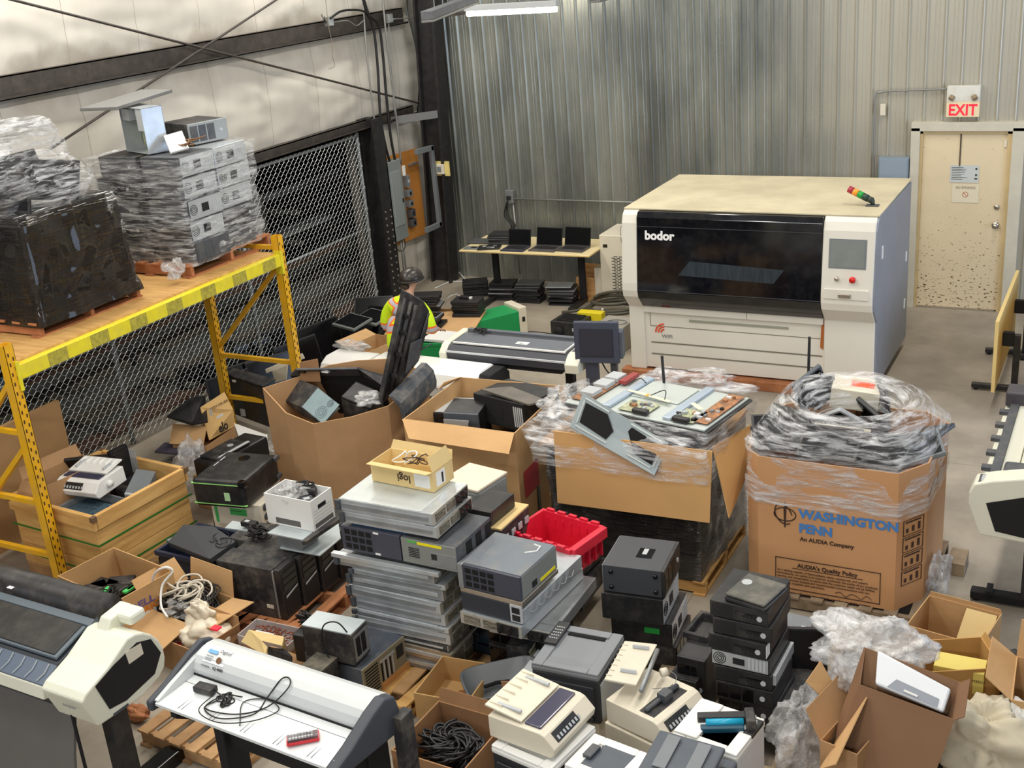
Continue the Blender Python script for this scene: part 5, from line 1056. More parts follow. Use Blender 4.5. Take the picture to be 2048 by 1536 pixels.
# handling icons on the right chamfer
p_,q_=oc[1],oc[2]; d_=(q_-p_); L_=d_.length; an=math.atan2(d_.y,d_.x); ic=bpy.data.objects.new('handling_icons',None)
for i in range(4):
    z_=.17+i*.125; mb=MB(); s_=d_.normalized(); n_=Vector((s_.y,-s_.x,0))*.003
    def ch(u,z): return p_+s_*(L_*u)+n_+Vector((0,0,z))-Vector((c.x,c.y,0))
    for (a_,b2,e_,f_) in ((.2,.9,z_,z_+.004),(.2,.9,z_+.11,z_+.114),(.2,.225,z_,z_+.114),(.875,.9,z_,z_+.114)): mb.plate([ch(a_,e_),ch(b2,e_),ch(b2,f_),ch(a_,f_)],.001)
    for kk in range(3): mb.plate([ch(.3+.2*kk,z_+.02),ch(.38+.2*kk,z_+.02),ch(.38+.2*kk,z_+.05+.012*kk),ch(.3+.2*kk,z_+.05+.012*kk)],.001)
    mb.plate([ch(.28,z_+.09),ch(.8,z_+.09),ch(.8,z_+.1),ch(.28,z_+.1)],.001); mb.build('handling_icon',PRB,tD)
bpy.data.objects.remove(ic)
# stickers on its left side
xs=cx-hx-.004-c.x
for z_,m_ in ((.78,WHT2),(.58,WHT2),(.42,CREAM)): MB().box(xs,xs+.003,-.40,-.22,z_,z_+.14).build('side_sticker',m_,tD)
MB().box(xs-.002,xs,-.40,-.35,.62,.70).build('red_stripe',RED,tD)
# its contents: a mound of scrap screens round a hollow
random.seed(11)
SH=[BLK,BLK_D,DGR,GRY,BLK,SLATE,BLK_G,CREAM]
spots=[(-.38,-.34,1.16,1.05,.35),(-.08,-.40,1.15,1.15,.0),(.2,-.34,1.10,1.15,-.2),(.34,-.08,1.10,1.2,-1.3),(.32,.2,1.1,1.2,-1.9),(-.36,.0,1.10,1.2,1.4),(-.3,.26,1.1,1.2,2.0),(-.05,.3,1.1,1.2,3.1),(.18,.3,1.1,1.2,2.8)]
pos_=['front left','front middle','front right','right front','right rear','left front','left rear','rear middle','rear right']
for i,(a_,b2,z,tl,rz_) in enumerate(spots):
    monitor(f'{["black", "dusty black", "dark grey", "grey", "black", "slate", "glossy black", "cream", "black"][i]} scrap screen leaning inward at the {pos_[i]} of the printed carton',(cx+a_,cy_+b2,z-.04),(-tl,0,rz_),.40,.30,m=(SH+[BLK])[i])
for i,(u,v,z,r3) in enumerate(((1612,770,1.32,(.5,.5,.9)),(1632,760,1.35,(.3,-.5,.8)),(1655,812,1.22,(.9,.6,.6)),(1770,790,1.25,(.2,.35,-1.2)),(1700,815,1.15,(1.0,-.2,.2)),(1740,812,1.18,(.6,.5,-.4)))):
    monitor(f'{["black frame upright at the left edge of", "slate frame leaning at the left of", "silver frame lying diagonally in", "black and white frame standing at the right of", "black shard lying at the bottom of", "black shard leaning at the right of"][i]} the hollow in the printed carton',P(u,v,z)-Vector((0,0,.16)),r3,.26,.3,m=[BLK,SLATE,LGR,BLK,BLK,BLK][i])
t=thing('white_box','cream white box with orange sticker on top of the printed carton load','box',P(1712,770,1.35)-Vector((0,0,.09)),rot=(.12,.1,.12)); MB().box(-.17,.17,-.10,.12,-.06,.1).build('box_body',CREAM,t,.006); MB().box(-.04,.12,-.03,.05,.1005,.102).build('orange_sticker',mat('sticker_orange',rgb(238,92,44),.6),t)
t=MB().cyl(P(1617,745,1.4),P(1617,745,1.4)+Vector((-.0,.02,.27)),.011,8).build('antenna_rod',BLK); tag(t,'thin black rod standing up from the printed carton load','rod')
def circ(r1,r2,n_=24,ox=0,oy=0): return [Vector((cx+ox+r1*math.cos(-PI*.75+2*PI*i/n_),cy_+oy+r2*math.sin(-PI*.75+2*PI*i/n_),0)) for i in range(n_)]
def oct_(s): return [Vector((cx+(p.x-cx)*s,cy_+(p.y-cy_)*s,0)) for p in oc]
t=thing('stretch_film','clear stretch film stretched over the mound of screens in the printed carton','plastic film',(cx,cy_,1.0))
def wob(pts,a_): return [p+Vector((0,0,0)) for p in pts]
lv=[(oct_(1.015),.82)]+[(oct_(1.02),.82+.06*k) for k in range(1,7)]
c8=loop(oct_(1.03),24); m1=circ(.54,.50); m2=circ(.43,.42); m3=circ(.33,.32,ox=.03); m4=circ(.29,.27,ox=.04)
lv +=[(c8,1.2),(mixp(c8,m1,.5),1.29),(mixp(c8,m1,1),1.38),(m2,1.45),(m3,1.36),(m4,1.22)]
fo=skirt(lv,168,FILMD,'film_cover',t,Vector(t.location),.03,False,4,4)
# ring seam of thicker film round the carton wall
skirt([(oct_(1.025),.80),(oct_(1.03),.86),(oct_(1.025),.92)],168,FILMZ,'film_band',t,Vector(t.location),.01,False,8)
blob('plastic_bag','clear plastic bag hanging at the lower right corner of the printed carton','plastic bag',(-.98,7.55,.2),(.08,.2,.2),BAGM,21,.5,flat=.95)
o=MB().box(-.06,.06,-.12,.12,0,.1).build('wood_offcut',WOODG); o.location=(-.92,8.1,0); tag(o,'weathered wood block on the floor right of the printed carton','wood block')
# ================================================================ loads on the rack
DZ=1.935  # rack and its loads scaled about the camera, results typed in as constants
pallet('reddish wooden pallet under the wrapped computers on the rack',(-7.93,8.26,DZ),0,1.0,1.18,.12,WOODR)
pallet('reddish wooden pallet under the black wrapped load on the rack',(-7.98,6.56,DZ),0,1.0,1.14,.12,WOODR)
g='wrapped computers on the rack'; random.seed(2); LN=['bottom','second','third','fourth','top']
for ly in range(5):
    for ci,(ox,oy) in enumerate(((-7.63,7.96),(-7.63,8.43),(-8.15,7.96),(-8.15,8.43))):
        jx,jy=random.uniform(-.03,.03),random.uniform(-.02,.02)
        m1=[DGR,ZINC,BLK_D,BLK_D][ci] if ly !=1 else BLK_D
        if ci < 2 and ly in (0,1): m1=[BLK_D,SLATE][ci]
        o=pc('computer_tower',f'{"silver" if m1 is ZINC else "slate" if m1 is SLATE else "dark grey" if m1 is DGR else "black"} computer case, {LN[ly]} layer, {["near aisle-side", "far aisle-side", "near fence-side", "far fence-side"][ci]} position in the wrapped stack on the rack',(ox+jx,oy+jy,DZ+.125+ly*.19),[-PI/2 if ly else PI/2,-PI/2 if ly > 1 else PI/2,0,PI][ci],.44,.455,.18,m1,BLK if ly % 2 else DGR,'tower',g)
skq=[Vector((-8.43,7.69,0)),Vector((-7.38,7.69,0)),Vector((-7.38,8.70,0)),Vector((-8.43,8.70,0))]
def sc(pts,s): c_=sum(pts,Vector())/len(pts); return [c_+(p-c_)*s for p in pts]
t=thing('stretch_film','clear stretch film wound round the computers on the rack','plastic film',(-7.91,8.2,DZ+.12))
skirt([(sc(skq,1.0+.03*math.sin(k*1.7)+(.05 if k > 9 else 0)-(.05 if k < 2 else 0)),DZ+.10+k*.0805) for k in range(13)],120,FILMZ,'film_wrap',t,Vector(t.location),.03,False,6,7)
blob('film_knot','twisted knot of clear film on the pallet corner of the rack','plastic film',P(352,535,DZ+.14)+Vector((.03,-.05,0)),(.10,.08,.08),BAGM,31,.5)
# on top: open tower, closed tower, leaning panel
tz=DZ+.125+.95
o=thing('computer_tower','open silver computer tower standing on the wrapped stack on the rack','computer',(-7.98,8.0,tz),0.02)
MB().box(-.22,-.215,-.1,.1,0,.4).box(-.22,.22,.095,.1,0,.4).box(-.22,.22,-.1,.1,.395,.4).box(-.22,.22,-.1,.1,0,.005).box(.215,.22,-.1,.1,0,.4).build('case_frame',ZINC,o)
MB().box(-.225,-.22,-.09,.09,.02,.38).build('rear_panel',ZINC_D,o); MB().box(.08,.2,-.09,.09,.2,.39).build('drive_cage',LGR,o); MB().box(-.2,-.06,-.09,.05,.28,.38).build('power_supply',LGR,o); MB().box(-.2,.05,.07,.09,.02,.27).build('motherboard',PCB,o)
mb=MB();
for k in (1,.6,.3): mb.tube([(-.227,.0+.05*k*math.cos(a*PI/8),.31+.05*k*math.sin(a*PI/8)) for a in range(16)],.003,4,closed=True)
mb.build('fan_grille',HOLE,o)
o.rotation_euler.z=-.35
pc('computer_tower','black computer tower lying on top at the right of the wrapped stack',(-7.86,8.51,tz),PI/2-.25,.42,.46,.19,BLK_D,mat('tower_front_grey',rgb(150,156,158),.4),'tower')
t=MB().plate([(-8.42,7.72,tz+.40),(-8.02,7.77,tz+.40),(-7.93,8.39,tz+.46),(-8.34,8.43,tz+.46)],.03).build('loose_cover',mat('panel_under',rgb(120,120,118),.5),None,.004); tag(t,'pale flat case panel leaning on the open tower atop the rack','panel')
t=MB().plate([(-7.58,7.86,tz),(-7.49,8.0,tz+.02),(-7.63,8.1,tz+.15),(-7.72,7.96,tz+.13)],.02).build('paper_card',WHT2); tag(t,'small white card leaning inside the open stack top on the rack','card')
random.seed(9); tag(MB().tube(spline([(-7.58+random.uniform(-.1,.12),8.15+random.uniform(-.2,.2),tz+.03+random.uniform(0,.08)) for i in range(14)],5),.006,5).build('loose_wires',mat('wire_brown',rgb(120,84,50),.6),None,smooth=True),'brown and orange wires tangled on top of the wrapped computers','wires')
# black wrapped load and the clear bundle above it
k1=[Vector((-8.45,6.02,0)),Vector((-7.45,6.02,0)),Vector((-7.45,7.09,0)),Vector((-8.45,7.09,0))]
t=thing('wrapped_pallet_load','black stretch-wrapped load at the left on the rack','pallet load',(-7.96,6.54,DZ+.12))
skirt([(sc(k1,1.03 if k < 2 else 1.0-.006*k),DZ+.08+k*.071) for k in range(13)],100,BWRAP,'black_wrap',t,Vector(t.location),.02,True,6,2)
t=blob('clear_wrapped_bundle','bulging clear-wrapped bundle of dark screens on the black load on the rack','bundle',(-7.97,6.35,3.13),(.56,.72,.50),FILMD,41,.25,2.0,36)
for i,(a_,b2,z,r3) in enumerate(((-7.77,6.16,2.88,(-.2,.1,.3)),(-7.72,6.59,2.89,(.1,.2,1.2)),(-8.05,6.25,2.89,(.2,-.1,.8)),(-8.0,6.63,2.94,(-.3,0,1.6)),(-7.85,6.35,3.0,(-1.2,.1,.6)),(-8.05,6.16,3.04,(-.2,0,2.2)))):
    monitor(f'black screen {["front left", "front right", "middle left", "rear right", "lying on top", "rear left"][i]} inside the clear bundle on the rack',(a_,b2,z),r3,.46,.32,m=[BLK,BLK_D,BLK,BLK_D,BLK_D,BLK][i])
# ================================================================ server stacks in the middle
def server(lb,loc,rz,w_,d,h,m=ZINC,group=None,front='handles',top=None):
    """rack server: long side is x, its drive/supply end is the +x side"""
    t=thing('rack_server',lb,'server',loc,rz,group)
    MB().box(-w_/2,w_/2-.02,-d/2,d/2,.003,h-.004).build('chassis',m,t,.002)
    MB().box(-w_/2+.01,w_/2-.10,-d/2+.004,d/2-.004,h-.006,h).build('top_cover',top or m,t,.001)
    MB().box(-w_/2+.03,w_/2-.05,-d/2-.006,-d/2,h*.35,h*.65).build('slide_rail',ZINC_D if m is ZINC else ZINC,t,.001)
    MB().box(-w_/2-.02,-w_/2+.015,-d/2-.018,-d/2,h*.1,h*.9).build('rack_ear',DGR,t,.002)
    e=w_/2-.02
    MB().box(e,e+.006,-d/2,d/2,.003,h-.004).build('end_plate',mat('server_end',rgb(188,184,172),.5,metal=.3,var=.2,vs=30),t)
    for k in range(2): MB().box(e+.005,e+.012,-d/2+.03+k*d*.32,-d/2+.03+k*d*.32+d*.26,h*.2,h*.8).build('drive_grille',mat('grille_beige',rgb(150,144,126),.5,col2=rgb(60,56,50),vs=60,stretch=(1,.3,3)),t)
    for k in range(2 if h > .06 else 1): MB().tube([(e+.004,d/2-.14+k*.065,h*.25),(e+.035,d/2-.14+k*.065,h*.3),(e+.035,d/2-.14+k*.065,h*.75),(e+.004,d/2-.14+k*.065,h*.8)],.008,5).build('supply_handle',BLK_M,t)
    MB().box(e+.004,e+.014,d/2-.17,d/2-.02,h*.12,h*.88).build('power_supply',BLK,t)
    return t
ctr,srz,sw,sd,_=fit((678,995),(867,1027),(923,965),1.30,1.21)
pallet('wooden pallet under the tall server stack',(ctr.x+.02,ctr.y+.0,0),srz,1.0,1.0,.12,WOODX)
ux,uy=Vector((math.cos(srz),math.sin(srz),0)),Vector((-math.sin(srz),math.cos(srz),0))
z=.12; random.seed(4); k=0
specs=[(.088,.72,ZINC_D,.02,0),(.088,.72,NICK,.03,-.01),(.044,.80,BLK_D,-.03,0),(.088,.74,ZINC,-.0,-.0),(.044,.74,ZINC,.01,0),(.088,.72,ZINC,.0,.01),(.088,.72,ZINC,-.01,0),(.088,.72,ZINC_D,.0,.01),(.044,.72,ZINC,.02,0),(.088,.76,ZINC_D,-.06,-.01)]
for i,(h,l,m_,ox,oy) in enumerate(specs):
    cn={'galvanised_steel': 'bright','steel_dull': 'dull','nickel_steel': 'warm-toned','black_plastic_dusty': 'dark'}[m_.name]
    server(f'{cn} metal rack server, {ORD[i] if i < 9 else "tenth from the bottom"} in the tall central server stack',ctr+ux*(ox+random.uniform(-.01,.01))+uy*oy+Vector((0,0,z-1.21)),srz+random.uniform(-.02,.02),l,.44,h,m_,'servers in the tall central stack'); z +=h+.002
zr=z
# long rail hanging off the left side
t=MB().box(-.42,.4,-.02,.02,0,.03).build('slide_rail',ZINC,None,.003); t.location=ctr-uy*.235+ux*-.04+Vector((0,0,z-1.21-.02)); t.rotation_euler=(0,.0,srz); tag(t,'long bright slide rail lying on the left side of the tall server stack','rail')
# wide pair of four-unit machines
def big_unit(lb,A,Bp,C,z1,h,sides=('grille','plain'),group=None):
    loc,rz,w_,d,_=fit(A,Bp,C,z1,z1-h); t=thing('server_case',lb,'server',loc,rz,group); return t,w_,d
t,w_,d=big_unit('wide dark four-unit server case with perforated black front',(680,1050),(798,1073),(866,1010),1.10,.175)
MB().box(-w_/2,w_/2,-d/2+.02,d/2,0,.175).build('case',DGR,t,.003); fb=MB().box(-w_/2,w_/2,-d/2,-d/2+.02,0,.175).build('front_bezel',mat('bezel_slate',rgb(66,68,80),.5,var=.1),t,.004)
def perf(fb,w_,d,h,x0):
    for i in range(4):
        for j in range(3): MB().box(x0+i*.055,x0+i*.055+.042,-d/2-.002,-d/2+.001,.02+j*h*.29,.02+j*h*.29+h*.2).build('perforated_field',HOLE,fb)
perf(fb,w_,d,.175,-w_/2+.03)
for zz_ in (.155,.005): MB().cbox((.05,-d/2-.003,zz_+.01),(.04,.004,.012)).build('small_label',WHT2,fb)
t,w_,d=big_unit('steel server case with yellow warning strip beside the black-fronted one',(800,1074),(911,1096),(980,1034),1.10,.175)
MB().box(-w_/2,w_/2,-d/2+.005,d/2,0,.175).build('case',DGR,t,.003); fp=MB().box(-w_/2+.003,w_/2-.003,-d/2,-d/2+.006,.003,.172).build('steel_end',mat('steel_pale',rgb(150,154,150),.45,metal=.4,var=.1),t,.001)
MB().box(-.08,.10,-d/2-.002,-d/2,.145,.163).build('yellow_label',mat('label_yellow',rgb(236,220,20),.5),fp); MB().box(-w_/2+.05,-.085,-d/2-.002,-d/2,.15,.166).build('green_latch',mat('latch_green',rgb(90,170,80),.5),fp)
MB().box(.01,.2,-d/2-.003,-d/2,.02,.11).build('power_module',ZINC_D,fp,.002); MB().box(.02,.06,-d/2-.005,-d/2-.002,.06,.1).build('socket',BLK,fp)
for i in range(6): MB().box(-.15,-.07,-d/2-.002,-d/2,.05+i*.012,.055+i*.012).build('vent_slit',HOLE,fp)
for i in range(3): MB().box(w_/2-.001,w_/2+.002,-.1+i*.12,-.03+i*.12,.05,.15).build('side_hole_group',HOLE,t)
tag(MB().box(-.3,.12,-.2,.2,0,.03).build('dark_tray',mat('tray_navy',rgb(36,60,90),.5),None,.003),'thin navy tray between the top servers and the wide cases','tray'); o=bpy.data.objects['dark_tray']; o.location=ctr+Vector((0,0,1.095-1.21)); o.rotation_euler.z=srz
server('upper-middle bright rack server, second from the top of the tall stack',ctr-ux*.0+ux*.02+uy*-.0+Vector((0,0,1.125-1.21)),srz,.72,.445,.085,ZINC,'topmost servers of the tall stack')
server('topmost pale grey rack server carrying the logi carton',ctr+Vector((0,0,0)),srz,.72,.445,.088,ZINC,'topmost servers of the tall stack',top=mat('cover_pale',rgb(196,202,200),.4,metal=.35,var=.08))
# open carton marked logi
def carton(lb,A,Bp,C,z1,z0,m=CARD,flaps=(),t_=.006,cat='box',group=None,mi=None,name='open_carton'):
    """rectangular open carton. flaps: (side, length, angle) with angle 0 = straight up, 90 = level outwards, 180 = hanging"""
    loc,rz,w_,d,h=fit(A,Bp,C,z1,z0); return carton_at(lb,loc,rz,w_,d,h,m,flaps,t_,cat,group,name)
def carton_at(lb,loc,rz,w_,d,h,m=CARD,flaps=(),t_=.006,cat='box',group=None,name='open_carton',rot=None):
    t=thing(name,lb,cat,loc,rz,group,rot); a,b=w_/2,d/2
    MB().box(-a,a,-b,b,0,t_).box(-a,a,-b,-b+t_,t_,h).box(-a,a,b-t_,b,t_,h).box(-a,-a+t_,-b+t_,b-t_,t_,h).box(a-t_,a,-b+t_,b-t_,t_,h).build('carton_body',m,t)
    for s,l,an in flaps:
        an=math.radians(an); o_,u_=l*math.sin(an),l*math.cos(an)
        if s =='f': q=[(-a,-b,h),(a,-b,h),(a-.01,-b-o_,h+u_),(-a+.01,-b-o_,h+u_)]
        if s =='b': q=[(a,b,h),(-a,b,h),(-a+.01,b+o_,h+u_),(a-.01,b+o_,h+u_)]
        if s =='l': q=[(-a,b,h),(-a,-b,h),(-a-o_,-b+.01,h+u_),(-a-o_,b-.01,h+u_)]
        if s =='r': q=[(a,-b,h),(a,b,h),(a+o_,b-.01,h+u_),(a+o_,-b+.01,h+u_)]
        MB().plate(q,t_*.7).build('flap',m,t)
    return t,w_,d,h
t,w_,d,h=carton('small tan carton printed logi on top of the tall server stack',(740,923),(864,946),(898,916),1.44,1.302,CARD_L,[('f',.055,80),('b',.06,25),('r',.10,-20)])
text('logi',.075,PRB,t,(.07,-d/2-.002,.085),(PI/2,PI,0),'logi_lettering',.0006,0,.001)
for x0_ in (.10,): MB().box(x0_,x0_+.12,-d/2-.0015,-d/2,.02,.11).build('shipping_label',WHT2,t)
MB().box(w_/2,w_/2+.0015,-.08,.02,.02,.12).build('barcode_label',WHT2,t); MB().box(w_/2+.001,w_/2+.002,-.02,.0,.03,.1).build('barcode',BLK,t)
def tangle(name,lb,c,r3,n,rad,m,seed,group=None,kind=None,ns=5,cat='cables'):
    random.seed(seed); mb=MB()
    for s in range(n):
        a0=random.uniform(0,2*PI); q=[random.uniform(.4,1) for _ in range(3)]; ph=random.uniform(0,6); pts=[]
        for i in range(16):
            a=a0+i*.55; k=.55+.45*math.sin(i*.9+ph); pts.append((r3[0]*k*math.cos(a)*q[0],r3[1]*k*math.sin(a)*q[1],r3[2]*(.5+.5*math.sin(i*.7+ph)*q[2])))
        mb.tube(spline(pts,3),rad,ns)
    o=mb.build(name,m,None,smooth=True); o.location=c; return tag(o,lb,cat,group,kind)
tangle('audio_cable','thin dark cable looping in the logi carton',t.location+Vector((.05,0,.1)),(.16,.09,.09),2,.004,mat('cable_brown',rgb(58,40,36),.5),3,cat='cable')
tangle('white_cable','white cable arching in the logi carton',t.location+Vector((-.04,0,.1)),(.12,.07,.1),1,.005,WHT,5,cat='cable')
# cream computer behind, small black box, drive shelf
t,w_,d,h=simple('computer_tower','cream-topped grey tower case standing behind the tall server stack','computer',(878,965),(955,985),(950,930),.95,.12,mat('tower_grey',rgb(140,148,150),.5,var=.08),.03)
MB().box(-w_/2,w_/2,-d/2,d/2,h-.01,h+.012).build('cream_top',CREAM,t,.006)
t=pc('computer_case','small plain black box on the drive shelf beside the red tote',fit((936,1015),(981,1024),(1016,986),1.02)[0]+Vector((0,0,.92)),fit((936,1015),(981,1024),(1016,986),1.02)[1],.19,.31,.1,BLK,BLK,'sff',cat='computer')
t,w_,d,h=simple('drive_shelf','beige-edged drive shelf behind the red tote','drive shelf',(940,1050),(1002,1062),(1036,1008),.90,.70,BLK_D)
MB().box(-w_/2,w_/2,-d/2,d/2,h,h+.012).build('beige_lid',CARD_L,t)
for i in range(4): MB().cbox((w_/2+.004,-d/2+.06+i*d*.24,h*.6),(.01,.05,.05)).build('drive_handle',LGR,t,.004)
MB().box(-w_/2+.02,w_/2-.02,-d/2+.02,d/2-.02,-.56,0).build('lower_case',BLK_D,t)
# ---- second stack, right of the tall one
lo,rz2,w_,d,_=fit((915,1125),(1038,1155),(1101,1088),1.0,.83)
t=thing('server_case','grey-topped four-unit server case with chalk marks on its lid','server',lo,rz2)
MB().box(-w_/2,w_/2,-d/2+.02,d/2,0,.17).build('case',mat('case_bluegrey_dusty',rgb(112,120,128),.5,metal=.2,var=.1,dust=.4),t,.003); fb=MB().box(-w_/2+.03,w_/2,-d/2,-d/2+.022,.005,.165).build('front_bezel',MATS['bezel_slate'],t,.003); perf(fb,w_,d,.16,-w_/2+.05)
MB().box(-w_/2,-w_/2+.035,-d/2-.01,-d/2+.02,.0,.17).build('rack_ear',ZINC_D,t,.002); MB().tube([(.1,.05,.172),(.16,.1,.172),(.15,.16,.172),(.1,.17,.172)],.006,4).build('chalk_mark',WHT2,t); MB().box(w_/2,w_/2+.004,-d/2+.02,d/2,.01,.16).build('steel_side',MATS['steel_pale'],t)
MB().cbox((w_/2+.006,-.06,.05),(.006,.05,.04)).build('socket',BLK,t); MB().cbox((w_/2+.005,.1,.03),(.003,.18,.02)).build('yellow_label',MATS['label_yellow'],t)
u2,v2=Vector((math.cos(rz2),math.sin(rz2),0)),Vector((-math.sin(rz2),math.cos(rz2),0))
def at2(ox,oy,z): return Vector((lo.x,lo.y,z))+u2*ox+v2*oy
t=thing('drive_enclosure','silver drive enclosure with dark panel under the chalk-marked case','server',at2(-.0,.12,.68),rz2)
MB().box(-.22,.23,-.33,.40,0,.09).build('chassis',ZINC,t,.002); MB().box(-.215,.14,-.345,-.33,.0,.12).build('dark_front',mat('front_slate',rgb(46,50,58),.45),t,.003); MB().box(.14,.225,-.345,-.33,.0,.12).build('module_frame',LGR,t,.002)
for z_ in (.012,.065): MB().box(.155,.21,-.348,-.345,z_,z_+.04).build('drive_module',BLK,t)
MB().box(-.22,.23,-.34,.1,.12,.15).build('silver_lid',NICK,t,.002)
for i in range(6): MB().tube([(.232,-.25+i*.09,.03),(.25,-.22+i*.09,.03),(.25,-.19+i*.09,.06)],.006,5).build('cage_handle',ZINC_D,t)
server('silver rack server with exposed drives facing the viewer, third down in the right server stack',at2(-.0,.14,.585),rz2-PI/2,.80,.445,.088,ZINC,'servers of the right stack')
server('lower silver rack server jutting to the right in the right server stack',at2(.1,.22,.495),rz2-PI/2+.1,.72,.44,.085,ZINC_D,'servers of the right stack')
t,w_,d,h=simple('blade_chassis','dark chassis with beige louvred side at the bottom of the right server stack','server',(1012,1290),(1052,1296),(1120,1208),.46,.12,BLK_D,.003)
for i in range(2):
    for j in range(7): MB().box(w_/2,w_/2+.006,-d/2+.04+i*d*.45,-d/2+.04+i*d*.45+d*.4,.03+j*.04,.05+j*.04).build('louvre',mat('louvre_beige',rgb(172,166,134),.5),t)
pc('desktop_computer','black and teal computer lying low under the right server stack',P(975,1300,.12)+Vector((0,.15,0)),rz2,.42,.4,.14,BLK,mat('front_teal_black',rgb(26,40,50),.4),'sff')
for i in range(2): pc('computer_tower',f'black computer {["lower", "upper"][i]} of the two supporting the right server stack',at2(-.0,.2,.13+i*.18),rz2,.4,.42,.175,BLK_D,BLK,'tower')
# ---- red tote
REDM=mat('tote_red',rgb(214,30,58),.45,var=.08)
t,w_,d,h=open_tote('red_tote','bright red open plastic tote on dark equipment behind the server cases',(1020,1062),(1138,1099),(1178,1045),.80,REDM,.01,'tote',.56)
for s in (-1,1):
    for i in range(7): MB().box(-w_/2+.04+i*w_*.135,-w_/2+.05+i*w_*.135,s*(d/2-.01)-.012,s*(d/2-.01)+.012,.03,h-.04).build('stiffening_rib',REDM,t)
for i in range(5): MB().box(w_/2-.015,w_/2+.01,-d/2+.05+i*d*.2,-d/2+.06+i*d*.2,.03,h-.04).build('stiffening_rib',REDM,t)
for i in range(5):
    for y_ in (d/2-.005,-d/2-.02): MB().box(-w_/2+.03+i*w_*.19,-w_/2+.09+i*w_*.19,y_,y_+.025,h,h+.016).build('rim_tooth',REDM,t)
MB().box(w_/2+.01,w_/2+.045,-d/2+.0,d/2,h-.07,h+.005).build('handle_lip',REDM,t,.004)
for i,(z_,dx) in enumerate(((.38,.0),(.2,.03),(.12,-.03))):
    pc('computer_case',f'dark open computer case, {["top", "middle", "bottom"][i]} of three under the red tote',P(1130,1120,.5)*1+Vector((dx-.08,.12+.02*i,z_-.5)),rz2+.1*i,.42,.42,.17 if i ==0 else .16 if i ==1 else .07,BLK_D,DGR,'tower')
# ================================================================ black towers row with metal sheets, left of the server stack
lo3,rz3,w3,d3,_=fit((431,1120),(554,1143),(597,1118),.52,.12)
p3,q3=Vector((math.cos(rz3),math.sin(rz3),0)),Vector((-math.sin(rz3),math.cos(rz3),0)); w3=.54;
pallet('wooden pallet under the row of black tower computers',lo3+q3*.35+Vector((0,0,-.12)),rz3,1.0,1.15,.12,WOODR)
for i in range(5):
    lb=['front large dusty black tower case of the row on the pallet','second black tower case in the row on the pallet','third black tower case in the row on the pallet','fourth black tower case in the row, under the metal sheets','rearmost black tower case in the row, under the metal sheets'][i]
    t=thing('computer_tower',lb,'computer',lo3+q3*(.212*i)+p3*(.02*i if i else 0),rz3,'black tower cases in a row on the pallet'); hh=.40-.01*i
    MB().box(-w3/2,w3/2-.05,-.1,.1,0,hh).build('case',BLK_D,t,.004); fb=MB().box(w3/2-.035,w3/2+.02,-.102,.102,-.005,hh+.008).build('front_bezel',BLK,t,.012)
    for j in range(3): MB().box(w3/2+.018,w3/2+.024,-.08,.08,hh-.07-j*.05,hh-.03-j*.05).build('drive_bay_cover',BLK_G,fb,.002)
    MB().box(w3/2+.018,w3/2+.023,-.08,.08,.03,hh-.2).build('front_grille',mat('grille_black',rgb(24,25,28),.6,bump=.6,bs=200),fb)
    MB().plate([(w3/2+.024,-.07,hh*.42),(w3/2+.024,.07,hh*.50),(w3/2+.026,.07,hh*.53),(w3/2+.026,-.07,hh*.46)],.003).build('silver_strip',LGR,fb)
    if i ==0: MB().box(w3/2-.05,w3/2-.035,-.1,.1,.01,hh-.01).build('bare_edge',ZINC_D,t); MB().box(.13,.19,-.102,-.1,.08,.11).build('asset_sticker',CREAM,t)
PAL=mat('sheet_pale_metal',rgb(196,206,208),.4,metal=.3,var=.1)
def sheet_on(lb,px,z,m=PAL,th=.012,name='metal_sheet'):
    o=MB().plate([P(u,v,z) for u,v in px],th).build(name,m,None,.002); return tag(o,lb,'panel')
sheet_on('large pale metal panel lying over the black towers',[(560,1098),(640,1113),(682,1078),(676,1040),(600,1052)],.535)
o=sheet_on('pale metal tray under the white bankers box',[(535,1068),(606,1082),(645,1052),(590,1034)],.675);
o=sheet_on('dark slotted rail along the right edge of the pale tray',[(604,1090),(614,1090),(680,1045),(670,1040)],.665,BLK_D,.03,'slotted_rail')
sheet_on('small pale metal plate left of the bankers box',[(450,1058),(495,1064),(505,1050),(465,1044)],.50)
simple('support_case','left dark case holding up the white boxes','computer',(455,1075),(505,1083),(530,1045),.50,.12,BLK_D)
simple('support_case','flat grey case between the metal sheets under the bankers box','computer',(552,1062),(600,1072),(632,1048),.67,.55,ZINC_D,.003)
t=thing('power_strip','black power brick with labels among the cables left of the bankers box','charger',P(500,1052,.53)); MB().cbox((0,0,.02),(.13,.06,.04)).build('brick',BLK,t,.005); MB().cbox((-.02,0,.041),(.04,.03,.002)).build('label',LGR,t)
tangle('cable_bundle','black and grey cables bunched left of the metal sheets',P(520,1078,.52),(.14,.10,.10),6,.006,CBL,8,kind='stuff')
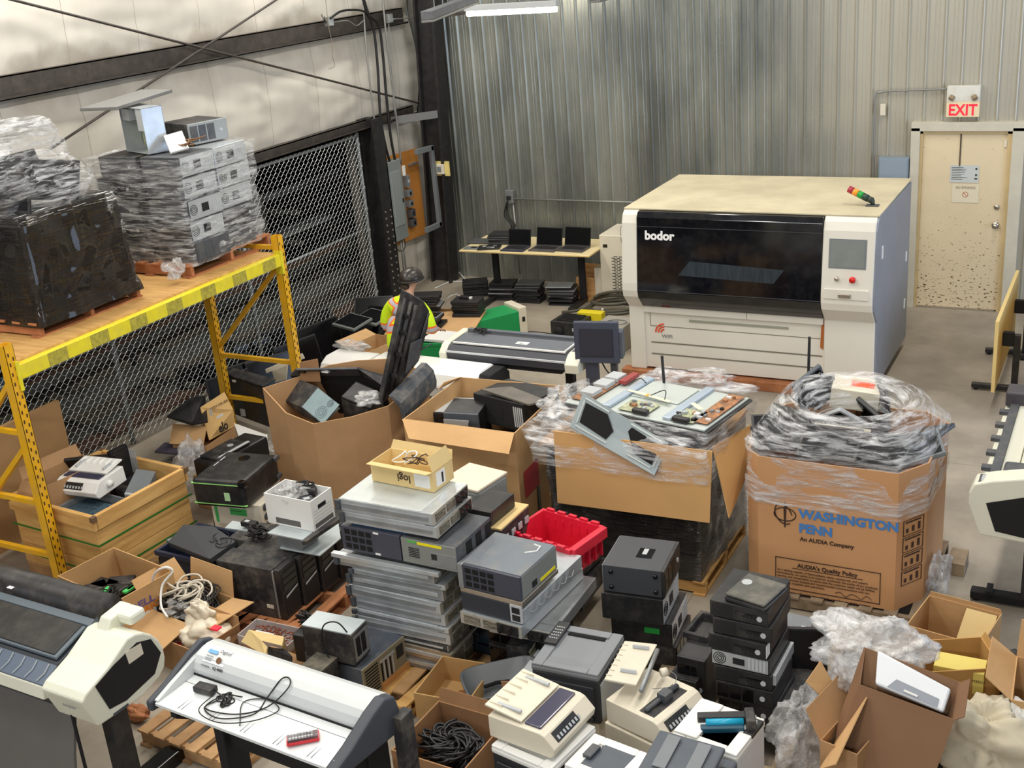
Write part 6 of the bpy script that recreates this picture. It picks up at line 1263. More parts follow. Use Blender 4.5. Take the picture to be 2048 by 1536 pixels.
# white bankers box with chargers
t,w_,d,h=carton('white bankers box full of chargers and small parts',(527,986),(620,1004),(663,975),.93,.69,WHT2,[],.008)
MB().box(-w_/2+.08,w_/2-.12,-d/2-.0015,-d/2,.015,.06).build('grey_print',mat('print_grey',rgb(96,92,90),.7),t); MB().box(w_/2,w_/2+.0015,-d/2+.02,d/2-.02,.015,.05).build('grey_print',MATS['print_grey'],t); MB().box(w_/2,w_/2+.002,-.05,.04,h-.09,h-.06).build('hand_hole',HOLE,t)
for i in range(4): MB().box(w_/2,w_/2+.0012,-d/2+.02,d/2-.02,.07+i*.025,.072+i*.025).build('ruled_line',GRY,t)
ob=t.location
for i,(a_,b2,c_,sx_,sy_,sz_,m_,lb) in enumerate([(-.13,.05,.17,.09,.14,.09,BLK,'black charger block at the left in the bankers box'),(.02,.07,.2,.16,.09,.06,BLK,'black desk phone part at the back in the bankers box'),(.1,-.03,.18,.09,.1,.05,DGR,'dark adapter at the right in the bankers box'),(-.03,-.05,.15,.1,.08,.06,BLK_M,'matte black adapter at the front in the bankers box')]):
    o=thing('power_adapter',lb,'charger',ob+Vector((a_,b2,c_)),.4*i); MB().cbox((0,0,0),(sx_,sy_,sz_)).build('casing',m_,o,.01); MB().cbox((0,0,sz_/2),(sx_*.5,sy_*.4,.003)).build('label',LGR,o)
blob('plastic_bag','crumpled clear bag on the chargers in the bankers box','plastic bag',ob+Vector((-.05,-.02,.23)),(.11,.09,.06),BAGM,5,.5)
tangle('black_cable','black cord arching over the chargers in the bankers box',ob+Vector((.05,.06,.24)),(.12,.05,.07),2,.005,CBL,17,cat='cable')
# big black case with green trim on a white printer box
lo4,rz4,w_,d,h=fit((381,958),(485,966),(562,908),.72,.48)
t=thing('equipment_case','large black case with thin green edge lines on a white printer','case',lo4,rz4)
MB().box(-w_/2,w_/2,-d/2,d/2,0,h).build('case_body',BLK,t,.03); GL=mat('line_green',rgb(150,220,120),.5)
for z_ in (h-.035,.03): MB().box(-w_/2-.003,w_/2+.003,-d/2-.003,-d/2+.02,z_,z_+.006).build('green_line',GL,t)
MB().box(.05,.1,-d/2-.003,-d/2,.07,.14).build('green_sticker',mat('sticker_pale_green',rgb(176,214,160),.6),t)
for z_ in (.03,h-.05): MB().box(w_/2-.06,w_/2+.015,d/2-.06,d/2+.01,z_,z_+.04).build('corner_guard',DGR,t,.006)
MB().box(w_/2-.05,w_/2+.012,-d/2-.008,-d/2+.05,h-.05,h+.006).build('corner_guard',BLK_G,t,.01); MB().cyl((.0,d*.28,h),(.0,d*.28,h+.003),.05,20).build('round_logo',BLK_G,t)
for i in range(2): MB().box(-w_/2+.05,-w_/2+.06,-.02+i*.1,.06+i*.1,h,h+.002).build('top_mark',LGR,t)
t,w_,d,h=simple('printer_base','cream white printer base with green tape under the black case','printer',(420,1000),(520,1012),(560,975),.47,.22,CREAM,.006)
MB().box(-w_/2+.03,-w_/2+.06,-d/2-.002,-d/2,.06,h).build('green_tape',mat('tape_green',rgb(70,176,90),.6),t); MB().box(-.06,.1,-d/2-.002,-d/2,.14,.2).build('green_note',MATS['tape_green'],t)
MB().box(-.05,.05,-d/2-.003,-d/2-.001,.175,.18).build('note_line',BLK,t)
for i in range(3): MB().cyl((w_/2,-d/2+.06+i*.0,.05+i*.08),(w_/2+.006,-d/2+.06,.05+i*.08),.03,14).build('round_vent',DGR,t)
simple('support_case','low dark case under the cream printer base','computer',(425,1040),(522,1056),(560,1010),.215,0,BLK_D)
# all-in-one printer and folded black panel behind
t,w_,d,h=simple('inkjet_printer','wide black all-in-one printer behind the green-trimmed black case','printer',(385,920),(432,930),(512,868),.55,.33,BLK,.02)
MB().box(-w_/2+.03,w_/2-.03,-d/2+.06,d/2-.2,h,h+.025).build('scanner_lid',BLK_D,t,.008); MB().box(w_/2-.05,w_/2-.02,-d/2+.08,d/2-.2,h+.025,h+.032).build('lid_edge',LGR,t); MB().cyl((0,.0,h+.025),(0,.0,h+.028),.03,14).build('logo_disc',LGR,t)
simple('support_carton','brown carton under the wide black all-in-one printer','box',(385,950),(440,962),(515,905),.32,0,CARD_D)
blob('clear_packaging','clear bubbly plastic packaging between the wooden crate and black case','plastic packaging',P(382,935,.25),(.10,.2,.28),BAGM,44,.35)
t=thing('white_papers','white sheets and papers on the floor behind the black printer','papers',P(510,880,.2)); MB().plate([P(468,846,.3)-t.location,P(535,870,.3)-t.location,P(520,895,.3)-t.location,P(480,880,.3)-t.location],.01).build('sheet',WHT2,t); MB().plate([P(478,905,.3)-t.location,P(535,895,.3)-t.location,P(535,870,.31)-t.location,P(500,880,.31)-t.location],.01).build('sheet',WHT2,t)
blob('clear_packaging','clear bag of small round parts beside the tall brown carton','plastic bag',P(520,895,.34),(.14,.12,.06),BAGM,47,.4)
# elo carton
O_=P(430,880,.1); t=thing('elo_carton','open tan carton printed elo with its flap standing up by the fence','box',O_)
a,b_=P(418,881,.18),P(470,852,.18); up=Vector((-.05,.03,1)); c1=a+(PY(400,815,a.y)-PY(418,881,a.y));
Lq=PY(413,853,a.y);
q=[a,b_,PY(466,820,b_.y),PY(448,784,b_.y+.05),PY(400,815,a.y+.1)]
MB().plate([p-O_ for p in q],.006).build('standing_flap',CARD_L if False else mat('cardboard_tan',rgb(208,170,110),.8,var=.06),t)
q=[P(339,888,.2),P(407,891,.2),P(414,853,.33),P(346,848,.33)]; MB().plate([p-O_ for p in q],.006).build('low_flap',CARD,t)
bx=[P(345,888,.19),P(412,892,.19),P(470,853,.19),P(410,845,.19)]; carton_loop(bx,.0,.006,CARD_D,'carton_body',t)
d_=(b_-a).normalized(); an=math.atan2(d_.y,d_.x); n_=Vector((d_.y,-d_.x,0))*.004
lean=(q[2]-q[1])
text('elo',.135,BLK,t,PY(438,866,(a.y+b_.y)/2-.1)-O_+n_*3,(PI/2-.1,.0,an),'elo_lettering',.001,0,.004,sx=.75)
text('OPEN THIS SIDE',.035,PRB,t,PY(420,820,(a.y+b_.y)/2-.05)-O_+n_*3,(PI/2-.1,.0,an),'side_lettering',.001)
MB().plate([p-O_+n_*2 for p in (PY(432,833,a.y+.1),PY(445,826,a.y+.15),PY(445,831,a.y+.15),PY(432,838,a.y+.1))],.002).build('white_label',WHT2,t); MB().plate([p-O_+n_*2 for p in (PY(419,830,a.y+.1),PY(424,832,a.y+.1),PY(422,819,a.y+.1),PY(417,818,a.y+.1))],.002).build('white_label',WHT2,t)
o=MB().plate([P(334,836,.42),P(384,852,.36),P(416,846,.38),P(411,795,.44),P(382,799,.46)],.03).build('flat_monitor',BLK,None,.006); tag(o,'black flat monitor lying across the elo carton against the fence','monitor')
tag(MB().plate([P(310,906,.12),P(400,915,.12),P(402,893,.14),P(330,888,.14)],.02).build('dark_board',mat('board_purple_grey',rgb(86,80,96),.6,var=.4)),'stained purple-grey board on the floor in front of the elo carton','board')
# ================================================================ black monitors along the fence
mons=[((470,800),.50,-.95,.9,.2),((505,782),.55,-1.0,1.0,.25),((552,770),.55,-.9,.95,.2),((400,770),.44,-1.1,.8,.15),((610,742),.60,-1.0,1.1,.25),((655,705),.62,-1.05,1.15,.3),((690,690),.5,-1.1,1.0,.3),((640,668),.5,-1.2,1.0,.35),((575,700),.5,-1.2,1.0,.3),((520,730),.5,-1.15,1.0,.3),((470,765),.5,-1.1,.9,.3)]
mn=['large black monitor with white sticker leaning nearest the tall brown carton','second black monitor behind the stickered one by the fence','third black monitor right of the yellow brace by the fence','small black monitor leaning at the left of the monitor row by the fence','black monitor behind the cream monitor stand by the fence','black monitor before the fence left of the white plotter cover','black monitor leaning behind the white plotter cover','black monitor farther along the fence right of the yellow upright','black monitor against the fence directly behind the yellow upright','black monitor against the fence left of the yellow upright','black monitor against the fence above the horizontal yellow brace']
for (uv,w_,_r,rzz,dz),lb in zip(mons,mn):
    p=P(uv[0],uv[1]+15,0); monitor(lb,(p.x,p.y,.02),(-.25,0,rzz+.2),w_,w_*.72,m=BLK)
o=thing('flat_monitor','large black monitor with curved back and white tag in front of the monitor row','monitor',P(500,850,0)); c=o.location; q0,q1=P(466,838,.0),P(540,866,.0)
d_=(q1-q0).normalized(); n_=Vector((-d_.y,d_.x,0))
MB().plate([q0-c+Vector((0,0,.06)),q1-c+Vector((0,0,.06)),q1-c+Vector((0,0,.5)),q0-c+Vector((0,0,.5))],-.05).build('housing',BLK,o,.015); MB().plate([q0-c+Vector((0,0,.5)),q1-c+Vector((0,0,.5)),q1-c+n_*.18+Vector((0,0,.52)),q0-c+n_*.12+Vector((0,0,.53))],.02).build('curved_top',BLK_D,o,.01)
MB().cbox(q0.lerp(q1,.25)-c-n_*.004+Vector((0,0,.47)),(.06,.004,.025)).build('white_tag',WHT2,o); MB().cbox(q0.lerp(q1,.35)-c-n_*.006+Vector((0,0,.13)),(.07,.006,.08)).build('rating_label',LGR,o)
p=P(563,748,.35); o=thing('monitor_stand','cream monitor with pale T-shaped neck tipped by the yellow upright','monitor',p); c=p
MB().plate([PY(531,738,p.y)-c,PY(533,746,p.y)-c,PY(610,716,p.y+.2)-c,PY(605,706,p.y+.2)-c],.02).build('base_bar',CREAM,o,.004); MB().plate([PY(546,742,p.y)-c,PY(552,764,p.y)-c,PY(574,758,p.y)-c,PY(577,728,p.y)-c],.02).build('neck',CREAM,o,.004)
for i,(u,v) in enumerate(((685,655),(728,645))): o=monitor(f'{["left", "right"][i]} grey-backed flat screen on the pile of black parts by the worker',P(u,v,.42),(-PI/2+.2,0,-.3),.42,.3,m=mat('screen_back_grey',rgb(112,118,114),.5))
for i,(u,v) in enumerate(((700,672),(728,668),(750,655),(715,685),(745,640))): monitor(f'{["front left", "middle", "right", "lowest", "rear right"][i]} black screen in the pile left of the worker',P(u,v,.12),(-1.2+.1*i,0,-.4+.2*i),.5,.34,m=BLK)
t,w_,d,h=carton('open brown carton on the floor just left of the worker',(690,695),(738,704),(776,672),.42,0,CARD,[('l',.15,70)])
blob('plastic_bag','clear bag lying on the left white plotter cover','plastic bag',P(705,690,.78),(.22,.10,.05),BAGM,51,.4)
# ================================================================ wooden crate with scrap
loc,rz,w_,d,h=fit((20,985),(185,1028),(368,932),.74,0); w_=.98; d=.93
t=thing('wooden_crate','large pine crate with green straps full of scrap electronics','crate',loc,rz); hh=.72
PN=mat('crate_pine',rgb(222,180,112),.7,col2=rgb(196,148,84),vs=2.2,stretch=(6,6,1.2),bump=.08); PN.node_tree.nodes['Mapping'].inputs['Scale'].default_value=(1.2,1.2,9)
for zz_,z1_ in ((.13,.30),(.305,.46),(.465,.60)):
    MB().box(-w_/2,w_/2,-d/2,-d/2+.02,zz_,z1_).box(-w_/2,w_/2,d/2-.02,d/2,zz_,z1_).box(-w_/2,-w_/2+.02,-d/2+.02,d/2-.02,zz_,z1_).box(w_/2-.02,w_/2,-d/2+.02,d/2-.02,zz_,z1_).build('plank_course',PN,t,.003)
MB().box(-w_/2-.02,w_/2+.02,-d/2-.02,-d/2+.02,.60,.72).box(-w_/2-.02,w_/2+.02,d/2-.02,d/2+.02,.60,.72).box(-w_/2-.02,-w_/2+.02,-d/2,d/2,.60,.72).box(w_/2-.02,w_/2+.02,-d/2,d/2,.60,.72).build('top_course',PN,t,.004)
MB().box(-w_/2+.02,w_/2-.02,-d/2+.02,d/2-.02,.30,.32).build('inner_floor',WOODX,t)
for s in (-1,0,1): MB().box(-w_/2,w_/2,s*(d/2-.05)-.045,s*(d/2-.05)+.045,0,.10).build('skid',WOODX,t,.003)
MB().box(-w_/2,w_/2,-d/2,d/2,.10,.13).build('pallet_deck',WOODX,t,.003)
GS=mat('strap_green',rgb(40,110,40),.5)
for z_ in (.47,.22):
    MB().box(-w_/2-.023,w_/2+.023,-d/2-.0235,-d/2-.0215,z_,z_+.016).box(w_/2+.0215,w_/2+.0235,-d/2-.02,d/2+.02,z_,z_+.016).build('green_strap',GS,t)
for sx_ in (-1,1):
    for sy_ in (-1,1): MB().box(sx_*(w_/2+.01)-.02,sx_*(w_/2+.01)+.02,sy_*(d/2+.01)-.02,sy_*(d/2+.01)+.02,.68,.722).build('corner_iron',mat('corner_rust',rgb(110,84,60),.7),t)
cr=loc; R_=Matrix.Rotation(rz,3,'Z')
def inc(x,y,z): return cr+R_ @ Vector((x,y,z))
def dotmatrix(lb,loc,rz,w_=.42,d=.32,h=.13,m=CREAM,cover=True,tray=True,rot=None,panel='f',group=None):
    t=thing('dot_matrix_printer',lb,'printer',loc,rz,group,rot)
    pr=[(-d/2,.02),(-d/2-.01,h*.45),(-d/2+.05,h*.92),(-d/2+.08,h),(d/2,h),(d/2,0),(-d/2+.02,0)]
    MB().prism(pr,-w_/2,w_/2,'x').build('body',m,t,.006)
    MB().plate([(-w_/2+.05,-d/2-.001,h*.55),(w_*.15,-d/2-.001,h*.55),(w_*.15,-d/2+.041,h*.88),(-w_/2+.05,-d/2+.041,h*.88)],-.003).build('control_strip',BLK,t)
    for i in range(8): MB().plate([(-w_/2+.065+i*w_*.07,-d/2+.003,h*.62),(-w_/2+.065+i*w_*.07+w_*.035,-d/2+.003,h*.62),(-w_/2+.065+i*w_*.07+w_*.035,-d/2+.018,h*.74),(-w_/2+.065+i*w_*.07,-d/2+.018,h*.74)],-.003).build('button',LGR,t)
    if cover: MB().box(-w_/2+.03,w_/2-.03,-d/2+.09,-.01,h-.002,h+.012).build('smoked_cover',mat('smoked_cover',rgb(66,64,84),.15,coat=.3),t,.006)
    else: MB().box(-w_/2+.03,w_/2-.05,-d/2+.09,-.01,h-.002,h+.002).build('open_mechanism',BLK_D,t); MB().cyl((-w_/2+.04,-.05,h+.015),(w_/2-.06,-.05,h+.015),.014,10).build('platen_roller',DGR,t,smooth=True); MB().box(-.03,.04,-.09,-.03,h,h+.05).build('print_head',DGR,t,.004)
    if tray:
        MB().plate([(-w_/2+.02,.0,h+.008),(w_/2-.02,.0,h+.008),(w_/2-.02,d/2+.03,h+.035),(-w_/2+.02,d/2+.03,h+.035)],.012).build('paper_tray',m,t,.003)
        for s in (-1,1): MB().box(s*w_*.33-.01,s*w_*.33+.01,.03,d/2-.02,h+.03,h+.045).build('paper_guide',LGR,t,.003)
        for i in range(6): MB().box(-w_/2+.05+i*w_*.15,-w_/2+.053+i*w_*.15,d/2-.06,d/2+.02,h+.032,h+.05).build('tray_rib',m,t)
    MB().cyl((w_/2-.002,-.02,h*.55),(w_/2+.03,-.02,h*.55),h*.2,16).build('platen_knob',m,t,smooth=True)
    return t
t=dotmatrix('white dot matrix printer lying on scrap in the pine crate',inc(-.06,-.02,.66),rz+.35,.44,.34,.13,WHT,True,True,rot=(.05,-.03,rz+.12))
o=thing('office_phone','grey plastic bin of circuit boards under the dot matrix printer in the crate','bin',inc(.16,-.16,.5),rz); o.name='scrap_tray'
MB().box(-.28,.28,-.16,.16,0,.02).box(-.28,.28,-.17,-.155,0,.12).box(-.28,.28,.155,.17,0,.12).box(-.29,-.27,-.16,.16,0,.12).box(.27,.29,-.16,.16,0,.12).build('tray',GRY,o,.004); MB().box(-.26,.2,-.15,.1,.06,.075).build('circuit_board',mat('board_blue',rgb(40,70,90),.5,col2=rgb(90,110,120),vs=40),o)
pc('hard_drive_cage','silver drive cage leaning in the crate behind the printer',inc(.22,.22,.52),rz+.4,.16,.3,.16,GRY,LGR,'tower',rot=(.3,.2,rz+.5),cat='computer part')
monitor('black screen standing at the rear left of the crate',inc(-.33,.26,.5),(.35,0,rz+.6),.42,.34)
pc('optical_drive','black slim unit upright at the rear of the crate',inc(-.12,.34,.55),rz,.05,.18,.3,BLK,BLK,'sff',cat='computer part')
for i,(a_,b2,s3,m_) in enumerate(((.3,-.02,(.3,.2,.1),SLATE),(-.3,-.25,(.3,.25,.1),GRY),(-.28,.02,(.24,.2,.12),CREAM),(.05,.3,(.35,.2,.14),BLK_D),(.32,.32,(.2,.16,.1),GRY))):
    o=thing('scrap_part',f'{["slate", "grey", "cream", "dark", "pale grey"][i]} scrap housing {["at the right", "at the front left", "at the left", "at the back", "in the back right corner"][i]} of the crate','scrap part',inc(a_,b2,.46),rz+.5*i); MB().cbox((0,0,s3[2]/2),s3).build('housing',m_,o,.012); MB().cbox((0,0,s3[2]),(s3[0]*.5,s3[1]*.5,.008)).build('inset',HOLE,o)
o=carton_at('brown carton with raised flaps wedged in the left of the crate',inc(-.30,-.08,.50),rz-.1,.30,.55,.30,CARD_D,[('l',.1,20),('f',.18,140)])[0]
tag(MB().plate([P(0,870,1.0),P(105,830,.9),P(130,900,.5),P(90,1120,.02),P(0,1110,.02)],.02).build('large_cardboard_sheet',CARD),'big cardboard panel standing behind the crate at the left edge','cardboard'); o=bpy.data.objects['large_cardboard_sheet']
o.data.clear_geometry(); mm=MB().box(-8.35,-8.3,4.8,6.7,0,1.05); o.data.from_pydata(mm.v,[],mm.f)
# navy tote with dark panel
t,w_,d,h=open_tote('navy_tote','navy blue tote with a dark panel lying across it',(313,1100),(427,1126),(482,1065),.38,mat('tote_navy',rgb(36,44,66),.45,var=.15))
o=MB().plate([P(340,1094,.40),P(424,1128,.41),P(476,1092,.44),P(432,1062,.46),P(372,1058,.45)],.05).build('moulded_cover',mat('panel_dark_grey',rgb(56,58,62),.55,var=.1),None,.006); tag(o,'dark grey moulded cover lying across the navy tote','cover')
o=thing('green_board','slim unit with green connector strip at the left of the navy tote','computer part',P(352,1090,.40),-.35); MB().box(-.09,.1,-.03,.03,0,.03).build('casing',GRY,o,.003); MB().box(-.085,.09,-.034,-.03,.005,.022).build('connector_strip',mat('connector_green',rgb(30,90,70),.5),o)
tangle('thin_cable','thin black wire looping over the dark cover on the navy tote',P(440,1085,.47),(.12,.14,.04),2,.003,CBL,23,cat='cable')
# ================================================================ small cartons at the lower left
t,w_,d,h=carton('open brown carton printed DELL holding black and green adapters',(115,1152),(233,1203),(318,1130),.50,.22,CARD,[],.008)
DO=mat('print_orange',rgb(220,130,40),.6); DP=mat('print_purple',rgb(110,96,150),.6)
text('DELL',.075,DP,t,(w_/2+.002,-d*.34,.14),(PI/2,0,PI/2),'dell_lettering',.001,0,.002,sx=1.3); text('AIO',.07,DO,t,(w_/2+.002,-d*.12,.085),(PI/2,0,PI/2),'orange_lettering',.001,0,.002,sx=1.3)
MB().box(w_/2,w_/2+.002,-d*.12,d*.3,.0,.09).build('barcode_label',WHT2,t); MB().box(w_/2+.002,w_/2+.003,d*.1,d*.22,.01,.08).build('barcode',BLK,t)
pallet('wooden pallet under the DELL carton',(t.location.x,t.location.y,.10),t.rotation_euler.z,.7,.5,.12,WOODX); MB().box(-.3,.3,-.2,.2,-.24,-.12).build('carton_below',CARD_D,t)
c=Vector(t.location); R_=Matrix.Rotation(rz,3,'Z')
for i,(u,v,m_,lb) in enumerate(((212,1178,BLK,'black adapter left of centre in the DELL carton'),(243,1172,BLK_D,'black box with cable in the middle of the DELL carton'),(190,1185,BLK_D,'dark adapter at the left in the DELL carton'),(228,1192,BLK,'black adapter at the front in the DELL carton'))):
    o=thing('power_adapter',lb,'charger',P(u,v,.30),.5*i); MB().cbox((0,0,.03),(.2,.13,.05)).build('casing',m_,o,.01); MB().cbox((0,0,-.025),(.2,.13,.05)).build('lower_shell',BLK_M,o)
for i,(u,v) in enumerate(((206,1184),(262,1176),(268,1172))): tag(MB().cbox(P(u,v,.37),(.04,.14,.02)).build('green_plug',mat('plug_green',rgb(70,200,100),.5),None,.006),['green-edged adapter at the left of the DELL carton','green cable loop at the right of the DELL carton','bright green connector at the far right of the DELL carton'][i],'connector')
tangle('cable_bundle','black cables in the front of the DELL carton',P(222,1196,.32),(.12,.09,.08),5,.005,CBL,31,kind='stuff')
t,w_,d,h=carton('open brown carton overflowing with a tangle of black and white cables',(292,1215),(378,1250),(452,1190),.30,.0,CARD,[('l',.22,35),('r',.24,80),('b',.2,10),('f',.24,105)],.008)
c=Vector(t.location)+Vector((0,0,.22))
tangle('black_cables','heap of black and grey cables in the open-flapped carton',c,(.27,.22,.17),34,.007,mat('cables_dark',rgb(48,46,46),.5,var=.5,vs=3),41,kind='stuff')
tangle('white_cables','white and beige cables winding through the black heap',c+Vector((-.03,0,.05)),(.24,.2,.19),9,.008,mat('cables_pale',rgb(206,198,182),.5),43,kind='stuff')
o=MB().tube(spline([P(300,1195,.36),P(308,1150,.55),P(330,1135,.62),P(345,1143,.58),P(325,1170,.5),P(322,1210,.4),P(335,1235,.35)]),.009,6).build('white_cable',WHT,None,smooth=True); tag(o,'white cord looping high at the left of the cable heap','cable')
blob('plastic_bag','clear bag among the cables in the open-flapped carton','plastic bag',c+Vector((.02,-.12,.1)),(.12,.08,.06),BAGM,55,.4)
t,w_,d,h=carton('shallow brown carton with red box and white carrier bag',(318,1275),(405,1310),(480,1262),.24,.0,CARD_D,[('b',.1,10),('r',.08,20)],.008)
c=Vector(t.location)
blob('carrier_bag','crumpled white carrier bag with a red mark in the shallow carton','plastic bag',c+Vector((.02,.02,.24)),(.22,.16,.13),mat('bag_cream',rgb(236,226,204),.5,var=.05),61,.26,1.6,30)
hb=blob('bag_handle',None,None,Vector((-.03,.05,.13)),(.12,.05,.09),mat('bag_cream',rgb(236,226,204),.5),66,.45,2.0,24); hb.parent=bpy.data.objects['carrier_bag']
tag(MB().cbox(P(432,1256,.36),(.06,.05,.012)).build('red_bag_logo',RED),'red printed corner on the white carrier bag','label')
o=thing('red_box','red and white packet at the left in the shallow carton','packet',P(345,1285,.16),.4); MB().cbox((0,0,0),(.2,.14,.06)).build('packet',mat('packet_red',rgb(206,40,60),.5),o,.005); MB().cbox((.04,0,.031),(.09,.08,.002)).build('label',WHT2,o)
# clear organiser of copper coils, light carton piece, black curved panel
loc,rz,w_,d,h=fit((474,1262),(572,1284),(584,1246),.30,.2); t=thing('parts_organiser','clear plastic organiser filled with copper-coloured coils','organiser',loc,rz); w_,d=.42,.22
MB().box(-w_/2,w_/2,-d/2,d/2,-.2,.0).build('dark_base',CARD_D,t); MB().box(-w_/2,w_/2,-d/2,d/2,0,.008).box(-w_/2,w_/2,-d/2,-d/2+.006,0,.07).box(-w_/2,w_/2,d/2-.006,d/2,0,.07).box(-w_/2,-w_/2+.006,-d/2,d/2,0,.07).box(w_/2-.006,w_/2,-d/2,d/2,0,.07).build('tray',mat('tray_translucent',rgb(190,184,182),.3),t)
COP=mat('copper_coil',rgb(150,84,62),.45,metal=.3,var=.3); random.seed(6)
for i in range(9):
    for j in range(4):
        x_,y_=-w_/2+.04+i*.042,-d/2+.035+j*.05; MB().tube([(x_+.017*math.cos(a),y_+.017*math.sin(a),.035+.012*math.sin(a+i+j)) for a in [k_*PI/4 for k_ in range(8)]],.006,4,closed=True).build('coil',COP,t)
MB().cbox((-.04,-.05,.072),(.15,.07,.002)).build('paper_label',WHT2,t)
t=thing('carton_insert','pale tan cardboard insert with cut-out, next to the organiser','cardboard',P(525,1280,.4)); c=t.location
MB().plate([P(484,1284,.42)-c,P(532,1312,.42)-c,P(536,1295,.45)-c,P(524,1282,.47)-c,P(565,1292,.46)-c,P(569,1274,.48)-c,P(499,1260,.48)-c],.008).build('insert_top',CARD_L,t); MB().plate([P(565,1292,.46)-c,P(569,1274,.48)-c,P(574,1300,.28)-c,P(570,1312,.28)-c],.006).build('insert_side',CARD_L,t)
o=MB().plate([P(532,1292,.42),P(570,1298,.42),P(582,1312,.40),P(582,1332,.32),P(560,1335,.30),P(536,1322,.36)],.03).build('curved_panel',BLK_D,None,.01); tag(o,'black rounded panel tucked behind the white scanner','panel')
simple('support_carton','low carton under the cardboard insert and curved panel','box',(500,1320),(580,1350),(600,1310),.26,0,CARD_D)
pallet('wooden pallet under the organiser and small cartons',P(470,1330,0)+Vector((.0,.15,0)),-.4,1.0,.8,.12,WOODR)
# black backup unit with cables
t,w_,d,h=simple('backup_power_unit','upright black backup power unit with sockets on top','power supply',(583,1268),(628,1278),(640,1252),.46,.05,BLK,.012)
MB().box(-w_*.1,w_*.4,-d*.3,d*.3,h,h+.012).build('socket_panel',BLK_D,t,.003)
for i in range(2): MB().cyl((w_*.05+i*.045,-d*.15,h+.012),(w_*.05+i*.045,-d*.15,h+.02),.014,12).build('bolt_cover',CREAM,t,smooth=True)
tangle('cable_bundle','black cords looping over the backup power unit',Vector(t.location)+Vector((-.06,.06,h-.02)),(.10,.09,.10),3,.008,CBL,71,cat='cable')
# grey tower lying on side with open pc on top
t2=fit((609,1304),(724,1342),(788,1266),.35,.11)
t=thing('computer_tower','blue-grey tower lying on its side with beige louvred rear','computer',t2[0],t2[1]); w_,d=t2[2],t2[3]
MB().box(-w_/2,w_/2-.01,-d/2,d/2,0,.24).build('case',mat('case_bluegrey',rgb(84,92,104),.5,metal=.2,var=.1,dust=.3),t,.004); rp=MB().box(w_/2-.01,w_/2,-d/2,d/2,0,.24).build('rear_panel',mat('rear_beige',rgb(150,142,118),.5,metal=.2,var=.15),t,.002)
for i in range(9): MB().box(w_/2,w_/2+.002,-d/2+.02,-d/2+.15,.03+i*.022,.04+i*.022).build('vent_slit',HOLE,rp)
for i in range(6): MB().box(w_/2,w_/2+.004,-.04+i*.022,-.028+i*.022,.05,.19).build('expansion_slot',LGR if i % 2 else HOLE,rp)
MB().box(w_/2,w_/2+.004,.12,.19,.12,.21).build('port_block',BLK,rp,.002); MB().box(w_/2,w_/2+.006,-.05,.1,.19,.205).build('slot_bracket',ZINC,rp)
pallet('pale new pine pallet under the blue-grey tower',P(770,1370,0)+Vector((-.1,.2,0)),t2[1],1.0,.9,.11,WOOD)
tag(MB().cbox((0,0,.13),(.3,.12,.05)).build('timber_block',mat('timber_orange',rgb(206,150,92),.6,var=.15)),'short orange timber board on the pale pallet','board'); o=bpy.data.objects['timber_block']; o.location=P(785,1378,0); o.rotation_euler.z=t2[1]+PI/2
l5,r5,w_,d,h=fit((604,1248),(704,1268),(728,1240),.60,.37); t=thing('computer_case','short black case with bare metal lid and power cord, on the blue-grey tower','computer',l5,r5); d=.18
MB().box(-w_/2,w_/2,-d/2,d/2,0,h-.01).build('case',BLK_D,t,.004); MB().box(-w_/2,w_/2-.005,-d/2+.002,d/2-.002,h-.01,h).build('metal_lid',PAL,t,.002); MB().box(w_/2-.006,w_/2+.004,-d/2+.01,d/2-.01,.02,h-.03).build('end_frame',ZINC_D,t)
for i in range(2): MB().box(w_/2+.003,w_/2+.007,-d/2+.03+i*.06,-d/2+.075+i*.06,.05,h-.05).build('open_bay',HOLE,t)
MB().tube(spline([(w_/2-.03,-d/2+.02,h-.02),(w_*.25,-d/2,h+.07),(w_*.0,-d/2-.02,h+.04),(-w_*.05,-d/2-.03,h-.1),(.05,-d/2-.05,.02)]),.005,5).build('power_cord',CBL,t,smooth=True)
t,w_,d,h=simple('computer_case','small dark case with a very dusty lid behind the white scanner','computer',(601,1332),(644,1344),(674,1315),.42,.12,BLK_D)
MB().box(-w_/2+.003,w_/2-.003,-d/2+.003,d/2-.003,h,h+.004).build('dusty_lid',mat('lid_dusty',rgb(120,114,98),.8,col2=rgb(64,62,58),vs=8),t)
# ================================================================ shallow carton, cable carton, grey bin
t,w_,d,h=carton('shallow empty tan carton with fold-down tab in front of the servers',(827,1386),(935,1406),(983,1328),.34,.16,mat('cardboard_olive',rgb(196,158,104),.8,var=.08),[],.008)
MB().plate([(-.1,-.02,.02),(.14,-.06,.02),(.12,.14,.02),(-.02,.1,.02)],.004).build('base_dark_patch',mat('patch_brown',rgb(140,92,52),.8),t)  # darker brown patch on the carton floor
tc_,w_,d,h=carton('large torn brown carton full of black power cables',(782,1500),(925,1545),(980,1430),.42,.0,CARD_R,[('b',.08,20)],.009)
c=Vector(tc_.location)
tangle('black_cables','heap of black power cables in the torn carton',c+Vector((.0,.0,.22)),(.21,.18,.2),60,.008,mat('cables_black',rgb(26,26,27),.4),81,kind='stuff')
tangle('white_cables','coil of white cable at the back of the black cable heap',c+Vector((-.06,.10,.30)),(.12,.08,.06),4,.008,WHT,83,kind='stuff')
tangle('grey_cables','few grey cables mixed into the black heap',c+Vector((.02,-.03,.18)),(.2,.16,.12),4,.006,LGR,84,kind='stuff')
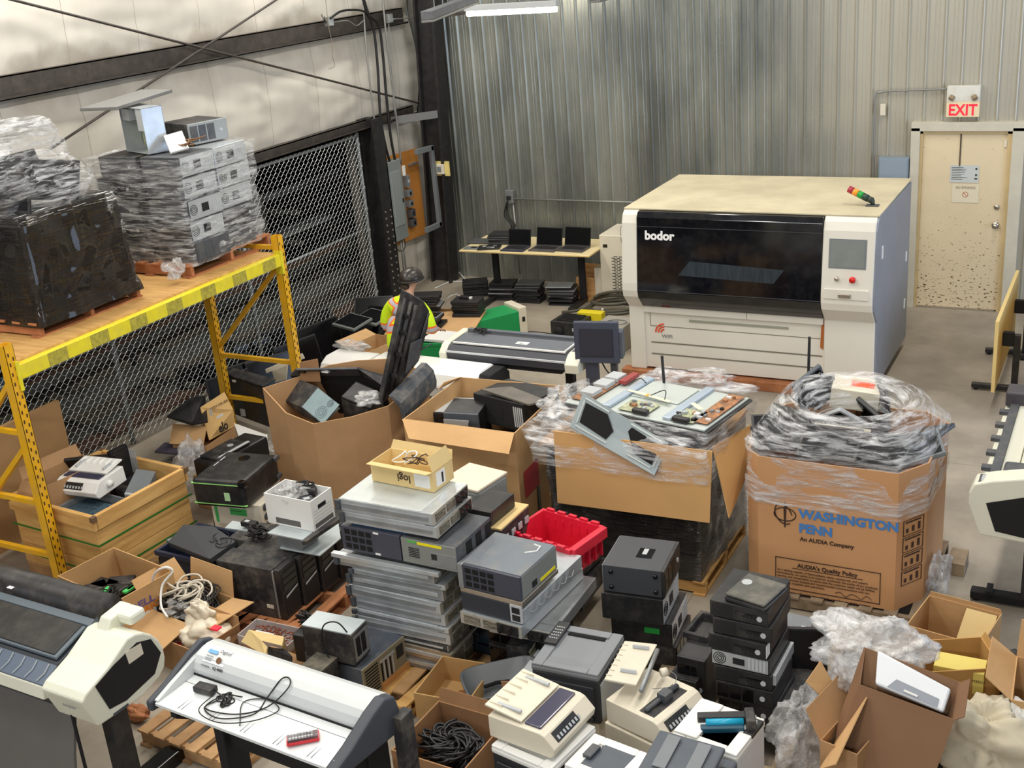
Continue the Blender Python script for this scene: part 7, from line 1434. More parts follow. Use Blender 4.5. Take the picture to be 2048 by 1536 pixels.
def tub(lb,ctr_,rz,a,b,h,m,name='plastic_bin'):
    t=thing(name,lb,'bin',ctr_,rz); n=40; vs=[]
    def se(k,z,s): return [(math.copysign(abs(math.cos(th))**.45,math.cos(th))*a*s,math.copysign(abs(math.sin(th))**.45,math.sin(th))*b*s,z) for th in [2*PI*i/n for i in range(n)]]
    L_=[se(0,0,.78),se(0,h-.03,.97),se(0,h-.03,1.02),se(0,h,1.04),se(0,h,.98),se(0,.03,.76)]
    for l_ in L_: vs +=l_
    fs=[(j*n+i,j*n+(i+1) % n,(j+1)*n+(i+1) % n,(j+1)*n+i) for j in range(5) for i in range(n)]+[tuple(range(n-1,-1,-1)),tuple(5*n+i for i in range(n))]
    MB().add(vs,fs).build('tub',m,t,smooth=True); return t
p=P(1008,1370,.38); g=tub('oval grey open plastic bin between the servers and the dot matrix printer',(p.x,p.y,.12),.75,.24,.17,.32,mat('bin_grey',rgb(84,88,92),.4,var=.1)); MB().tube([(-.1,.11,.2),(-.02,.125,.2),(.06,.11,.2)],.012,6).build('handle_slot',HOLE,g)
tag(MB().plate([P(1008,1385,.3),P(1030,1395,.28),P(1018,1362,.38),P(1002,1362,.38)],.004).build('cardboard_scrap',CARD_D),'torn cardboard scrap inside the grey bin','cardboard')
# ================================================================ printers at the front
def laser(lb,A,Bp,C,z1,z0,mtop,mbody,front='x',tray=True,group=None):
    loc,rz,w_,d,h=fit(A,Bp,C,z1,z0); t=thing('laser_printer',lb,'printer',loc,rz,group)
    MB().box(-w_/2,w_/2,-d/2,d/2,0,h-.045).build('body',mbody,t,.012)
    MB().box(-w_/2-.003,w_/2+.003,-d/2-.003,d/2+.003,h-.05,h-.012).build('upper_rim',mtop,t,.012)
    MB().box(-w_/2,-w_/2+.07,-d/2,d/2,h-.02,h).box(w_/2-.07,w_/2,-d/2,d/2,h-.02,h).box(-w_/2+.07,w_/2-.07,d/2-.06,d/2,h-.02,h).box(-w_/2+.07,w_/2-.07,-d/2,-d/2+.05,h-.02,h).build('top_deck',mtop,t,.006)
    if tray: MB().plate([(-w_/2+.07,-d/2+.05,h-.012),(w_/2-.07,-d/2+.05,h-.012),(w_/2-.07,d/2-.08,h-.04),(-w_/2+.07,d/2-.08,h-.04)],.006).build('output_tray',mtop,t); MB().box(-w_/2+.09,w_/2-.09,d/2-.09,d/2-.055,h-.05,h-.005).build('paper_slot',HOLE,t)
    MB().box(-w_/2+.03,w_/2-.03,-d/2-.01,-d/2+.002,.05,h-.09).build('front_door',mbody,t,.008); MB().box(-w_/2+.04,w_/2-.04,-d/2-.014,-d/2-.004,.01,.045).build('paper_drawer',mbody,t,.004)
    return t,w_,d,h
t,w_,d,h=laser('dark grey laser printer with keypad at its back left',(1062,1325),(1196,1351),(1241,1268),.62,.28,mat('printer_grey',rgb(128,132,136),.5,var=.05),mat('printer_charcoal',rgb(50,52,58),.5))
MB().box(-w_/2-.004,-w_/2+.075,-.02,d/2,h,h+.02).build('keypad_panel',BLK,t,.005)
for i in range(4):
    for j in range(5): MB().cyl((-w_/2+.018+i*.014,.03+j*.03,h+.02),(-w_/2+.018+i*.014,.03+j*.03,h+.024),.005,8).build('key',LGR,t)
MB().box(.06,.1,-d*.1,-d*.0,h-.02,h-.014).build('latch_outline',DGR,t); MB().box(w_/2,w_/2+.006,-d/2+.02,d/2-.02,.02,h-.08).build('side_seam',LGR,t,.002)
pc('computer_tower','cream computer case under the dark grey laser printer',t.location*1-Vector((0,0,.28)),t.rotation_euler.z,.38,.42,.275,CREAM,CREAM,'tower')
pc('computer_tower','black tower with pale side panel by the left of the laser printer',Vector(t.location)+Vector((-.28,-.02,-.28)),t.rotation_euler.z,.16,.4,.42,LGR,BLK,'tower')
# foreground dot matrix printer on a laser printer
lo,rz,w_,d,_=fit((987,1431),(1103,1473),(1156,1391),.80,.68)
dotmatrix('cream dot matrix printer with clear smoked cover, front centre',lo,rz+PI/2,.40,.40,.13,CREAM)
t,w_,d,h=laser('white and black laser printer under the front cream dot matrix printer',(982,1489),(1100,1540),(1160,1440),.66,.2,WHT,mat('printer_black_front',rgb(34,36,42),.4),tray=False)
MB().box(-.08,w_/2-.05,-d/2-.016,-d/2-.008,.22,h-.12).build('grille_panel',BLK_D,t,.004)
pallet('wooden pallet under the front row of printers',(-1.95,4.55,0),.2,1.2,1.0,.12,WOODG)
# second dot matrix printer with open mechanism on two more
lo,rz,w_,d,_=fit((1206,1396),(1334,1457),(1369,1366),.62,.48)
t=dotmatrix('cream dot matrix printer with exposed roller and loose tray',lo,rz+PI/2,.38,.40,.14,CREAM,False,False)
dotmatrix('cream dot matrix printer, middle one of the three stacked',lo+Vector((0,-.0,-.15)),rz+PI/2,.40,.42,.14,CREAM,False,False); dotmatrix('cream dot matrix printer, bottom one of the three stacked',lo+Vector((0,0,-.30)),rz+PI/2+.03,.39,.42,.14,CREAM,False,False)
q=[P(1208,1362,.73),P(1272,1374,.70),P(1314,1292,.72),P(1249,1285,.76)]
t=thing('paper_tray','loose cream paper tray resting on the open dot matrix printer','tray',q[0]); c=q[0]; MB().plate([p-c for p in q],.015).build('tray_plate',CREAM,t,.004)
for i in range(7): a_,b2=q[0].lerp(q[3],.1+i*.13),q[0].lerp(q[3],.1+i*.13).lerp(q[1].lerp(q[2],.1+i*.13),.18); MB().tube([a_-c+Vector((0,0,.017)),b2-c+Vector((0,0,.017))],.003,4).build('tray_rib',CREAM,t)
for u in (.25,.85): a_,b2=q[0].lerp(q[3],u),q[1].lerp(q[2],u); MB().tube([a_.lerp(b2,.35)-c+Vector((0,0,.02)),a_.lerp(b2,.85)-c+Vector((0,0,.02))],.012,5).build('paper_guide',LGR,t)
t=thing('roller_bar','loose printer roller bar with white knob lying on the open printer','printer part',P(1285,1350,.7)); c=t.location; MB().tube([P(1282,1382,.7)-c,P(1315,1300,.73)-c],.014,8).build('roller',ZINC_D,t,smooth=True); MB().cyl(P(1322,1346,.68)-c,P(1334,1343,.68)-c,.025,16).build('knob',CREAM,t,smooth=True); MB().tube(spline([P(1336,1340,.66)-c,P(1352,1352,.66)-c,P(1345,1372,.65)-c,P(1305,1378,.64)-c]),.002,4).build('thin_wire',GRY,t)
# white laser printer with teal cartridge
t,w_,d,h=laser('white laser printer holding a teal toner cartridge in its top',(1345,1466),(1473,1511),(1540,1441),.72,.15,WHT,mat('printer_white_lower',rgb(220,222,226),.45),tray=False)
MB().box(-w_/2+.13,w_/2-.04,-d/2+.05,d/2-.08,h-.03,h-.012).build('toner_bay',BLK_D,t); MB().box(-w_/2,-w_/2+.13,-d/2+.01,d/2-.01,h-.005,h+.012).build('top_cover',WHT,t,.006)
for i in range(10): MB().box(-w_/2+.02+i*.009,-w_/2+.024+i*.009,-d/2-.004,-d/2,h-.16,h-.07).build('vent_slit',GRY,t)
MB().box(w_/2-.05,w_/2+.006,d/2-.16,d/2-.02,h-.02,h+.004).build('control_panel',BLK,t,.006)
c=Vector(t.location)+Vector((0,0,h)); rr=t.rotation_euler.z; k=thing('toner_cartridge','teal and black toner cartridge lying in the white printer top','cartridge',c+Vector((.04,.02,.0)),rr+.55)
MB().cyl((-.11,0,.02),(.08,0,.02),.02,14).build('teal_drum',mat('drum_teal',rgb(30,160,196),.3),k,smooth=True); MB().box(-.15,.12,.01,.06,-.0,.045).build('shell',BLK,k,.006); MB().box(-.14,.08,-.05,-.01,-.01,.02).build('lower_shell',mat('shell_teal_dark',rgb(24,70,90),.4),k,.005); MB().box(.09,.14,-.05,.07,-.01,.06).build('gear_end',BLK_D,k,.008)
for i in range(2): MB().cyl((.14,-.02+i*.04,.03),(.147,-.02+i*.04,.03),.012,10).build('gear',LGR,k)
# printers cut by the bottom edge
t,w_,d,h=laser('white-rimmed laser printer with slate output tray at the bottom edge',(1128,1528),(1245,1575),(1286,1502),.66,.2,WHT,WHT,tray=True); MB().plate([(-w_/2+.06,-d/2+.05,h-.006),(w_/2-.05,-d/2+.05,h-.006),(w_/2-.05,d/2-.05,h-.004),(-w_/2+.1,d/2-.05,h-.004)],.004).build('slate_tray',SLATE,t,.003); MB().box(-w_/2+.05,-w_/2+.1,-.05,.05,h,h+.02).build('paper_stop',DGR,t,.004)
t,w_,d,h=simple('multifunction_printer','slate multifunction printer with document feeder at the bottom edge','printer',(1262,1560),(1425,1610),(1468,1520),.72,.2,SLATE,.015)
MB().plate([(-w_/2+.02,-d/2+.03,h+.02),(w_/2-.05,-d/2+.03,h+.02),(w_/2-.05,d/2-.03,h+.06),(-w_/2+.02,d/2-.03,h+.06)],.03).build('document_feeder',SLATE,t,.01)
for x_ in (-.1,.06): MB().plate([(x_-.03,-d/2+.07,h+.058),(x_+.04,-d/2+.07,h+.058),(x_+.04,d/2-.06,h+.094),(x_-.03,d/2-.06,h+.094)],.008).build('feeder_guide',GRY,t,.004)
MB().box(w_/2-.05,w_/2+.03,-d/2,d/2-.1,h-.04,h+.03).build('control_panel',BLK_D,t,.008)
# ================================================================ black tower stack and small desktop stack
A,Bq,C=(1204,1129),(1328,1144),(1359,1083)
l6,r6,w6,d6,_=fit(A,Bq,C,.82,.63)
for i,(z_,hh,lb,ox,oy,m_) in enumerate(((.63,.19,'topmost dark grey tower lying on its side, top of the right tower stack',0,0,mat('tower_charcoal',rgb(66,68,72),.5,metal=.15,var=.06)),(.44,.185,'second tower from the top in the right tower stack, silver rear showing',-.01,-.02,BLK),(.27,.165,'third tower from the top in the right tower stack, with green sticker',.03,.02,BLK),(.12,.145,'bottom tower of the right tower stack',.05,.03,BLK_D))):
    o=pc('computer_tower',lb,Vector((l6.x+ox,l6.y+oy,z_)),r6+PI/2+[0,PI,PI,0][i],d6,w6,hh,m_,BLK,'tower','black towers lying in the right stack')
    sd_=MB().box(-d6/2+.02,d6/2-.02,-.001,.001,0,.001)
    if i ==0:
        for yy_ in (-w6*.36,w6*.36):
            for z2 in (.04,hh-.04): MB().cyl((d6/2 if False else -d6/2-.012,yy_,z2),(-d6/2,yy_,z2),.014,12).build('rubber_foot',BLK_G,o,smooth=True)
        MB().box(-.06,.06,-.08,.02,hh,hh+.003).build('side_window',BLK_G,o); MB().box(-.02,.05,-.04,-.01,hh+.003,hh+.005).build('window_slats',LGR,o)
    if i ==2: MB().box(-.12 if False else d6/2,d6/2+.002,.02,.12,.08,.12).build('green_sticker',mat('sticker_green',rgb(30,150,60),.6),o)
A,Bq,C=(1420,1200),(1538,1224),(1572,1156); l7,r7,w7,d7,_=fit(A,Bq,C,1.0,.9)
ST=[(.90,.10,'small black desktop directly under the flatbed scanner',0,0,'sff',0),(.795,.10,'second small black desktop down in the desktop stack',.01,0,'sff',0),(.69,.10,'third small black desktop down, with white edge label',-.01,-.01,'sff',0),(.585,.10,'small desktop turned rear-side forward in the desktop stack',0,0,'sff',PI),(.48,.10,'fifth small desktop down, with silver cage showing',.01,-.0,'sff',0),(.36,.115,'sixth small black desktop down in the desktop stack',.02,0,'tower',0),(.24,.115,'second lowest black desktop in the desktop stack',.03,.01,'tower',0),(.12,.115,'lowest black desktop in the desktop stack',.03,0,'tower',0)]
for z_,hh,lb,ox,oy,f_,rr in ST:
    o=pc('desktop_computer',lb,Vector((l7.x+ox,l7.y+oy,z_)),r7+rr+random.uniform(-.03,.03),w7,d7,hh,BLK,BLK,f_,'small desktop computers in a tall stack')
    if 'white edge' in lb: MB().box(w7/2,w7/2+.002,-d7/2,-d7/2+.06,.01,hh-.01).build('white_label',WHT2,o)
    if 'silver cage' in lb: MB().box(w7/2,w7/2+.02,-d7/2+.02,d7/2,.03,hh).build('silver_cage',ZINC,o,.003)
pallet('wooden pallet under the desktop and tower stacks',Vector((l7.x-.3,l7.y+.05,0)),.05,1.2,1.0,.12,WOODG)
l8,r8,w8,d8,_=fit((1448,1186),(1529,1212),(1558,1163),1.05,1.001); t=thing('flatbed_scanner','dusty black flatbed scanner on top of the small desktop stack','scanner',l8,r8)
MB().box(-w8/2,w8/2,-d8/2,d8/2,0,.03).build('base',BLK,t,.01); MB().box(-w8/2+.004,w8/2-.004,-d8/2+.004,d8/2-.004,.032,.05).build('lid',mat('lid_dusty_olive',rgb(84,84,78),.6,var=.15,dust=.5),t,.02); MB().cyl((-w8*.3,d8*.12,.05),(-w8*.3,d8*.12,.053),.03,18).build('silver_badge',LGR,t)
# tower standing left of it, monitors right of it, dark tub behind
pc('computer_tower','black tower standing between the two stacks',P(1400,1290,.42)*1-Vector((0,-.05,.42)),r7,.18,.42,.42,BLK,BLK,'tower')
pc('computer_tower','black tower standing low behind the dot matrix printers',P(1378,1340,.30)*1-Vector((0,-.1,.30)),r7,.18,.42,.30,BLK_D,BLK,'tower')
open_tote('dark_tote','dark empty tray between the two computer stacks',(1372,1262),(1412,1272),(1425,1228),.46,BLK_D,.01,'tote')
monitor('black monitor standing upright right of the desktop stack',P(1592,1400,.12)+Vector((0,.02,0)),(-.15,0,r7+.35),.36,.46,m=BLK)
sheet_on('grey flat panel lying behind the desktop stack with white tag',[(1562,1275),(1612,1290),(1628,1245),(1575,1232)],.45,GRY,.03,'loose_sheet'); tag(MB().cbox(P(1610,1255,.485),(.045,.02,.003)).build('white_tag',WHT2),'small white tag on the grey panel right of the desktop stack','label')
pc('computer_tower','black tower lying low at the lower right of the desktop stack',P(1585,1450,.12)+Vector((-.05,.1,0)),r7,.2,.4,.2,BLK_D,BLK,'tower')
# ================================================================ lower right cartons and bags
def tilt_carton(lb,rim,depth_vec,m,t_=.006,flaps=()):
    """carton given by its four rim corners (world) and the direction its walls run"""
    O_=Vector(rim[0]); t=thing('open_carton',lb,'box',O_); r_=[Vector(p)-O_ for p in rim]; b_=[p+depth_vec for p in r_]; ce=sum(r_,Vector())/4; cb=sum(b_,Vector())/4
    ri=[p+(ce-p).normalized()*t_*1.4 for p in r_]; bi=[p+(cb-p).normalized()*t_*1.4-depth_vec.normalized()*t_ for p in b_]
    V_=b_+r_+ri+bi; n=4; fs=[]
    for a in range(3): fs +=[(a*n+i,a*n+(i+1) % n,(a+1)*n+(i+1) % n,(a+1)*n+i) for i in range(n)]
    fs +=[(3,2,1,0),(12,13,14,15)]; MB().add(V_,fs).build('carton_body',m,t)
    for i,l,out in flaps: a,b2=r_[i],r_[(i+1) % 4]; MB().plate([a,b2,b2+out*l,a+out*l],t_).build('flap',m,t)
    return t
CB1=mat('cardboard_dark',rgb(128,94,66),.8,var=.08,vs=3)
rim1=[P(1717,1369,.86),P(1909,1440,.80),P(1921,1364,.92),P(1728,1294,1.0)]
nrm=(rim1[1]-rim1[0]).cross(rim1[3]-rim1[0]).normalized(); nrm=-nrm if nrm.z > 0 else nrm
t=tilt_carton('large dark brown tilted carton holding a white device, lower right',rim1,P(1665,1516,.50)-rim1[0],CB1,.007,[(1,.05,Vector((.6,.2,.3)).normalized())])
t=thing('white_projector','white and grey flat device lying in the tilted carton','device',(0,0,0))
q=[P(1752,1372,.85),P(1888,1428,.80),P(1903,1382,.88),P(1757,1304,.97)]; MB().plate(q,.05).build('shell',mat('device_white',rgb(222,226,230),.4),t,.012)
q2=[q[0].lerp(q[3],.06).lerp(q[1].lerp(q[2],.06),a_) for a_ in (.18,.9)]+[q[0].lerp(q[3],.4).lerp(q[1].lerp(q[2],.4),a_) for a_ in (.9,.3)]; n_=(q[1]-q[0]).cross(q[3]-q[0]).normalized()*.052; MB().plate([p+n_ for p in q2],.004).build('grey_recess',mat('recess_grey',rgb(140,146,156),.5),t)
w4=[q[0].lerp(q[3],.15).lerp(q[1].lerp(q[2],.15),a_)+n_*1.12 for a_ in (.42,.62)]; MB().tube(w4,.006,5).build('bright_strip',WHT,t)
# cartons behind it
t,w_,d,h=carton('open tan carton at the upper right of the carton group',(1812,1250),(1962,1292),(1988,1224),.40,.0,CARD,[('b',.03,0)],.007); MB().plate([(0,-d*.2,.1),(w_/2-.02,-d*.25,.1),(w_/2-.02,d/2-.02,h-.01),(.02,d/2-.02,h-.01)],.006).build('inner_flap',CARD_L,t)
t,w_,d,h=carton('carton with black P2 strip holding a yellow box',(1850,1345),(2003,1336),(1983,1272),.62,.30,mat('cardboard_golden',rgb(190,146,84),.8,var=.1),[('r',.04,20)],.007)
MB().box(-w_/2+.08,w_/2+.002,-d/2-.003,-d/2,.0,.06).build('black_print_band',BLK,t); text('P2',.05,CARD,t,(w_/2-.11,-d/2-.004,.012),(PI/2,0,0),'print_lettering',.0006)
simple('support_carton','hidden lower carton under the P2 carton','box',(1850,1370),(2003,1372),(1985,1310),.29,0,CARD_D)
Y1=mat('carton_yellow',rgb(226,206,110),.7,var=.05); l9,r9,w9,d9,h9=fit((1868,1312),(1970,1331),(1966,1300),.66,.46); t=thing('yellow_box','yellow Panasonic cartridge box lying in the P2 carton','box',l9,r9); d9=max(d9,.12); MB().box(-w9/2,w9/2,-d9/2,d9/2,0,h9*.7).build('box_body',Y1,t,.003)
text('Panasonic',.03,PRB,t,(-w9/2+.02,-d9/2-.002,.09),(PI/2,0,0),'brand_lettering',.0005,0,.0006); text('CF-VDM301U',.024,PRB,t,(w9*.0,-d9/2-.002,.08),(PI/2,0,0),'model_lettering',.0005); t['label']='yellow printed cartridge box lying in the P2 carton'
t,w_,d,h=carton('tall brown open carton at the right picture edge',(2022,1400),(2160,1425),(2170,1335),.62,.0,CARD,[('l',.17,50),('b',.22,10)],.007)
t,w_,d,h=open_tote('teal_tote','dark teal tote with scrap at the right edge',(1995,1405),(2110,1420),(2125,1370),.42,mat('tote_teal',rgb(40,90,100),.5))
t,w_,d,h=carton('open brown carton with upright flaps left of the tilted carton',(1640,1480),(1715,1510),(1745,1400),.62,.0,CARD_D,[('l',.17,30),('b',.16,-8)],.007)
t=MB().plate([P(1611,1364,.8),P(1660,1412,.66),P(1668,1372,.72),P(1640,1322,.85)],.006).build('cardboard_flap',CARD); tag(t,'large tan cardboard flap sticking out left under the crumpled film','cardboard')
t=MB().plate([P(1640,1540,.5),P(1672,1530,.62),P(1735,1395,.82),P(1722,1400,.66)],.006).build('cardboard_flap',CARD); tag(t,'long narrow tan cardboard flap left of the tilted carton','cardboard')
blob('crumpled_film','large heap of crumpled clear plastic film on the cartons, lower right','plastic film',P(1738,1300,.86)+Vector((0,.05,0)),(.33,.24,.17),film_mat('film_bright',.25,.9,tint=(.98,.98,.98,1),rough=.15,scale=(2,2,3),bs=4,base=.85),71,.36,2.0,44,rz=-.2)
blob('crumpled_film','small lobe of crumpled clear film hanging at the left of the film heap','plastic film',P(1695,1352,.74),(.11,.10,.12),BAGM,73,.45)
blob('plastic_bag','clear plastic bag slumped on the floor left of the carton group','plastic bag',P(1600,1470,.35)+Vector((0,.03,0)),(.13,.2,.26),BAGM,75,.4,rz=-.4,sub=32)
blob('fabric_bag','crumpled beige canvas bag at the bottom right','bag',P(1965,1480,.45),(.28,.22,.26),mat('canvas_beige',rgb(206,196,172),.9,var=.06),77,.4,2.0,36)
blob('plastic_bag','white plastic bag at the right bottom edge','plastic bag',P(2035,1440,.5),(.12,.14,.10),mat('bag_white',rgb(226,226,220),.6),79,.3)
tag(MB().cbox(P(2000,1420,.3),(.3,.2,.02)).build('patterned_paper',CARD_L),'printed tan paper under the white bag at the right edge','paper')
for i,(u,v,z_) in enumerate(((1900,1500,.2),(1700,1420,.3),(2020,1350,.3))): pc('computer_part',f'dark scrap unit {["under the canvas bag", "under the film heap", "inside the teal tote"][i]}',P(u,v,z_)-Vector((0,-.1,.15)),.4*i,.3,.3,.14,BLK_D,BLK,'sff',cat='computer part')
pallet('weathered pallet under the lower right cartons',P(1760,1460,0)+Vector((.25,.2,0)),.1,1.3,1.1,.11,WOODG)
# ================================================================ large plotter at the lower left
def plane_pt(u,v,O_,n):
    r_=ray(u,v); C0=Vector((0,0,CAMH)); t_=(O_-C0).dot(n)/r_.dot(n); return C0+r_*t_
az=math.radians(-2.0); ax_=Vector((math.cos(az),math.sin(az),0)); ay_=Vector((-math.sin(az),math.cos(az),0)); O_=P(199,1453,.68)
def yz(u,v): p=plane_pt(u,v,O_,ax_)-O_; return (p.dot(ay_),p.z+.68)
PW=thing('plotter_printer','large wide-format plotter with white end cap and black cover, lower left','large printer',Vector((O_.x,O_.y,0)),az)
outl=[yz(*q) for q in ((199,1453),(163,1406),(172,1388),(216,1335),(255,1277),(270,1268),(286,1265),(303,1269),(317,1279),(327,1295),(331,1315),(330,1333),(320,1354),(287,1392),(250,1418))]
MB().prism(outl,-.33,0,'x').build('end_cap',HPW,PW,.012)
ins_=[yz(*q) for q in ((190,1373),(219,1418),(253,1400),(309,1347),(321,1305),(301,1278),(273,1285),(227,1330))]
MB().prism(ins_,-.001,.004,'x').build('black_side_panel',BLK_G if False else BLK_M,PW)
st=[yz(*q) for q in ((249,1305),(280,1286),(286,1307),(257,1328))]; MB().prism(st,.003,.006,'x').build('side_label',CREAM,PW)
sl=[yz(*q) for q in ((226,1428),(256,1406),(257,1411),(228,1432))]; MB().prism(sl,-.002,.003,'x').build('grip_slot',DGR,PW)
y0_,z0_=outl[2]; yt,zt=outl[5]; ye,ze=outl[11]; yb_,zb_=outl[0]
L0,L1=-2.3,-.325
MB().prism([(y0_+.06,zb_+.02),(y0_+.0,zb_+.1),(y0_+.03,z0_+.0),(y0_+.1,z0_+.045),(yt-.04,zt-.03),(yt+.08,zt-.03),(ye,ze),(ye-.05,zb_+.05)],L0,L1,'x').build('body',mat('plotter_body_slate',rgb(44,49,56),.45),PW,.006)
# sloping black cover with grey edge, roll at the back, output tray
c0,c1=(y0_+.11,z0_+.055),(yt-.05,zt-.02)
def sl_pt(k,e=0): return (c0[0]+(c1[0]-c0[0])*k,c0[1]+(c1[1]-c0[1])*k+e)
MB().prism([sl_pt(0),sl_pt(1),sl_pt(1,.018),sl_pt(0,.018)],L0,L1-.02,'x').build('cover_frame',mat('frame_slate',rgb(92,103,112),.45),PW,.004)
MB().prism([sl_pt(.05,.018),sl_pt(1.0,.018),sl_pt(1.0,.024),sl_pt(.05,.024)],L0,L1-.045,'x').build('black_cover',mat('cover_black_dusty',rgb(22,22,22),.4,dust=.12),PW,.003)
MB().cyl((L0,yt+.11,zt-.0),(L1-.0,yt+.11,zt-.0),.11,24).build('roll_cover',mat('roll_black',rgb(30,27,28),.45,var=.3,dust=.2),PW,smooth=True)
MB().prism([(yt-.045,zt-.03),(yt+.03,zt-.01),(yt+.03,zt+.03),(yt-.04,zt+.0)],L0,L1,'x').build('rear_ledge',MATS['frame_slate'],PW,.003)
MB().prism([(y0_-.02,z0_-.03),(y0_+.09,z0_+.03),(y0_+.09,z0_+.04),(y0_-.02,z0_-.02)],L0,L1-.0,'x').build('output_tray',mat('tray_blue_grey',rgb(86,100,118),.3,coat=.3),PW)
for i in range(12): MB().tube([(L1-.06-i*.1,y0_-.015,z0_-.012),(L1-.04-i*.1,y0_+.03,z0_+.015),(L1-.05-i*.1,y0_+.08,z0_+.042)],.003,4).build('tray_rib',LGR,PW)
MB().prism([(y0_-.04,zb_+.13),(y0_-.025,z0_-.03),(y0_+.0,z0_-.03),(y0_+.0,zb_+.12)],L0,L1+.0,'x').build('front_rail',HPW,PW,.006)
MB().prism([(ye-.22,zt-.02),(ye-.16,zt+.06),(ye+.0,zt+.075),(ye+.01,zt+.02),(ye-.04,zt-.03)],-.26,-.17,'x').build('cap_shoulder',HPW,PW,.01); MB().box(-.19,-.07,ye-.11,ye+.01,zt+.0,zt+.07).build('roll_knob',HPW,PW,.02)
for x_ in (-.93,-.92): pass
for i,(x_,y_) in enumerate(((-1.02,yt+.05),(-1.05,yt+.0),(-.35,yt+.06))): MB().cbox((x_,y_+.02,zt+.085-.02*i if i < 2 else zt+.085),(.045,.04,.004)).build('white_sticker',WHT2,PW)
MB().prism([sl_pt(.3,.03),sl_pt(.62,.03),sl_pt(.62,.045),sl_pt(.3,.045)],-1.45,-1.28,'x').build('control_panel',GRY,PW,.004); MB().prism([sl_pt(.4,.0455),sl_pt(.58,.0455),sl_pt(.58,.047),sl_pt(.4,.047)],-1.44,-1.37,'x').build('display',mat('lcd_green',rgb(110,116,84),.3),PW)
MB().cbox((-1.18,*sl_pt(.82,.028)),(.045,.04,.004)).build('logo_plate',LGR,PW)
text('designjet',.03,GRY,PW,(-.16,y0_-.035 if False else outl[1][0]-.004,(zb_+z0_)/2+.03),(PI/2+.15,0,0),'logo_lettering',.0005)
MB().box(-.19,-.09,yb_+.15,yb_+.27,.08,zb_+.1).build('stand_leg',BLK,PW,.006); MB().prism([(yb_-.05,.0),(yb_-.05,.05),(yb_+.12,.09),(yb_+.55,.09),(yb_+.62,.06),(yb_+.62,.0)],-.2,-.08,'x').build('stand_foot',BLK_G,PW,.008)
MB().prism([(yb_+.02,zb_+.02),(yb_-.05,.45),(yb_-.12,.12),(yb_-.10,.12),(yb_-.03,.45),(yb_+.04,zb_+.02)],L0,-.22,'x').build('paper_bin_fabric',mat('bin_fabric',rgb(104,102,98),.85,var=.06),PW); MB().cyl((-.215,yb_-.0,.1),(-.215,yb_+.0,zb_+.02),.01,8).build('bin_pole',BLK_M,PW)
# ================================================================ wide sheet scanner on its stand
A,Bq,C=(307,1399),(672,1536),(821,1438); lo,rz,w_,d,_=fit(A,Bq,C,.98,0); w_ +=.05; d +=.03
SC_=thing('sheet_scanner','long silver sheet-feed scanner with white table on a black stand','scanner',lo,rz)
CW=mat('scanner_silver',rgb(206,210,210),.4,metal=.1,var=.03); CT=mat('scanner_table',rgb(224,228,228),.35,var=.02); CE=mat('scanner_end_dark',rgb(60,64,72),.5)
zf=.975; ym=.03
tube_=[(ym,zf+.025)]+[(ym+.125-.13*math.cos(a),zf+.03+.105*math.sin(a)) for a in [PI*(.06+.11*i) for i in range(8)]]+[(d/2,zf+.03),(d/2,zf-.06),(ym,zf-.02)]
MB().prism([(-d/2,zf-.018),(-d/2,zf),(ym,zf+.012),(ym,zf-.03)],-w_/2+.05,w_/2-.06,'x').build('feed_table',CT,SC_,.002)
MB().prism(tube_,-w_/2+.06,w_/2-.07,'x').build('curved_hood',CW,SC_,smooth=False)
MB().box(-w_/2+.05,w_/2-.06,ym-.006,ym+.006,zf+.006,zf+.022).build('feed_slot',BLK_M,SC_)
endp=[(-d/2-.02,zf-.05),(-d/2-.02,zf+.01),(-d/2+.12,zf+.05),(ym+.02,zf+.125),(ym+.12,zf+.152),(d/2-.02,zf+.12),(d/2+.01,zf),(d/2-.05,zf-.09)]
MB().prism(endp,w_/2-.07,w_/2+.0,'x').build('end_cheek',CE,SC_,.012); MB().prism(endp,-w_/2,-w_/2+.04,'x').build('end_cheek',CE,SC_,.012)
MB().prism([(-d/2+.01,zf-.0),(-d/2+.01,zf+.01),(-d/2+.12,zf+.045),(ym+.02,zf+.10),(ym+.12,zf+.12),(ym+.12,zf)],-w_/2+.035,-w_/2+.065,'x').build('inner_cheek',CW,SC_,.004)
for i in range(8): MB().plate([(w_/2-.055+.0,-d/2+.03+i*.022,zf+.022+i*.0062),(w_/2-.045,-d/2+.03+i*.022,zf+.022+i*.0062),(w_/2-.045,-d/2+.036+i*.022,zf+.024+i*.0062),(w_/2-.055,-d/2+.036+i*.022,zf+.024+i*.0062)],.002).build('control_button',LGR,SC_)
for i in range(5):
    for k_ in range(2): MB().box(-w_/2+.2+i*.22+k_*.025,-w_/2+.202+i*.22+k_*.025,-d/2+.02,-d/2+.14,zf+.0015,zf+.0045).build('guide_line',GRY,SC_)
MB().box(-w_/2+.06,w_/2-.07,-.04,-.037,zf+.007,zf+.0105).build('table_seam',GRY,SC_)
def hood(x,a,e=.0012): return Vector((x,ym+.125-.13*math.cos(a)-e*math.cos(a),zf+.03+.105*math.sin(a)+e*math.sin(a)))
LB=mat('label_white_blue',rgb(236,238,240),.5); a0,a1=PI*.22,PI*.48
MB().plate([hood(-w_/2+.12,a0),hood(-w_/2+.27,a0),hood(-w_/2+.27,a1,.004),hood(-w_/2+.12,a1,.004)],.002).build('company_sticker',LB,SC_); MB().plate([hood(-w_/2+.125,PI*.36,.006),hood(-w_/2+.19,PI*.36,.006),hood(-w_/2+.19,PI*.41,.006),hood(-w_/2+.125,PI*.41,.006)],.001).build('blue_band',mat('band_blue',rgb(110,170,226),.5),SC_)
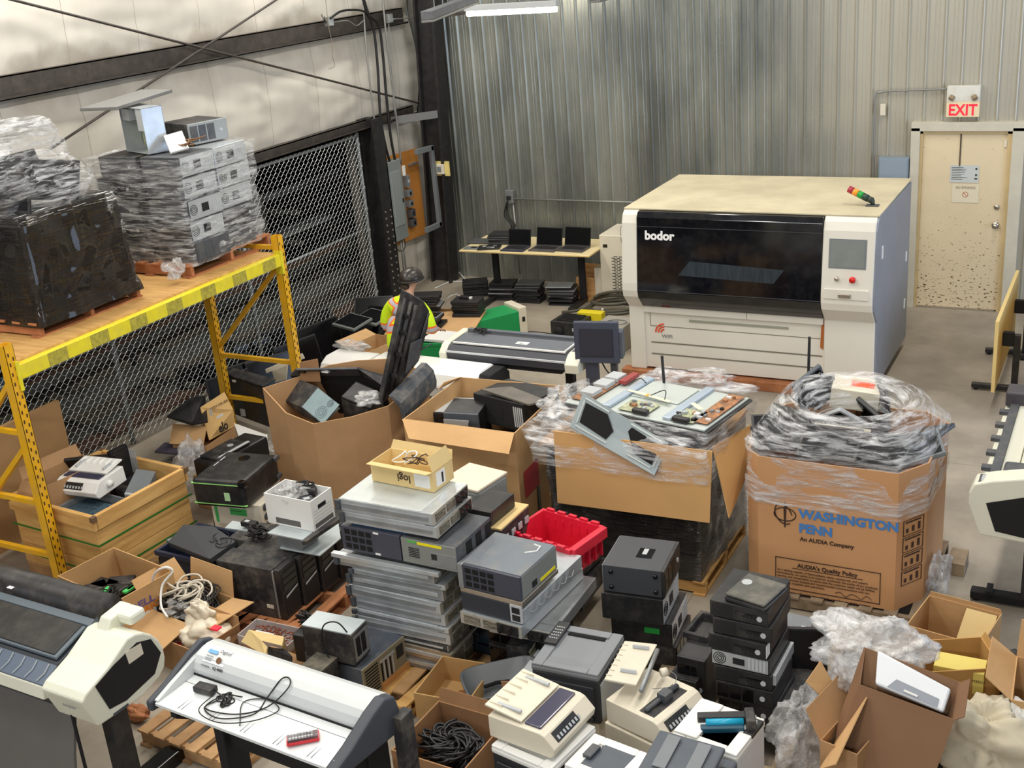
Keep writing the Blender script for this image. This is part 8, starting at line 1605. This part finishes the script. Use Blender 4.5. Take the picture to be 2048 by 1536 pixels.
for i in range(3): MB().plate([hood(-w_/2+.13,PI*(.25+.03*i),.0055),hood(-w_/2+.18,PI*(.25+.03*i),.0055),hood(-w_/2+.18,PI*(.257+.03*i),.0055),hood(-w_/2+.13,PI*(.257+.03*i),.0055)],.001).build('printed_line',INK,SC_)
p_=hood(-w_/2+.228,PI*.29,.006); MB().cyl(p_,p_+Vector((0,-.001,.001)),.018,12).build('brown_emblem',mat('emblem_brown',rgb(120,84,60),.6),SC_)
p_=hood(-w_/2+.20,PI*.40,.006); text('Dropbyrs' if False else 'Digitize',.026,BLK,SC_,p_,(PI/2-.95,0,0),'sticker_lettering',.0004,.3)
p_=hood(-w_/2+.12,PI*.15,.003); text('contex',.022,INK,SC_,p_,(PI/2-.45,0,0),'logo_lettering',.0004); p_=hood(-w_/2+.205,PI*.15,.003); text('IQ 4400',.022,BLK,SC_,p_,(PI/2-.45,0,0),'model_lettering',.0004,0,.0004)
for s in (-1,1):
    x_=s*(w_/2-.12)
    MB().box(x_-.035,x_+.035,.06,.22,.05,zf-.06).build('stand_leg',BLK_M,SC_,.005); MB().box(x_-.035,x_+.035,-.22,.36,0,.05).build('stand_foot',BLK_M,SC_,.006); MB().prism([(-.2,zf-.06),(-.2,zf-.1),(.08,zf-.3),(.12,zf-.3),(.25,zf-.06)],x_-.02,x_+.02,'x').build('support_bracket',BLK_M,SC_)
MB().box(-w_/2+.15,w_/2-.15,.1,.14,.5,.62).build('cross_panel',BLK_M,SC_,.004)
MB().box(w_/2-.01,w_/2+.05,d/2-.06,d/2+.04,.3,zf+.02).build('rear_bracket',BLK_D,SC_,.004)
R_=Matrix.Rotation(rz,3,'Z')
def onsc(x,y,z): return lo+R_ @ Vector((x,y,z))
t=thing('power_adapter','black power brick lying on the white scanner table','charger',onsc(-w_/2+.24,-.06,zf+.012),rz+.1); MB().box(-.06,.06,-.03,.03,0,.035).build('brick',BLK_D,t,.005)
pts=[onsc(-w_/2+.30,-.05,zf+.03),onsc(-w_/2+.36,-.07,zf+.015),onsc(-w_/2+.34,-.17,zf+.012),onsc(-w_/2+.48,-.2,zf+.012),onsc(-w_/2+.62,-.1,zf+.015),onsc(-.02,.0,zf+.05),onsc(.02,.08,zf+.125),onsc(.06,.1,zf+.13),onsc(.09,.05,zf+.11),onsc(.0,-.03,zf+.02),onsc(-.12,-.14,zf+.012),onsc(-.3,-.17,zf+.014),onsc(-.28,-.05,zf+.02),onsc(-.18,-.02,zf+.02)]
tag(MB().tube(spline(pts,8),.0038,6).build('looped_cable',CBL,None,smooth=True),'black cord looped over the silver scanner hood and table','cable')
line('looped_cable',[onsc(-w_/2+.31,-.06,zf+.02),onsc(-w_/2+.33,-.2,zf+.014),onsc(-w_/2+.5,-.23,zf+.014),onsc(-w_/2+.66,-.14,zf+.016),onsc(-w_/2+.72,-.02,zf+.02),onsc(-w_/2+.6,.02,zf+.02),onsc(-w_/2+.5,-.05,zf+.016),onsc(-w_/2+.62,-.2,zf+.014)],.003,CBL,'thinner black cord looping across the white scanner table','cable')
tangle('cord_bundle','small knot of black connectors on the white scanner table',onsc(-w_/2+.40,-.08,zf+.008),(.06,.07,.03),4,.004,CBL,91,cat='cable')
t=thing('socket_set','red case with sockets and clear lid on the white scanner table','tool set',onsc(.34,-.14,zf+.01),rz+.75); MB().box(-.08,.08,-.038,.038,0,.018).build('case',mat('case_red',rgb(206,36,46),.4),t,.006); MB().box(-.074,.074,-.033,.033,.018,.02).build('inner_tray',mat('tray_dark_red',rgb(70,22,28),.5),t)
for i in range(8):
    for j in range(2): MB().cyl((-.06+i*.015,-.015+j*.03,.02),(-.06+i*.015,-.015+j*.03,.032),.006,8).build('socket',ZINC,t)
MB().box(-.078,.078,-.036,.036,.034,.037).build('clear_lid',film_mat('lid_clear',.05,.25),t,.003)
pallet('wooden pallet under the silver scanner',P(430,1480,0)+Vector((.0,.1,0)),rz,.8,.7,.12,WOODX)
# ================================================================ wide printer at the right edge
YN=7.42; t=thing('plotter_printer','wide white printer with black side panel at the right picture edge','large printer',(-.5,YN,0)); c=t.location
def xz(u,v,dy=0): p=PY(u,v,YN+dy)-c; return (p.x,p.z)
ol=[xz(*q) for q in ((1938,985),(1936,1008),(1950,1050),(1958,1070),(2048,1087))]; xr=ol[-1][0]+.35; ol +=[(xr,ol[-1][1]-.02),(xr,ol[0][1]+.12)]+[xz(*q) for q in ((2048,958),(1985,962),(1948,968))]
MB().prism(ol,0,.17,'y').build('end_cap',HPW,t,.012); il=[xz(*q) for q in ((1972,1006),(1990,1062),(2048,1076))]; il +=[(il[-1][0]+.25,il[-1][1]-.03),(il[-1][0]+.25,il[0][1]+.05),xz(2048,995)]; MB().prism(il,-.004,.0,'y').build('black_side_panel',BLK_M,t)
tz_=xz(1948,968)[1]; xl=ol[0][0]
MB().plate([(xl+.05,.02,tz_+.0),(xl+.15,.02,tz_+.012),(xl+.15,.14,tz_+.014),(xl+.05,.14,tz_+.003)],.012).build('touch_display',DGR,t,.004); MB().plate([(xl+.065,.035,tz_+.014),(xl+.135,.035,tz_+.024),(xl+.135,.125,tz_+.026),(xl+.065,.125,tz_+.016)],.002).build('display_glass',LGR,t)
MB().box(xl+.06,xr,.17,1.55,tz_-.2,tz_-.03).build('body',HPW,t,.01); MB().box(xl+.16,xl+.26,.17,1.55,tz_-.03,tz_+.0).build('cover_strip',mat('strip_cream',rgb(214,214,198),.5),t,.004)
MB().box(xl+.1,xl+.16,.17,1.55,tz_-.03,tz_+.015).build('dark_track',DGR,t,.003); MB().prism([(xl+.26,tz_-.03),(xl+.28,tz_+.04),(xl+.36,tz_+.08),(xr,tz_+.09),(xr,tz_-.03)],.3,1.4,'y').build('rounded_cover',HPW,t,.01)
for i in range(5): MB().box(xl+.035,xl+.11,.28+i*.25,.34+i*.25,tz_-.03,tz_+.0).build('guide_tab',DGR,t,.004)
MB().box(xl+.18,xr,.15,.30,tz_-.0,tz_+.06).build('dark_arm',DGR,t,.02); MB().box(xl+.06,xl+.3,1.42,1.62,tz_-.02,tz_+.10).build('far_end_block',mat('end_block_dark',rgb(64,60,66),.5),t,.015); MB().box(xl+.06,xr,1.55,1.68,tz_-.22,tz_-.0).build('far_end_cap',HPW,t,.012)
for y_ in (.25,1.45): MB().box(xl+.34,xl+.44,y_,y_+.1,.06,tz_-.2).build('stand_leg',BLK,t,.005); MB().box(xl+.02,xl+.8,y_-.0,y_+.09,.02,.08).build('stand_foot',BLK_M,t,.01); MB().cyl((xl+.06,y_+.045,0),(xl+.06,y_+.045,.03),.025,12).build('castor',BLK_M,t)
tag(MB().box(-.02,.02,-.06,.06,0,.03).build('foot_lock',BLK_M),'small black clip on the foot of the right edge printer','clip'); bpy.data.objects['foot_lock'].location=(xl-.5+.14,YN+.29,.08)
tag(MB().cbox((c.x+ol[-1][0]*0+.02,YN-.003,.62),(.06,.004,.09)).build('orange_tag',mat('tag_orange',rgb(232,100,60),.5)),'orange tag below the right edge printer','tag') if False else None
# floor litter
tag(MB().cbox(P(1872,948,.004),(.03,.02,.006)).build('paper_scrap',WHT2),'tiny white scrap on the floor right of the printed carton','paper')
o=blob('wood_offcut','rough brown wood chunk on the floor by the scanner pallet','wood block',P(275,1425,.06),(.10,.06,.05),WOODR,91,.25);
